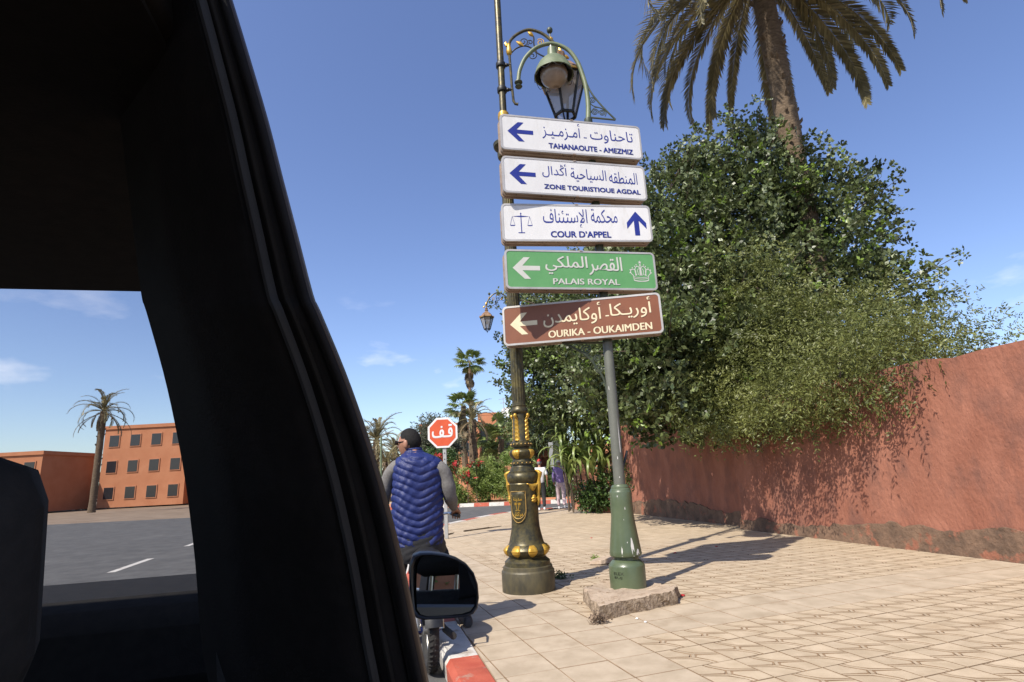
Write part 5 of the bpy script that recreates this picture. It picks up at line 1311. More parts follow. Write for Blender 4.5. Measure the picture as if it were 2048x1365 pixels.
V = leaf_cloud(1500, [P(1065, 885, 30.6), P(1085, 880, 30.7), P(1105, 885, 30.7), P(1060, 905, 30.6), P(1050, 870, 30.6), P(1120, 960, 30.4), P(1095, 965, 30.4), P(1135, 950, 30.4), P(1105, 940, 30.5)], [.6, .6, .5, .4, .8, .55, .5, .6, .4], [1, 1, .7, .6, 1, 1, .8, .9, .6], .16, .03, 8, seed=51, inner=.4, droop=.5, sprig_len=.4) - np.array((1.5, 30.6, 0))
link('dry_stems', quads_mesh('dry_stems', V), m_dry, dv, kind='stuff')
far_tree('shade_tree', 'dark green tree in shade behind the dark lamp post', [B_(1065, 860, 29.5, 1.0), B_(1085, 850, 29.5, .9), B_(1050, 840, 30, .9), B_(1100, 860, 30, .8)], at_ground(1068, 31.8), m_carob, 1700, .14, .08, seed=52)
far_tree('bed_shrub', 'low green shrub at the foot of the terracotta wall by the walkers', [B_(1110, 975, 28.6, .45), B_(1095, 980, 28.6, .35), B_(1130, 978, 28.6, .4), B_(1075, 975, 28.8, .4)], at_ground(1110, 28.6), m_ivy, 700, .10, .05, cat='shrub', seed=53, trunk=.03)
# lit panel on a dark green pillar, bollard
ad = thing('advertising_panel', 'narrow dark green street panel with pale face beside the niche', 'panel', at_ground(1118, 26.5))
x0 = at_ground(1118, 26.5).x; zt, zb = P(1110, 885, 26.5).z, P(1110, 935, 26.5).z
mb = MB(); mb.box((x0, 26.5, (zt + zb) / 2), (.44, .18, zt - zb + .12)); mb.box((x0, 26.55, zb / 2), (.14, .1, zb)); mb.build('cabinet', m_dkgreen, ad, bevel=.02)
mb = MB(); mb.box((x0 - .30, 26.44, (zt + zb) / 2), (.20, .10, zt - zb)); mb.build('pale_face', m_galv, ad, bevel=.01)
bo = thing('bollard', 'dark green bollard on the island kerb between the two walkers', 'bollard', at_ground(1112, 26.6))
bp0 = at_ground(1112, 26.6); mb = MB(); mb.lathe([(0, .12), (.05, .12), (.07, .085), (.62, .075), (.66, .095), (.72, .095), (.74, .06), (.80, .07), (.86, .03)], 14, bp0); mb.build('post', m_dkgreen, bo)
mb = MB(); mb.lathe([(.64, .098), (.70, .098)], 14, bp0); mb.build('band', m_galv, bo)
# thin green street light, traffic bollard left
sl = thing('street_light', 'thin green street light standing left of the rider', 'lamp post', at_ground(762, 25))
q = at_ground(762, 25); zt = P(763, 872, 25).z
mb = MB(); mb.tube([(q.x, q.y, 0), (q.x, q.y, .6), (q.x, q.y, zt)], [.07, .055, .04], 8); mb.build('pole', m_gpole_up, sl)
mb = MB(); mb.tube(catmull([(q.x, q.y, zt - .05), (q.x + .15, q.y, zt + .08), (q.x + .55, q.y, zt + .22)], 5), .02, 6); mb.build('arm', m_galv, sl)
# buildings
def building(label, x0, x1, ytop, Y, depth, wins, m=None, parapet=.25, ybot=None):
    a, c = P(x0, ytop, Y), P(x1, ytop, Y); h = a.z; xm = (a.x + c.x) / 2
    o = thing('apartment_building', label, 'building', (xm, Y, 0), 0, 'ochre buildings across the roundabout')
    mb = MB(); mb.box((xm, Y + depth / 2, h / 2 - .3), (c.x - a.x, depth, h + .6 - .6)); mb.build('walls', m or m_build, o, smooth=False)
    mb = MB(); t = .18
    for (cx, cy, sx, sy) in ((xm, Y + t / 2, c.x - a.x + .06, t), (xm, Y + depth - t / 2, c.x - a.x + .06, t), (a.x + t / 2, Y + depth / 2, t, depth - 2 * t), (c.x - t / 2, Y + depth / 2, t, depth - 2 * t)):
        mb.box((cx, cy - .02, h - .3 + parapet / 2), (sx, sy, parapet))
    mb.build('parapet', m or m_build, o, smooth=False)
    for (px, py, w, hh) in wins:
        q = P(px, py, Y); f_ = MB(); f_.box((q.x, Y - .02, q.z), (w + .16, .12, hh + .16)); fr = f_.build('window', m_terra_light, o, smooth=False)
        g_ = MB(); g_.box((q.x, Y - .075, q.z), (w, .04, hh)); g_.build('pane', m_winglass, fr, smooth=False)
    return o
building('ochre building behind the palms, its tallest block', 955, 992, 826, 58, 9, [(972, 900, .9, 1.2), (965, 868, .8, 1.1), (982, 878, .8, 1.1), (985, 918, 1.0, 1.3)])
building('ochre building wing with a roof dish, left of the dark lamp post', 990, 1048, 836, 60, 9, [(1005, 846, 1.0, .8), (1022, 850, .9, .9), (1000, 872, .9, 1.2), (1018, 880, .9, 1.2), (990, 893, .9, 1.3), (1012, 905, .9, 1.3)])
building('ochre building block left of the palms behind the stop sign', 892, 957, 846, 56, 9, [(912, 885, .8, 1.2), (928, 893, .8, 1.2), (940, 870, .8, 1.1), (918, 862, .8, 1.0), (944, 900, .9, 1.3), (903, 905, .9, 1.2)])
building('small ochre building peeping over the tree left of the stop sign', 839, 872, 848, 60, 7, [(848, 866, .7, .9)])
dish = thing('roof_dish', 'white satellite dish on the ochre roof', 'dish', P(1014, 836, 60))
mb = MB(); mb.lathe([(0, .05), (.06, .45), (.18, .85), (.34, 1.1)], 16, cap=False); me = mb.mesh('dish'); ob = link('reflector', me, m_white, dish); ob.rotation_euler = (R(60), R(-20), 0); ob.location = (0, 0, .5); ob.scale = (.6, .6, .6)
mb = MB(); mb.tube([(0, .1, -.4), (0, .1, .6)], .05, 6); mb.build('mast', m_galv, dish, local=True)
an = thing('roof_aerial', 'thin television aerial on the ochre roof', 'aerial', P(1008, 836, 60))
mb = MB(); mb.tube([(0, 0, -.3), (0, 0, 2.2)], .035, 5); mb.tube([(-.5, 0, 2.0), (.5, 0, 2.1)], .025, 5); mb.tube([(-.35, 0, 1.6), (.35, 0, 1.65)], .025, 5); mb.build('mast', m_galv, an, local=True)
# distant tree belt that closes the view
hb = []
g = np.random.default_rng(70)
for x in range(-60, 62, 3): hb.append(((x + g.normal(), 74 + g.normal() * 3, 1.6 + g.random() * 1.4), (2.6, 2.0, 1.8 + g.random())))
V = leaf_cloud(9000, [b_[0] for b_ in hb], [b_[1] for b_ in hb], [1] * len(hb), .42, .2, 6, seed=71, sprig_len=.9)
tag(link('distant_trees', quads_mesh('distant_trees', V), m_grey_leaf, None), 'far belt of trees along the horizon', 'trees', kind='stuff')

for i, (x, Y, w, h_, lab) in enumerate(((-30, 62, 12, 6.5, 'long ochre building beyond the road, seen through the car'), (-44, 66, 10, 9, 'taller ochre building beyond the road, seen through the car'), (-56, 60, 10, 6, 'ochre building at the far left, seen through the car'))):
    o = thing('apartment_building', lab, 'building', (x, Y, 0), 0, 'ochre buildings across the roundabout')
    mb = MB(); mb.box((x, Y + 4, h_ / 2), (w, 8, h_)); mb.build('walls', m_build, o, smooth=False)
    mb = MB(); mb.box((x, Y + 4, h_ + .2), (w + .3, 8.3, .4)); mb.build('parapet', m_build, o, smooth=False)
    for k in range(4):
        for f_ in range(int(h_ // 3)):
            mb = MB(); mb.box((x - w / 2 + w * (k + .5) / 4, Y - .03, 1.6 + f_ * 3), (1.3, .1, 1.5)); fr = mb.build('window', m_terra_light, o, smooth=False)
            mb = MB(); mb.box((x - w / 2 + w * (k + .5) / 4, Y - .085, 1.6 + f_ * 3), (1.1, .04, 1.3)); mb.build('pane', m_winglass, fr, smooth=False)
for i, (x, Y) in enumerate(((-20, 46), (-27, 50), (-36, 48))):
    date_palm('date_palm', ('date palm nearest the windscreen pillar, seen through the car', 'middle date palm seen through the car', 'leftmost date palm seen through the car')[i], (x, Y, 0), 6.5 + i, .25, 22, 2.8, 80 + i, 'date palms across the roundabout', hang=8, lod=.5)
# ------------------------------------------------------------------ people
def skin_mesh(verts, edges, radii, levels=2, root=0):
    me = bpy.data.meshes.new('tmp_skin'); me.from_pydata([tuple(v) for v in verts], edges, [])
    ob = bpy.data.objects.new('tmp_skin', me); COL.objects.link(ob)
    ob.modifiers.new('Skin', 'SKIN')
    lay = me.skin_vertices[0] if len(me.skin_vertices) else None
    for i, r_ in enumerate(radii):
        d = lay.data[i]; d.radius = (r_, r_) if not hasattr(r_, '__len__') else r_; d.use_root = (i == root)
    sb = ob.modifiers.new('Sub', 'SUBSURF'); sb.levels = levels; sb.render_levels = levels
    dg = bpy.context.evaluated_depsgraph_get(); out = bpy.data.meshes.new_from_object(ob.evaluated_get(dg))
    bpy.data.objects.remove(ob); bpy.data.meshes.remove(me)
    vs = [v.co.copy() for v in out.vertices]; fs = [tuple(p.vertices) for p in out.polygons]; bpy.data.meshes.remove(out)
    return vs, fs
def frame(fw):
    f_ = Vector((fw[0], fw[1], 0)).normalized(); r_ = Vector((f_.y, -f_.x, 0)); return f_, r_
def head_mesh(mb, c, f_, r_, s_=1.0):
    """head as a shaped ball with brow, nose, chin and ears; c centre, f_ facing, r_ to its right"""
    nu, nv = 28, 20; vs = []
    for j in range(nv + 1):
        ph = PI * j / nv
        for i in range(nu):
            a = 2 * PI * i / nu; x = math.sin(ph) * math.sin(a); y = math.sin(ph) * math.cos(a); z = -math.cos(ph)
            fx, fy, fz = x * .076, y * .097, z * .118
            if z < 0:
                k = -z; fx *= 1 - .28 * k; fy = fy * (1 - .22 * k) + .018 * k
            if y > .3 and abs(x) < .5:
                nose = math.exp(-((x / .16) ** 2)) * math.exp(-(((z + .12) / .16) ** 2)); fy += .020 * nose
                brow = math.exp(-(((z - .13) / .10) ** 2)) * math.exp(-((x / .5) ** 2)); fy += .005 * brow
                eye = math.exp(-(((z - .01) / .07) ** 2)) * math.exp(-(((abs(x) - .28) / .13) ** 2)); fy -= .008 * eye
                mouth = math.exp(-(((z + .42) / .06) ** 2)) * math.exp(-((x / .25) ** 2)); fy += .005 * mouth
                chin = math.exp(-(((z + .78) / .15) ** 2)) * math.exp(-((x / .3) ** 2)); fy += .010 * chin
            vs.append(Vector(c) + (r_ * fx + f_ * fy + Vector((0, 0, fz))) * s_)
    fs = [(j * nu + i, j * nu + (i + 1) % nu, (j + 1) * nu + (i + 1) % nu, (j + 1) * nu + i) for j in range(nv) for i in range(nu)]
    mb.add(vs, fs)
    for sd in (-1, 1):
        p = Vector(c) + (r_ * sd * .076 + f_ * (-.005) + Vector((0, 0, -.005))) * s_
        m_ = Matrix((r_, f_, Vector((0, 0, 1)))).transposed(); mb.sphere(p, .034 * s_, 10, 8, (.35, .62, 1.0), m_)
def hair_mesh(c, f_, r_, s_=1.0, front=.075, low=-.055, k=1.07, ear=.02):
    mb = MB(); nu, nv = 28, 20; vs = []; keep = []
    for j in range(nv + 1):
        ph = PI * j / nv
        for i in range(nu):
            a = 2 * PI * i / nu; x = math.sin(ph) * math.sin(a); y = math.sin(ph) * math.cos(a); z = -math.cos(ph)
            lx, ly, lz = x * .076 * k, y * .097 * k, z * .118 * k
            if z < 0: lx *= 1 - .28 * -z; ly = ly * (1 - .22 * -z) + .018 * -z
            vs.append(Vector(c) + (r_ * lx + f_ * ly + Vector((0, 0, lz))) * s_)
            lim = low if ly < -.02 else ear if ly < .03 else .055
            keep.append(lz > lim and ly < front + .02 * (lz > .08))
    fs = []
    for j in range(nv):
        for i in range(nu):
            q = (j * nu + i, j * nu + (i + 1) % nu, (j + 1) * nu + (i + 1) % nu, (j + 1) * nu + i)
            if sum(keep[t] for t in q) >= 3: fs.append(q)
    mb.add(vs, fs); return mb
def hand_verts(wrist, dirv, palm_n, side, s_=1.0):
    """five short chains rooted in the palm; returns verts, edges, radii relative to wrist index 0"""
    d = Vector(dirv).normalized(); n_ = Vector(palm_n).normalized(); sdv = d.cross(n_).normalized() * side
    V = [Vector(wrist), Vector(wrist) + d * .045 * s_, Vector(wrist) + d * .085 * s_]; E_ = [(0, 1), (1, 2)]; Rr = [.024 * s_, (.036 * s_, .020 * s_), (.036 * s_, .016 * s_)]
    for k, (off, l) in enumerate(((-.030, .062), (-.010, .075), (.010, .072), (.029, .056))):
        i0 = len(V); b0 = V[2] + sdv * off * s_
        V += [b0, b0 + d * l * .5 * s_ + n_ * .012 * s_, b0 + d * l * .75 * s_ + n_ * .035 * s_]; E_ += [(2, i0), (i0, i0 + 1), (i0 + 1, i0 + 2)]; Rr += [.0095 * s_, .009 * s_, .007 * s_]
    i0 = len(V); b0 = V[1] - sdv * .034 * s_
    V += [b0, b0 + d * .035 * s_ - sdv * .012 * s_ + n_ * .015 * s_]; E_ += [(1, i0), (i0, i0 + 1)]; Rr += [.011 * s_, .008 * s_]
    return V, E_, Rr
def shoe_mesh(mb, heel, fw, s_=1.0):
    f_, r_ = frame(fw); heel = Vector(heel)
    prof = [(-.02, .030, .055), (.0, .036, .075), (.05, .038, .085), (.11, .042, .065), (.17, .046, .050), (.23, .042, .040), (.265, .022, .026)]
    nr = 12; vs = []
    for (y, w, h) in prof:
        for k in range(nr):
            a = 2 * PI * k / nr; vs.append(heel + f_ * y * s_ + r_ * math.cos(a) * w * s_ + Vector((0, 0, max(0.0, (math.sin(a) * .5 + .5)) * h * s_ + .002)))
    n_ = len(prof); fs = [(j * nr + k, j * nr + (k + 1) % nr, (j + 1) * nr + (k + 1) % nr, (j + 1) * nr + k) for j in range(n_ - 1) for k in range(nr)]
    fs += [tuple(range(nr)), tuple((n_ - 1) * nr + k for k in range(nr))]; mb.add(vs, fs)

def walker(label, base, fw, h, style, stride=.18):
    base = Vector(base); f_, r_ = frame(fw); k = h / 1.75
    o = thing('person', label, 'person', base, 0, 'people walking away across the pavement')
    W = lambda r1, f1, z1: base + (r_ * r1 + f_ * f1 + Vector((0, 0, z1))) * k
    pel, bel, che, nck = W(0, 0, .93), W(0, .0, 1.08), W(0, .01, 1.32), W(0, .015, 1.50)
    hips = [W(s_ * .095, 0, .90) for s_ in (-1, 1)]; knees = [W(-.10, stride * .75, .50), W(.10, -stride * .15, .48)]; ank = [W(-.10, stride * .9, .09), W(.10, -stride * 1.0, .12)]
    sho = [W(s_ * .185, .0, 1.425) for s_ in (-1, 1)]; elb = [W(-.235, -.04, 1.15), W(.25, -.03, 1.14)]; wri = [W(-.225, .10, .92), W(.245, .06, .90)]
    V = [pel, bel, che, nck, W(0, .02, 1.58)]; E_ = [(0, 1), (1, 2), (2, 3), (3, 4)]; Rr = [(.10 * k, .08 * k), (.10 * k, .08 * k), (.12 * k, .09 * k), .055 * k, .052 * k]
    for i in range(2):
        a = len(V); V += [hips[i], knees[i], ank[i]]; E_ += [(0, a), (a, a + 1), (a + 1, a + 2)]; Rr += [.085 * k, .055 * k, .04 * k]
        a = len(V); V += [sho[i], elb[i], wri[i]]; E_ += [(2, a), (a, a + 1), (a + 1, a + 2)]; Rr += [.055 * k, .040 * k, .028 * k]
        hv, he, hr = hand_verts(wri[i], (wri[i] - elb[i]) + f_ * .05, r_ * (1 if i == 0 else -1), 1 if i == 0 else -1, k)
        b0 = len(V) - 1; m_ = {0: b0}
        for j in range(1, len(hv)): m_[j] = len(V); V.append(hv[j]); Rr.append(hr[j])
        E_ += [(m_[p], m_[q]) for p, q in he]
    vs, fs = skin_mesh(V, E_, Rr, 1); mb = MB(); mb.add(vs, fs); head = W(0, .03, 1.645); head_mesh(mb, head, f_, r_, k); mb.build('body', m_skin, o, angle=80)
    long_sl = style['sleeve'] == 'long'; tm = style['top']; wide = style.get('wide', 1.0)
    V = [W(0, 0, .84), W(0, 0, 1.08), W(0, .01, 1.34), W(0, .01, 1.47)]; E_ = [(0, 1), (1, 2), (2, 3)]; Rr = [(.165 * k * wide, .125 * k * wide), (.160 * k * wide, .125 * k * wide), (.175 * k, .125 * k), .075 * k]
    for i in range(2):
        a = len(V); e_ = elb[i]; s0 = sho[i]
        V += [s0, s0.lerp(e_, .85 if not long_sl else 1.0)]; E_ += [(2, a), (a, a + 1)]; Rr += [.078 * k, .066 * k]
        if long_sl: V.append(e_.lerp(wri[i], .92)); E_.append((a + 1, a + 2)); Rr.append(.050 * k)
    vs, fs = skin_mesh(V, E_, Rr, 2); mb = MB(); mb.add(vs, fs); mb.build(style['top_name'], tm, o, angle=80)
    V = [W(0, 0, 1.04), W(0, 0, .88)]; E_ = [(0, 1)]; Rr = [(.150 * k, .115 * k), (.165 * k, .13 * k)]
    for i in range(2):
        a = len(V); V += [hips[i] - Vector((0, 0, .06 * k)), knees[i], ank[i]]; E_ += [(1, a), (a, a + 1), (a + 1, a + 2)]; Rr += [.098 * k, .076 * k, .062 * k]
    vs, fs = skin_mesh(V, E_, Rr, 2); mb = MB(); mb.add(vs, fs); mb.build('trousers', style['legs'], o, angle=80)
    for i in range(2):
        mb = MB(); hl = ank[i] - f_ * .05 * k; shoe_mesh(mb, Vector((hl.x, hl.y, base.z + (.0 if i == 0 else .03))), fw, k); mb.build('shoe', style['shoe'], o, angle=60)
    hair_mesh(head, f_, r_, k, low=-.07, k=1.06).build('hair', style['hair'], o, angle=80)
    if style['hat'] == 'cap':
        mb = hair_mesh(head + Vector((0, 0, .008 * k)), f_, r_, k, front=.2, low=.03, k=1.14, ear=.03); m2 = []
        brim = [head + (f_ * y + r_ * x + Vector((0, 0, .045 - .02 * (x / .07) ** 2))) * k for x, y in [(.07 * math.sin(t), .075 + .075 * math.cos(t)) for t in np.linspace(-PI / 2, PI / 2, 9)]]
        mb.add(brim, [tuple(range(len(brim)))]); mb.build('cap', style['hat_m'], o, angle=80)
    else:
        mb = MB(); mb.lathe([(.015, .185), (.03, .150), (.05, .105), (.055, .100), (.10, .095), (.135, .075), (.15, .02)], 24, (0, 0, 0)); mb.v = [tuple(head + (r_ * x * .85 + f_ * y + Vector((0, 0, z - .012 * abs(x) * 8 * (z < .04) + .0))) * k) for x, y, z in mb.v]; mb.build('hat', style['hat_m'], o, angle=50)
    return o
fwW = (-.05, 1.0)
pm = G(1084, 1021); walker('man in white shirt, black trousers and red cap walking away', pm, (.08, 1), 1.70, dict(sleeve='short', top=m_shirt, top_name='shirt', legs=m_denim, shoe=m_whiteshoe, hair=m_greyhair, hat='cap', hat_m=m_capred))
pw_ = G(1124, 1018); walker('person in purple jacket, pale trousers and beige hat walking away', pw_, (.05, 1), 1.68, dict(sleeve='long', top=m_purple, top_name='jacket', legs=m_palepink, shoe=m_whiteshoe, hair=m_greyhair, hat='sun', hat_m=m_beige, wide=1.12), stride=.14)

# ------------------------------------------------------------------ moped and rider
HD = kdir.copy(); RD = Vector((HD.y, -HD.x, 0))
RW = G(866, 1345, ROAD_Z); RW = Vector((RW.x - .02, RW.y + .02, ROAD_Z))       # rear wheel contact
mo = thing('moped', 'blue moped with spoked wheels standing at the painted kerb', 'moped', RW)
MW = lambda f1, r1, z1: RW + HD * f1 + RD * r1 + Vector((0, 0, z1))
def wheel(c, R0, w, name):
    ax = RD
    def ring(rad, rr, mname, m, par, seg=40, k=10):
        mb = MB(); pts = [c + HD * rad * math.cos(2 * PI * i / seg) + Vector((0, 0, rad * math.sin(2 * PI * i / seg))) for i in range(seg)]
        mb.tube(pts, rr, k, closed=True); return mb.build(mname, m, par, angle=70)
    ty = ring(R0 - w, w, name, m_rubber, mo)
    rim = ring(R0 - 2 * w + .012, .013, 'rim', m_chrome, ty)
    tr = MB()
    for i in range(44):
        a = 2 * PI * i / 44; p = c + HD * (R0 - .002) * math.cos(a) + Vector((0, 0, (R0 - .002) * math.sin(a))); t = HD * -math.sin(a) + Vector((0, 0, math.cos(a))); n_ = HD * math.cos(a) + Vector((0, 0, math.sin(a)))
        for s_ in (-1, 1):
            tr.bar(p + RD * s_ * .006 - t * .006, p + RD * s_ * .034 + t * .008 - n_ * .012, .012, .010)
    tr.build('tread', m_rubber, ty, smooth=False, kind='stuff')
    sp = MB()
    for i in range(28):
        a = 2 * PI * i / 28; sp.tube([c + RD * .02 * (1 if i % 2 else -1), c + HD * (R0 - 2 * w) * math.cos(a) + Vector((0, 0, (R0 - 2 * w) * math.sin(a)))], .0022, 4)
    sp.build('spokes', m_chrome, ty, kind='stuff')
    hb_ = MB(); hb_.tube([c - RD * .05, c + RD * .05], .032, 12); hb_.build('hub', m_chrome, ty)
wheel(MW(.0, 0, .275), .275, .042, 'rear_wheel'); wheel(MW(1.16, 0, .275), .275, .038, 'front_wheel')
def fender(cx, a0, a1, name):
    mb = MB(); n_ = 18
    def q(u, v):
        a = R(a0 + (a1 - a0) * u); s_ = (v - .5) * 2; rad = .315 - .022 * s_ * s_; p = MW(cx, 0, .275) + HD * rad * math.cos(a) + Vector((0, 0, rad * math.sin(a))); return p + RD * s_ * .062
    mb.grid(q, n_, 7); return mb.build(name, m_mopedblue if cx > .5 else m_plastic, mo, angle=70)
fender(0, 25, 165, 'rear_fender'); fender(1.16, 40, 160, 'front_fender')
mb = MB(); mb.tube(catmull([MW(.05, 0, .62), MW(.35, 0, .52), MW(.62, 0, .42), MW(.90, 0, .62), MW(.97, 0, .80)], 5), .035, 10)
mb.tube([MW(0, -.07, .275), MW(.30, -.07, .40), MW(.45, -.05, .42)], .018, 8); mb.tube([MW(0, .07, .275), MW(.30, .07, .40), MW(.45, .05, .42)], .018, 8); mb.build('frame', m_mopedblue, mo)
for s_ in (-1, 1):
    mb = MB(); mb.tube([MW(0, s_ * .085, .275), MW(.10, s_ * .09, .60)], .020, 8); mb.build('shock_absorber', m_chrome, mo)
    mb = MB(); mb.prism([(-.02, .42), (.42, .40), (.46, .58), (.10, .66), (-.06, .62)], s_ * .095, s_ * .118, 'y'); mb.v = [tuple(MW(x, y, z)) for x, y, z in mb.v]; mb.build('side_panel', m_mopedblue, mo, bevel=.008)
def saddle_fn(u, v):
    t = v; w = .135 * (math.sin(PI * (.15 + .80 * (1 - t))) ** .6) * (1 - .35 * t); a = 2 * PI * u
    f1 = -.06 + .42 * t; return MW(f1, w * math.cos(a), .775 + .045 * math.sin(a) * (1 if math.sin(a) > 0 else .8))
mb = MB(); mb.grid(saddle_fn, 20, 14, True); mb.add([MW(-.06, .0, .775)], []); mb.build('saddle', m_plastic, mo, angle=70)
for s_ in (-1, 1):
    mb = MB(); sp = [MW(.02 + .018 * math.cos(i * .9), s_ * .06 + .018 * math.sin(i * .9), .66 + .075 * i / 30) for i in range(31)]; mb.tube(sp, .005, 5); mb.build('saddle_spring', m_chrome, mo)
mb = MB(); mb.tube([MW(-.10, -.10, .66), MW(-.22, -.09, .63), MW(-.22, .09, .63), MW(-.10, .10, .66)], .010, 6); mb.tube([MW(-.10, -.10, .66), MW(.12, -.10, .64)], .010, 6); mb.tube([MW(-.10, .10, .66), MW(.12, .10, .64)], .010, 6); mb.build('carrier', m_chrome, mo)
mb = MB(); mb.box((0, 0, 0), (.09, .03, .05)); mb.v = [tuple(MW(-.20 + y, x, .56 + z)) for x, y, z in mb.v]; mb.build('tail_light', mat('tail_red', (.45, .01, .012), rough=.2), mo, bevel=.006)
mb = MB(); mb.tube([MW(.97, 0, .80), MW(.93, 0, 1.0)], .022, 8)
hbp = [MW(.66, -.33, 1.02), MW(.80, -.26, 1.04), MW(.90, -.10, 1.01), MW(.93, 0, 1.0), MW(.90, .10, 1.01), MW(.80, .26, 1.04), MW(.66, .33, 1.02)]
mb.tube(catmull(hbp, 4), .012, 8); mb.tube([MW(.97, 0, .80), MW(1.16, .06, .275)], .016, 8); mb.tube([MW(.97, 0, .80), MW(1.16, -.06, .275)], .016, 8); mb.build('handlebar', m_chrome, mo)
for s_ in (-1, 1):
    mb = MB(); mb.tube([MW(.64, s_ * .335, 1.02), MW(.76, s_ * .29, 1.035)], .018, 8); mb.build('grip', m_plastic, mo)
mb = MB(); mb.tube([MW(.45, .12, .24), MW(.15, .13, .23), MW(-.22, .14, .27)], [.016, .024, .024], 10); mb.build('exhaust', m_rubber, mo)
mb = MB(); mb.lathe([(-.06, .02), (-.05, .07), (.04, .07), (.05, .03)], 16); mb.v = [tuple(MW(1.05 + z, x, .86 + y)) for x, y, z in mb.v]; mb.build('headlight', m_chrome, mo)
mb = MB(); mb.box((0, 0, 0), (.20, .30, .22)); mb.v = [tuple(MW(.50 + y, x, .34 + z)) for x, y, z in mb.v]; mb.build('engine', m_galv, mo, bevel=.03)
mb = MB(); mb.box((0, 0, 0), (.13, .012, .10)); mb.v = [tuple(MW(-.235 + y, x, .45 + z)) for x, y, z in mb.v]; mb.build('rear_plate', m_galv, mo, bevel=.003)

YR = 4.86
ri = thing('person', 'rider in quilted blue vest and sunglasses seen from behind on the moped', 'person', (P(835, 1090, YR).x, YR, ROAD_Z))
torso_rows = [(1090, 837, 49), (1065, 836, 51), (1035, 836, 51.5), (1000, 836, 52), (970, 837, 52), (950, 838, 51.5), (935, 838, 50.5), (924, 837, 47), (915, 834, 40), (910, 831, 29), (905, 829, 21.5), (901, 828, 19.5), (896, 827, 19)]
def row_at(v):
    f_ = v * (len(torso_rows) - 1); i = min(int(f_), len(torso_rows) - 2); t = f_ - i
    return tuple(torso_rows[i][k] + t * (torso_rows[i + 1][k] - torso_rows[i][k]) for k in range(3))
def px2m(p): return (p - Vector((0, 0, CAM_H))).dot(FWD) / F_PX
ys = [r_[0] for r_ in torso_rows]
def vest_fn(u, v):
    y = ys[0] + (ys[-1] - ys[0]) * v
    i = max(k for k in range(len(ys)) if ys[k] >= y - 1e-6); i = min(i, len(ys) - 2); t = (ys[i] - y) / (ys[i] - ys[i + 1])
    cx = torso_rows[i][1] + t * (torso_rows[i + 1][1] - torso_rows[i][1]); hw = torso_rows[i][2] + t * (torso_rows[i + 1][2] - torso_rows[i][2])
    c = P(cx, y, YR); k = px2m(c); a_ = hw * k; a = 2 * PI * u
    ca, sa = math.cos(a), math.sin(a)
    sx = math.copysign(abs(ca) ** .80, ca); sy = math.copysign(abs(sa) ** .85, sa)
    dep = a_ * .66
    lat = abs(ca)
    body_v = (1090 - y) / (1090 - 905)
    ph = (body_v * 1.0 + (.14 * (1 - lat) if sa < 0.15 else 0)) * 12.5 + .10 * math.sin(a * 3 + y * .05)
    bul = (abs(math.sin(PI * ph)) ** .6) * .0135 if y > 907 else .006 * abs(math.sin(PI * (y - 896) / 5))
    bul *= .78 + .22 * math.sin(a * 5 + y * .09) * math.sin(a * 2 - y * .04)
    bul += (.0016 * math.sin(a * 17 + y * .21) + .0012 * math.sin(a * 31 - y * .33) + .0016 * math.sin(a * 7 + y * .13)) * (1 if y > 905 else .3)
    fwd_lean = .05 * max(0, (1000 - y) / 100)
    return c + RD * (sx * (a_ - .010 + bul)) + HD * (sy * (dep + bul) + .02 - fwd_lean * .0)
mb = MB(); mb.grid(vest_fn, 120, 200, True); vest = mb.build('vest', m_vest, ri, angle=80)
SHL, SHR = P(790, 930, YR), P(884, 932, YR)
ELL, ELR = P(768, 985, YR + .05), P(899, 990, YR + .02)
HNL, HNR = MW(.70, -.315, 1.045), MW(.70, .315, 1.045)
WRL, WRR = HNL - (HNL - ELL).normalized() * .09, HNR - (HNR - ELR).normalized() * .09
pelv = P(838, 1085, YR); chest = P(837, 945, YR + .02); nk = P(826, 898, YR + .02)
hipL, hipR = pelv - RD * .11 + HD * .05, pelv + RD * .11 + HD * .05
KNL, KNR = MW(.90, -.17, .66), MW(1.02, .20, .70)
FTL, FTR = MW(.60, -.24, .25), G(934, 1252) + Vector((0, 0, .09))
V = [pelv, pelv.lerp(chest, .5), chest, nk, P(821, 884, YR + .03)]; E_ = [(0, 1), (1, 2), (2, 3), (3, 4)]; Rr = [(.10, .08), (.10, .08), (.13, .09), .058, .056]
for (sh, el, wr, hn, sd) in ((SHL, ELL, WRL, HNL, -1), (SHR, ELR, WRR, HNR, 1)):
    a = len(V); V += [sh, el, wr]; E_ += [(2, a), (a, a + 1), (a + 1, a + 2)]; Rr += [.055, .042, .028]
    hv, he, hr = hand_verts(wr, hn - wr, Vector((0, 0, -1)), sd); m_ = {0: len(V) - 1}
    for j in range(1, len(hv)): m_[j] = len(V); V.append(hv[j]); Rr.append(hr[j])
    E_ += [(m_[p], m_[q]) for p, q in he]
for (hp, kn, ft) in ((hipL, KNL, FTL), (hipR, KNR, FTR)):
    a = len(V); V += [hp, kn, ft]; E_ += [(0, a), (a, a + 1), (a + 1, a + 2)]; Rr += [.085, .058, .042]
vs, fs = skin_mesh(V, E_, Rr, 2); mb = MB(); mb.add(vs, fs)
fF, fR = frame((-math.sin(R(72)), math.cos(R(72)))); HC = P(819, 888, YR + .03)
head_mesh(mb, HC, fF, fR, 1.06); mb.build('body', m_skin, ri, angle=80)
hair_mesh(HC + Vector((0, 0, .004)), fF, fR, 1.06, front=.054, low=-.062, k=1.06, ear=.028).build('hair', m_hair, ri, angle=80)
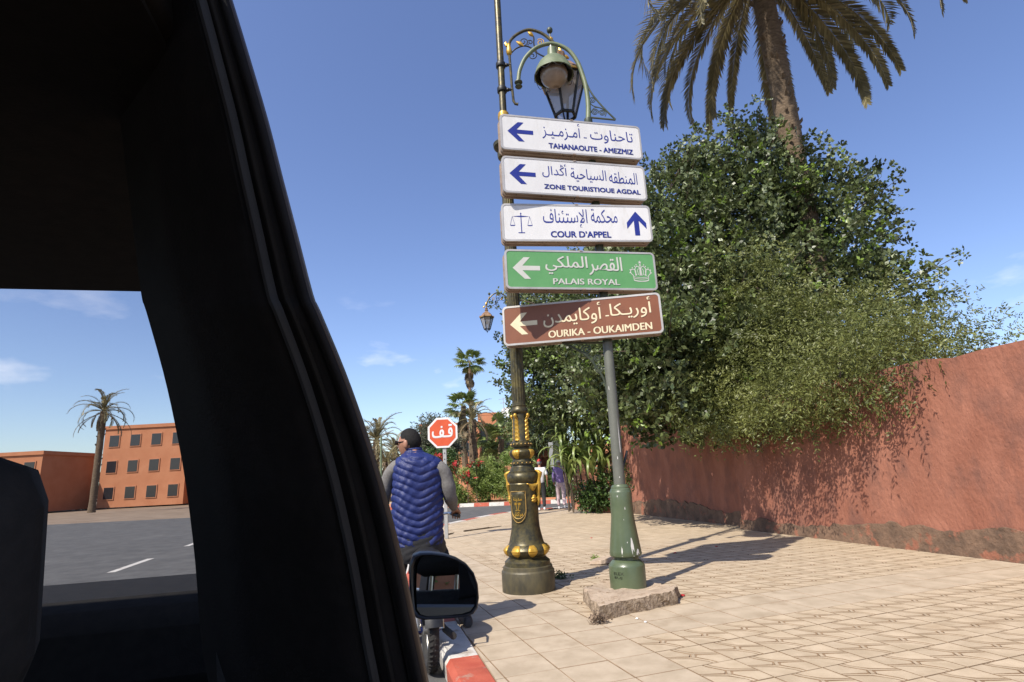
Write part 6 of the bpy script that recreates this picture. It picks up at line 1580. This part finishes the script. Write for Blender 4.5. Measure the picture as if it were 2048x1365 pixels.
for (sh, el, wr) in ((SHL, ELL, WRL), (SHR, ELR, WRR)):
    inn = sh.lerp(chest, .45); vs, fs = skin_mesh([inn, sh, sh.lerp(el, .5) + (RD * (.012 if sh is SHR else -.012)), el, el.lerp(wr, .5), wr], [(0, 1), (1, 2), (2, 3), (3, 4), (4, 5)], [.078, .072, .068, .067, .054, .042], 2)
    vs = [v + Vector((math.sin(v.z * 55 + v.x * 20), math.sin(v.z * 48 + v.y * 30), 0)) * .0035 for v in vs]
    mb = MB(); mb.add(vs, fs); mb.build('sleeve', m_sweater, ri, angle=80)
V = [pelv + Vector((0, 0, .16)), pelv - HD * .01]; E_ = [(0, 1)]; Rr = [(.25, .19), (.25, .19)]
for (hp, kn, ft) in ((hipL, KNL, FTL), (hipR, KNR, FTR)):
    a = len(V); V += [hp.lerp(kn, .22), kn, ft]; E_ += [(1, a), (a, a + 1), (a + 1, a + 2)]; Rr += [.110, .080, .066]
vs, fs = skin_mesh(V, E_, Rr, 2); vs = [v + Vector((math.sin(v.z * 70), math.sin(v.z * 60 + v.x * 30), 0)) * .003 for v in vs]
mb = MB(); mb.add(vs, fs)
hip_rows = [(1124, 838, 40), (1112, 838, 46), (1095, 838, 48.5), (1075, 838, 48), (1052, 837, 44)]
def hip_fn(u, v):
    f_ = v * 4; i = min(int(f_), 3); t = f_ - i; y, cx, hw = [hip_rows[i][k] + t * (hip_rows[i + 1][k] - hip_rows[i][k]) for k in range(3)]
    c = P(cx, y, YR); a_ = hw * px2m(c); a = 2 * PI * u; w_ = .003 * math.sin(a * 9 + y * .5)
    return c + RD * math.copysign(abs(math.cos(a)) ** .8, math.cos(a)) * (a_ + w_) + HD * (math.sin(a) * a_ * .72 + w_ + .02)
mb.grid(hip_fn, 48, 24, True); mb.build('trousers', m_denim, ri, angle=80)
for ft, fw in ((FTL, HD), (FTR, HD)):
    mb = MB(); shoe_mesh(mb, ft - Vector((0, 0, .088)) - HD * .06, fw, 1.12); mb.build('shoe', m_shoe, ri, angle=60)
sg = MB(); up = Vector((0, 0, 1))
E1 = HC + Vector((0, 0, .012))
for s_ in (-1, 1):
    sg.box((0, 0, 0), (.052, .006, .036)); n0 = len(sg.v) - 8
    for t in range(n0, n0 + 8):
        x, y, z = sg.v[t]; sg.v[t] = tuple(E1 + fR * (x + s_ * .033) * 1.06 + fF * (y + .100) * 1.06 + up * z)
    sg.bar(E1 + fR * s_ * .064 + fF * .100, E1 + fR * s_ * .083 - fF * .005 + up * .004, .005, .010)
sg.bar(E1 - fR * .012 + fF * .106, E1 + fR * .012 + fF * .106, .005, .006)
sg.build('sunglasses', m_shades, ri, bevel=.002)
# ------------------------------------------------------------------ the dark car the view is taken from
CH = R(13.0); ch = Vector((-math.sin(CH), math.cos(CH), 0)); cn = Vector((math.cos(CH), math.sin(CH), 0)); CO = Vector((0.05, 0.0, ROAD_Z))
def make_car(o, CW, paint, W_, roof_z, sill_z, Lf, Lr, skip_right_b=False, glass=True, seats=True, lightbox=True, tuck=0.0):
    """CW(s,t,z): s forward, t to the right (0 = right flank), z above the road"""
    def tr(mb): mb.v = [tuple(CW(*p)) for p in mb.v]; return mb
    wr = .31
    def arch(c): return [(c + (wr + .05) * math.cos(R(a)), .30 + (wr + .05) * math.sin(R(a))) for a in range(180, -1, -18)]
    fx, rx = Lf - .85, Lr + .80
    prof = [(Lr, .30)] + [(Lr, .80), (Lr + .10, sill_z), (Lf - 1.15, sill_z), (Lf - .55, sill_z - .10), (Lf - .08, sill_z - .25), (Lf, .55), (Lf - .02, .22)]
    low = [(fx + wr + .05, .22)] + arch(fx)[::-1] + [(fx - wr - .05, .20), (rx + wr + .05, .20)] + arch(rx)[::-1] + [(rx - wr - .05, .25)]
    poly_ = prof + low
    tri_ = tessellate_polygon([[Vector((a, c, 0)) for a, c in poly_]])
    for t0, t1 in ((-.04, 0.0), (-W_, -W_ + .04)):
        mb = MB(); n_ = len(poly_)
        mb.add([(a, t0, c) for a, c in poly_] + [(a, t1, c) for a, c in poly_], [tuple(q) for q in tri_] + [tuple(i + n_ for i in q) for q in tri_] + [(i, (i + 1) % n_, n_ + (i + 1) % n_, n_ + i) for i in range(n_)])
        tr(mb).build('flank', paint, o, bevel=.008)
    mb = MB(); mb.grid(lambda u, v: (Lf - 1.15 + 1.07 * v, -.03 - (W_ - .06) * u, sill_z - .10 * (v * 1.07 / .6) ** 1.2 * .9 + .03 * math.sin(PI * u)), 9, 7); tr(mb).build('bonnet', paint, o)
    mb = MB(); mb.box((Lf - .05, -W_ / 2, .47), (.14, W_ - .02, .50)); tr(mb).build('front_bumper', paint, o, bevel=.04)
    mb = MB(); mb.box((Lr + .06, -W_ / 2, .58), (.14, W_ - .02, .62)); tr(mb).build('rear_bumper', paint, o, bevel=.04)
    mb = MB(); mb.box(((Lf + Lr) / 2, -W_ / 2, .24), (Lf - Lr - .4, W_ - .1, .06)); tr(mb).build('floor', m_trim, o)
    ti = .18 + tuck
    mb = MB(); mb.box(((Lf - 1.85 + Lr + .25) / 2, -W_ / 2, roof_z), (Lf - 1.85 - Lr - .25, W_ - 2 * ti + .04, .05)); tr(mb).build('roof', paint, o, bevel=.02)
    mb = MB(); mb.box(((Lf - 1.85 + Lr + .25) / 2, -W_ / 2, roof_z - .045), (Lf - 1.9 - Lr - .25, W_ - 2 * ti, .03)); tr(mb).build('headliner', m_trim, o)
    B0 = Lf - 2.55
    for s_, (tb, tt) in ((1, (-.06, -ti - .02)), (-1, (-W_ + .06, -W_ + ti + .02))):
        for name, a, c, w in (('front_pillar', (Lf - 1.15, sill_z), (Lf - 1.85, roof_z), .075), ('centre_pillar', (B0 + .06, sill_z), (B0, roof_z), .10), ('rear_pillar', (Lr + .12, sill_z), (Lr + .30, roof_z), .20)):
            if name == 'centre_pillar' and s_ == 1 and skip_right_b: continue
            mb = MB(); mb.bar((a[0], tb, a[1] - .05), (c[0], tt, c[1]), .06, w); tr(mb).build(name, paint if name != 'centre_pillar' else m_trim, o, bevel=.01)
        mb = MB(); mb.bar((Lf - 1.85, tt, roof_z - .02), (Lr + .30, tt, roof_z - .02), .06, .07); tr(mb).build('roof_rail', m_trim, o, bevel=.01)
    if glass:
        for name, a, c in (('windscreen', (Lf - 1.15, sill_z), (Lf - 1.85, roof_z)), ('rear_window', (Lr + .10, sill_z), (Lr + .28, roof_z))):
            mb = MB(); mb.add([(a[0], -.05, a[1]), (a[0], -W_ + .05, a[1]), (c[0], -W_ + ti, c[1] - .03), (c[0], -ti, c[1] - .03)], [(0, 1, 2, 3)]); tr(mb).build(name, m_carglass, o, smooth=False)
    if seats:
        for tc in (-.45, -W_ + .45):
            mb = MB(); mb.box((B0 + .18, tc, .80), (.16, .50, .66), Matrix.Rotation(R(-14), 3, 'Y')); tr(mb).build('seat_back', m_seatcloth, o, bevel=.06)
            mb = MB(); mb.box((B0 + .06, tc, 1.28), (.10, .28, .20), Matrix.Rotation(R(-8), 3, 'Y')); tr(mb).build('headrest', m_seatcloth, o, bevel=.045)
            mb = MB(); mb.tube([(B0 + .08, tc - .06, 1.10), (B0 + .07, tc - .06, 1.22)], .008, 6); mb.tube([(B0 + .08, tc + .06, 1.10), (B0 + .07, tc + .06, 1.22)], .008, 6); tr(mb).build('headrest_post', m_chrome, o)
            mb = MB(); mb.box((B0 + .48, tc, .46), (.50, .50, .16)); tr(mb).build('seat_cushion', m_seatcloth, o, bevel=.05)
        mb = MB(); mb.box((Lr + 1.15, -W_ / 2, .82), (.16, W_ - .3, .70), Matrix.Rotation(R(-14), 3, 'Y')); tr(mb).build('rear_seat_back', m_seatcloth, o, bevel=.06)
        mb = MB(); mb.box((Lf - 1.35, -W_ / 2, sill_z - .05), (.42, W_ - .16, .22)); tr(mb).build('dashboard', m_trim, o, bevel=.06)
    for sx in (fx, rx):
        for t in (-.12, -W_ + .12):
            mb = MB(); pts = [(sx + .245 * math.cos(2 * PI * i / 32), t, .305 + .245 * math.sin(2 * PI * i / 32)) for i in range(32)]; mb.tube(pts, .075, 10, closed=True); w_ = tr(mb).build('wheel', m_rubber, o, angle=70)
            mb = MB(); mb.tube([(sx, t - .06, .305), (sx, t + .06, .305)], .175, 24); tr(mb).build('rim', m_chrome, w_)
    if lightbox:
        for t in (-.16, -W_ + .16):
            mb = MB(); mb.box((Lf - .10, t, sill_z - .32), (.16, .26, .13)); tr(mb).build('headlight', m_carglass, o, bevel=.03)
            mb = MB(); mb.box((Lr + .02, t, .78), (.08, .14, .30)); tr(mb).build('tail_light', mat('tail_red', (.45, .01, .012), rough=.2), o, bevel=.02)
CWm = lambda s, t, z: CO + ch * s + cn * t + Vector((0, 0, z))
car = thing('car', 'dark car around the camera with its window frame and door mirror in view', 'car', CO)
make_car(car, CWm, m_carpaint, 1.72, 1.78, 1.06, 3.02, -1.30, skip_right_b=True, tuck=.06)
# window frame beside the viewer: swept from the sill up and back to the roof rail
edge_px = [(872, 1440, .60), (858, 1365, .585), (838, 1270, .575), (806, 1120, .555), (766, 965, .53), (728, 845, .51), (690, 740, .49), (641, 622, .465), (627, 590, .462), (596, 470, .447), (566, 355, .432), (538, 245, .418), (500, 115, .40), (462, -10, .385), (430, -110, .375)]
def col(dx, ky):
    return [P(x - dx * (.55 + .45 * min(1, max(0, (y + 100) / 1400))), y, Y * ky) for x, y, Y in edge_px]
cols = [(0, 1.0), (5, .985), (12, .978), (22, .985), (30, 1.0), (44, 1.004), (52, .992), (66, .988), (84, 1.0), (100, 1.005), (112, .990), (128, .985), (160, 1.0), (230, 1.03), (320, 1.10), (430, 1.20)]
C_ = [catmull(col(*c), 3) for c in cols]
def strip(i0, i1, name, m):
    mb = MB(); n_ = len(C_[0]); vs = [p for i in range(i0, i1 + 1) for p in C_[i]]
    fs = [((i - i0) * n_ + k, (i - i0) * n_ + k + 1, (i - i0 + 1) * n_ + k + 1, (i - i0 + 1) * n_ + k) for i in range(i0, i1) for k in range(n_ - 1)]
    mb.add(vs, fs); ob = mb.build(name, m, car, angle=60)
    sd = ob.modifiers.new('thick', 'SOLIDIFY'); sd.thickness = .006; sd.offset = -1.0
    return ob
strip(0, 2, 'frame_edge', m_seal_brown); strip(2, 9, 'door_frame', m_trim); strip(9, 15, 'pillar_trim', m_trim)
for dx, ky, r_, m in ((34, .985, .0022, m_seal), (108, .972, .0045, mat('grey_seal', (.026, .026, .025), (.036, .036, .034), 20, .7)), (72, .98, .003, m_seal)):
    mb = MB(); mb.tube(catmull(col(dx, ky), 3), r_, 8); mb.build('weather_seal', m, car)
mb = MB(); sa = catmull([P(330, 60, .62), P(400, 500, .64), P(455, 900, .66), P(480, 1440, .68)], 6); wv = RIGHT * .023
mb.add([q for pt in sa for q in (pt - wv, pt + wv)], [(2 * i, 2 * i + 1, 2 * i + 3, 2 * i + 2) for i in range(len(sa) - 1)]); bl = mb.build('seat_belt', mat('belt_webbing', (.035, .034, .033), (.05, .048, .046), 200, .8, bump=.0005, bscale=400), car); bl.modifiers.new('thick', 'SOLIDIFY').thickness = .0015
mb = MB(); q0 = P(546, 1160, .60); mb.box((0, 0, 0), (.012, .002, .022)); mb.v = [tuple(q0 + RIGHT * x + FWD * y - DOWN * z) for x, y, z in mb.v]; mb.build('belt_label', m_white, car)
# door mirror
MY = 1.40
mo_px = [(826, 1112), (840, 1106), (862, 1105.5), (890, 1109), (914, 1117), (934, 1129), (948, 1146), (955.5, 1168), (958, 1195), (955, 1216), (946, 1228), (928, 1234), (902, 1236.5), (872, 1238.5), (848, 1240), (832, 1236), (824, 1226), (821, 1200), (819, 1165), (819, 1130)]
mc = P(888, 1172, MY)
def scaled(k, dY): return [mc + (P(x, y, MY) - mc) * k + ch * dY for x, y in mo_px]
rings = [scaled(.90, -.004), scaled(.955, -.010), scaled(.99, -.006), scaled(1.0, .006), scaled(1.0, .03), scaled(.95, .07), scaled(.82, .105), scaled(.55, .125), scaled(.2, .13)]
mb = MB(); n_ = len(mo_px); mb.add([p for r_ in rings for p in r_], [(i * n_ + k, i * n_ + (k + 1) % n_, (i + 1) * n_ + (k + 1) % n_, (i + 1) * n_ + k) for i in range(len(rings) - 1) for k in range(n_)] + [tuple((len(rings) - 1) * n_ + k for k in range(n_))])
mh = mb.build('mirror_housing', m_plastic, car, angle=50)
want = Vector((-.31, -.95, .045)).normalized(); inc = (mc - Vector((0, 0, CAM_H))).normalized(); nrm = (want - inc).normalized()
gl = []
for x, y in mo_px:
    p = mc + (P(x, y, MY) - mc) * .89 - ch * .002; 
    d = (p - mc); gl.append(p - nrm * d.dot(nrm) * .55)
mb = MB(); mb.add(gl + [mc - ch * .002], [(k, (k + 1) % n_, n_) for k in range(n_)])
me = mb.mesh('mirror_glass', ORIGIN[car.name], smooth=False)
# flat glass lying in one plane
flat = []
for x, y in mo_px:
    p = P(x, y, MY); rr = (p - Vector((0, 0, CAM_H))).normalized(); t = (mc + ch * .004 - Vector((0, 0, CAM_H))).dot(nrm) / rr.dot(nrm); q = Vector((0, 0, CAM_H)) + rr * t; flat.append(mc + ch * .004 + (q - (mc + ch * .004)) * .905)
mb = MB(); mb.add(flat, [tuple(range(n_))]); mb.build('mirror_glass', m_mirror, mh, smooth=False)
mb = MB(); mb.tube([mc - cn * .10 + ch * .05 - Vector((0, 0, .05)), mc - cn * .20 + ch * .06 - Vector((0, 0, .08))], [.035, .045], 10); mb.build('mirror_arm', m_plastic, car)

# ------------------------------------------------------------------ the street behind (seen only in the mirror)
wc = thing('parked_car', 'white car parked behind, seen in the door mirror', 'car', (-3.6, -6.2, ROAD_Z))
wch = Vector((-.10, 1, 0)).normalized(); wcn = Vector((wch.y, -wch.x, 0))
make_car(wc, lambda s, t, z: Vector((-3.6, -6.2, ROAD_Z)) + wch * s + wcn * t + Vector((0, 0, z)), m_whitecar, 1.7, 1.48, .92, 2.1, -2.1)
ow = thing('street_wall', 'pale wall along the street behind, seen in the door mirror', 'wall', (-9, -12, 0))
wall_run(ow, 'rendered_face', [(-11, 4), (-9, -12), (2, -18)], 2.6, .3, m_terra_light)
far_tree('street_tree', 'green tree behind the street wall, seen in the door mirror', [(Vector((-9.5, -14, 3.2)), 1.6), (Vector((-8, -15, 3.6)), 1.8), (Vector((-6, -15, 3.0)), 1.6), (Vector((-11, -10, 3.0)), 1.7)], Vector((-9, -14.5, 0)), m_bush, 1500, .2, .1, seed=81)
# ------------------------------------------------------------------ small things lying on the pavement
def petal(x, y, label, s_=.018):
    p = G(x, y); o = thing('petal', label, 'petal', p); mb = MB()
    for k in range(5):
        a = 2 * PI * k / 5; mb.sphere((s_ * .55 * math.cos(a), s_ * .55 * math.sin(a), s_ * .35), s_ * .5, 8, 6, (1, 1, .6)); 
    mb.build('flower_head', m_flower, o, local=True)
for x, y, l in ((1365, 1193, 'bright pink red petal on the paving right of the concrete block'), (1350, 1107, 'red petal lying right of the green pole'), (1433, 1094, 'red petal at the edge of the sign shadow'), (1183, 1077, 'red petal between the two lamp posts')):
    petal(x, y, l, .026 if x == 1365 else .020)
def twig(a, c, label, r_=.014):
    a, c = G(*a), G(*c); o = thing('twig', label, 'twig', a); mb = MB(); n_ = 7
    mb.tube([a.lerp(c, k / n_) + Vector((random.uniform(-.02, .02), random.uniform(-.02, .02), .015)) for k in range(n_ + 1)], [r_ * (1 - .6 * k / n_) for k in range(n_ + 1)], 6); mb.build('stick', m_bark, o)
    m_ = a.lerp(c, .35); d = (c - a); mb = MB(); mb.tube([m_ + Vector((0, 0, .02)), m_ + d * .22 + Vector((.08, .05, .03))], [r_ * .6, r_ * .3], 5); mb.build('side_shoot', m_bark, o)
twig((928, 1064), (1002, 1054), 'long dry twig lying on the paving left of the dark lamp post', .02)
twig((893, 1071), (907, 1068), 'short twig beside the foot of the stop post', .02)
twig((1098, 1020), (1115, 1017), 'small twig at the walkers\' feet', .02)
# broken paving stone and weeds
bs = thing('loose_stone', 'tilted broken paving stone behind the green pole base', 'stone', G(1207, 1128))
c = G(1207, 1128); mb = MB(); ol = [(-.20, -.06), (-.05, -.13), (.16, -.04), (.22, .12), (.05, .20), (-.15, .10)]
mb.add([(c.x + x, c.y + y, 0.005 + .03 * (x + .2)) for x, y in ol] + [(c.x + x * .9, c.y + y * .9, .045 + .12 * (x + .2)) for x, y in ol], [tuple(range(6)), tuple(range(6, 12))] + [(k, (k + 1) % 6, 6 + (k + 1) % 6, 6 + k) for k in range(6)])
mb.build('slab', m_concrete, bs, smooth=False, bevel=.008)
def weed(x, y, label, r_, n_, seed, m=None):
    p = G(x, y); o = thing('weed', label, 'weed', p); V = leaf_cloud(n_, [(0, 0, r_ * .35)], [(r_, r_ * .7, r_ * .5)], [1], .05, .018, 6, seed=seed, inner=.2, sprig_len=.08); V[..., 2] = np.maximum(V[..., 2], .002)
    V *= .62
    link('leaves', quads_mesh('leaves', V), m or m_ivy, o, kind='stuff'); mb = MB(); mb.tube([(0, 0, 0), (.01, 0, r_ * .5)], .004, 5); mb.build('stem', m_bark, o, local=True)
weed(1123, 1158, 'green weed in the shadow at the foot of the dark lamp post', .13, 60, 1)
weed(1190, 1121, 'small green weed beside the loose stone', .06, 26, 2, m_young)
weed(1198, 1247, 'dry brownish weed at the near corner of the concrete block', .09, 50, 3, m_dry)
for i, (x, y) in enumerate(((1274, 1239), (1291, 1246))):
    p = G(x, y); o = thing('pebble', ('white pebble nearer the concrete block', 'white pebble farther from the concrete block')[i], 'pebble', p); mb = MB(); mb.sphere((0, 0, .006), .011, 8, 6, (1.2, 1, .7)); mb.build('stone', m_white, o, local=True)
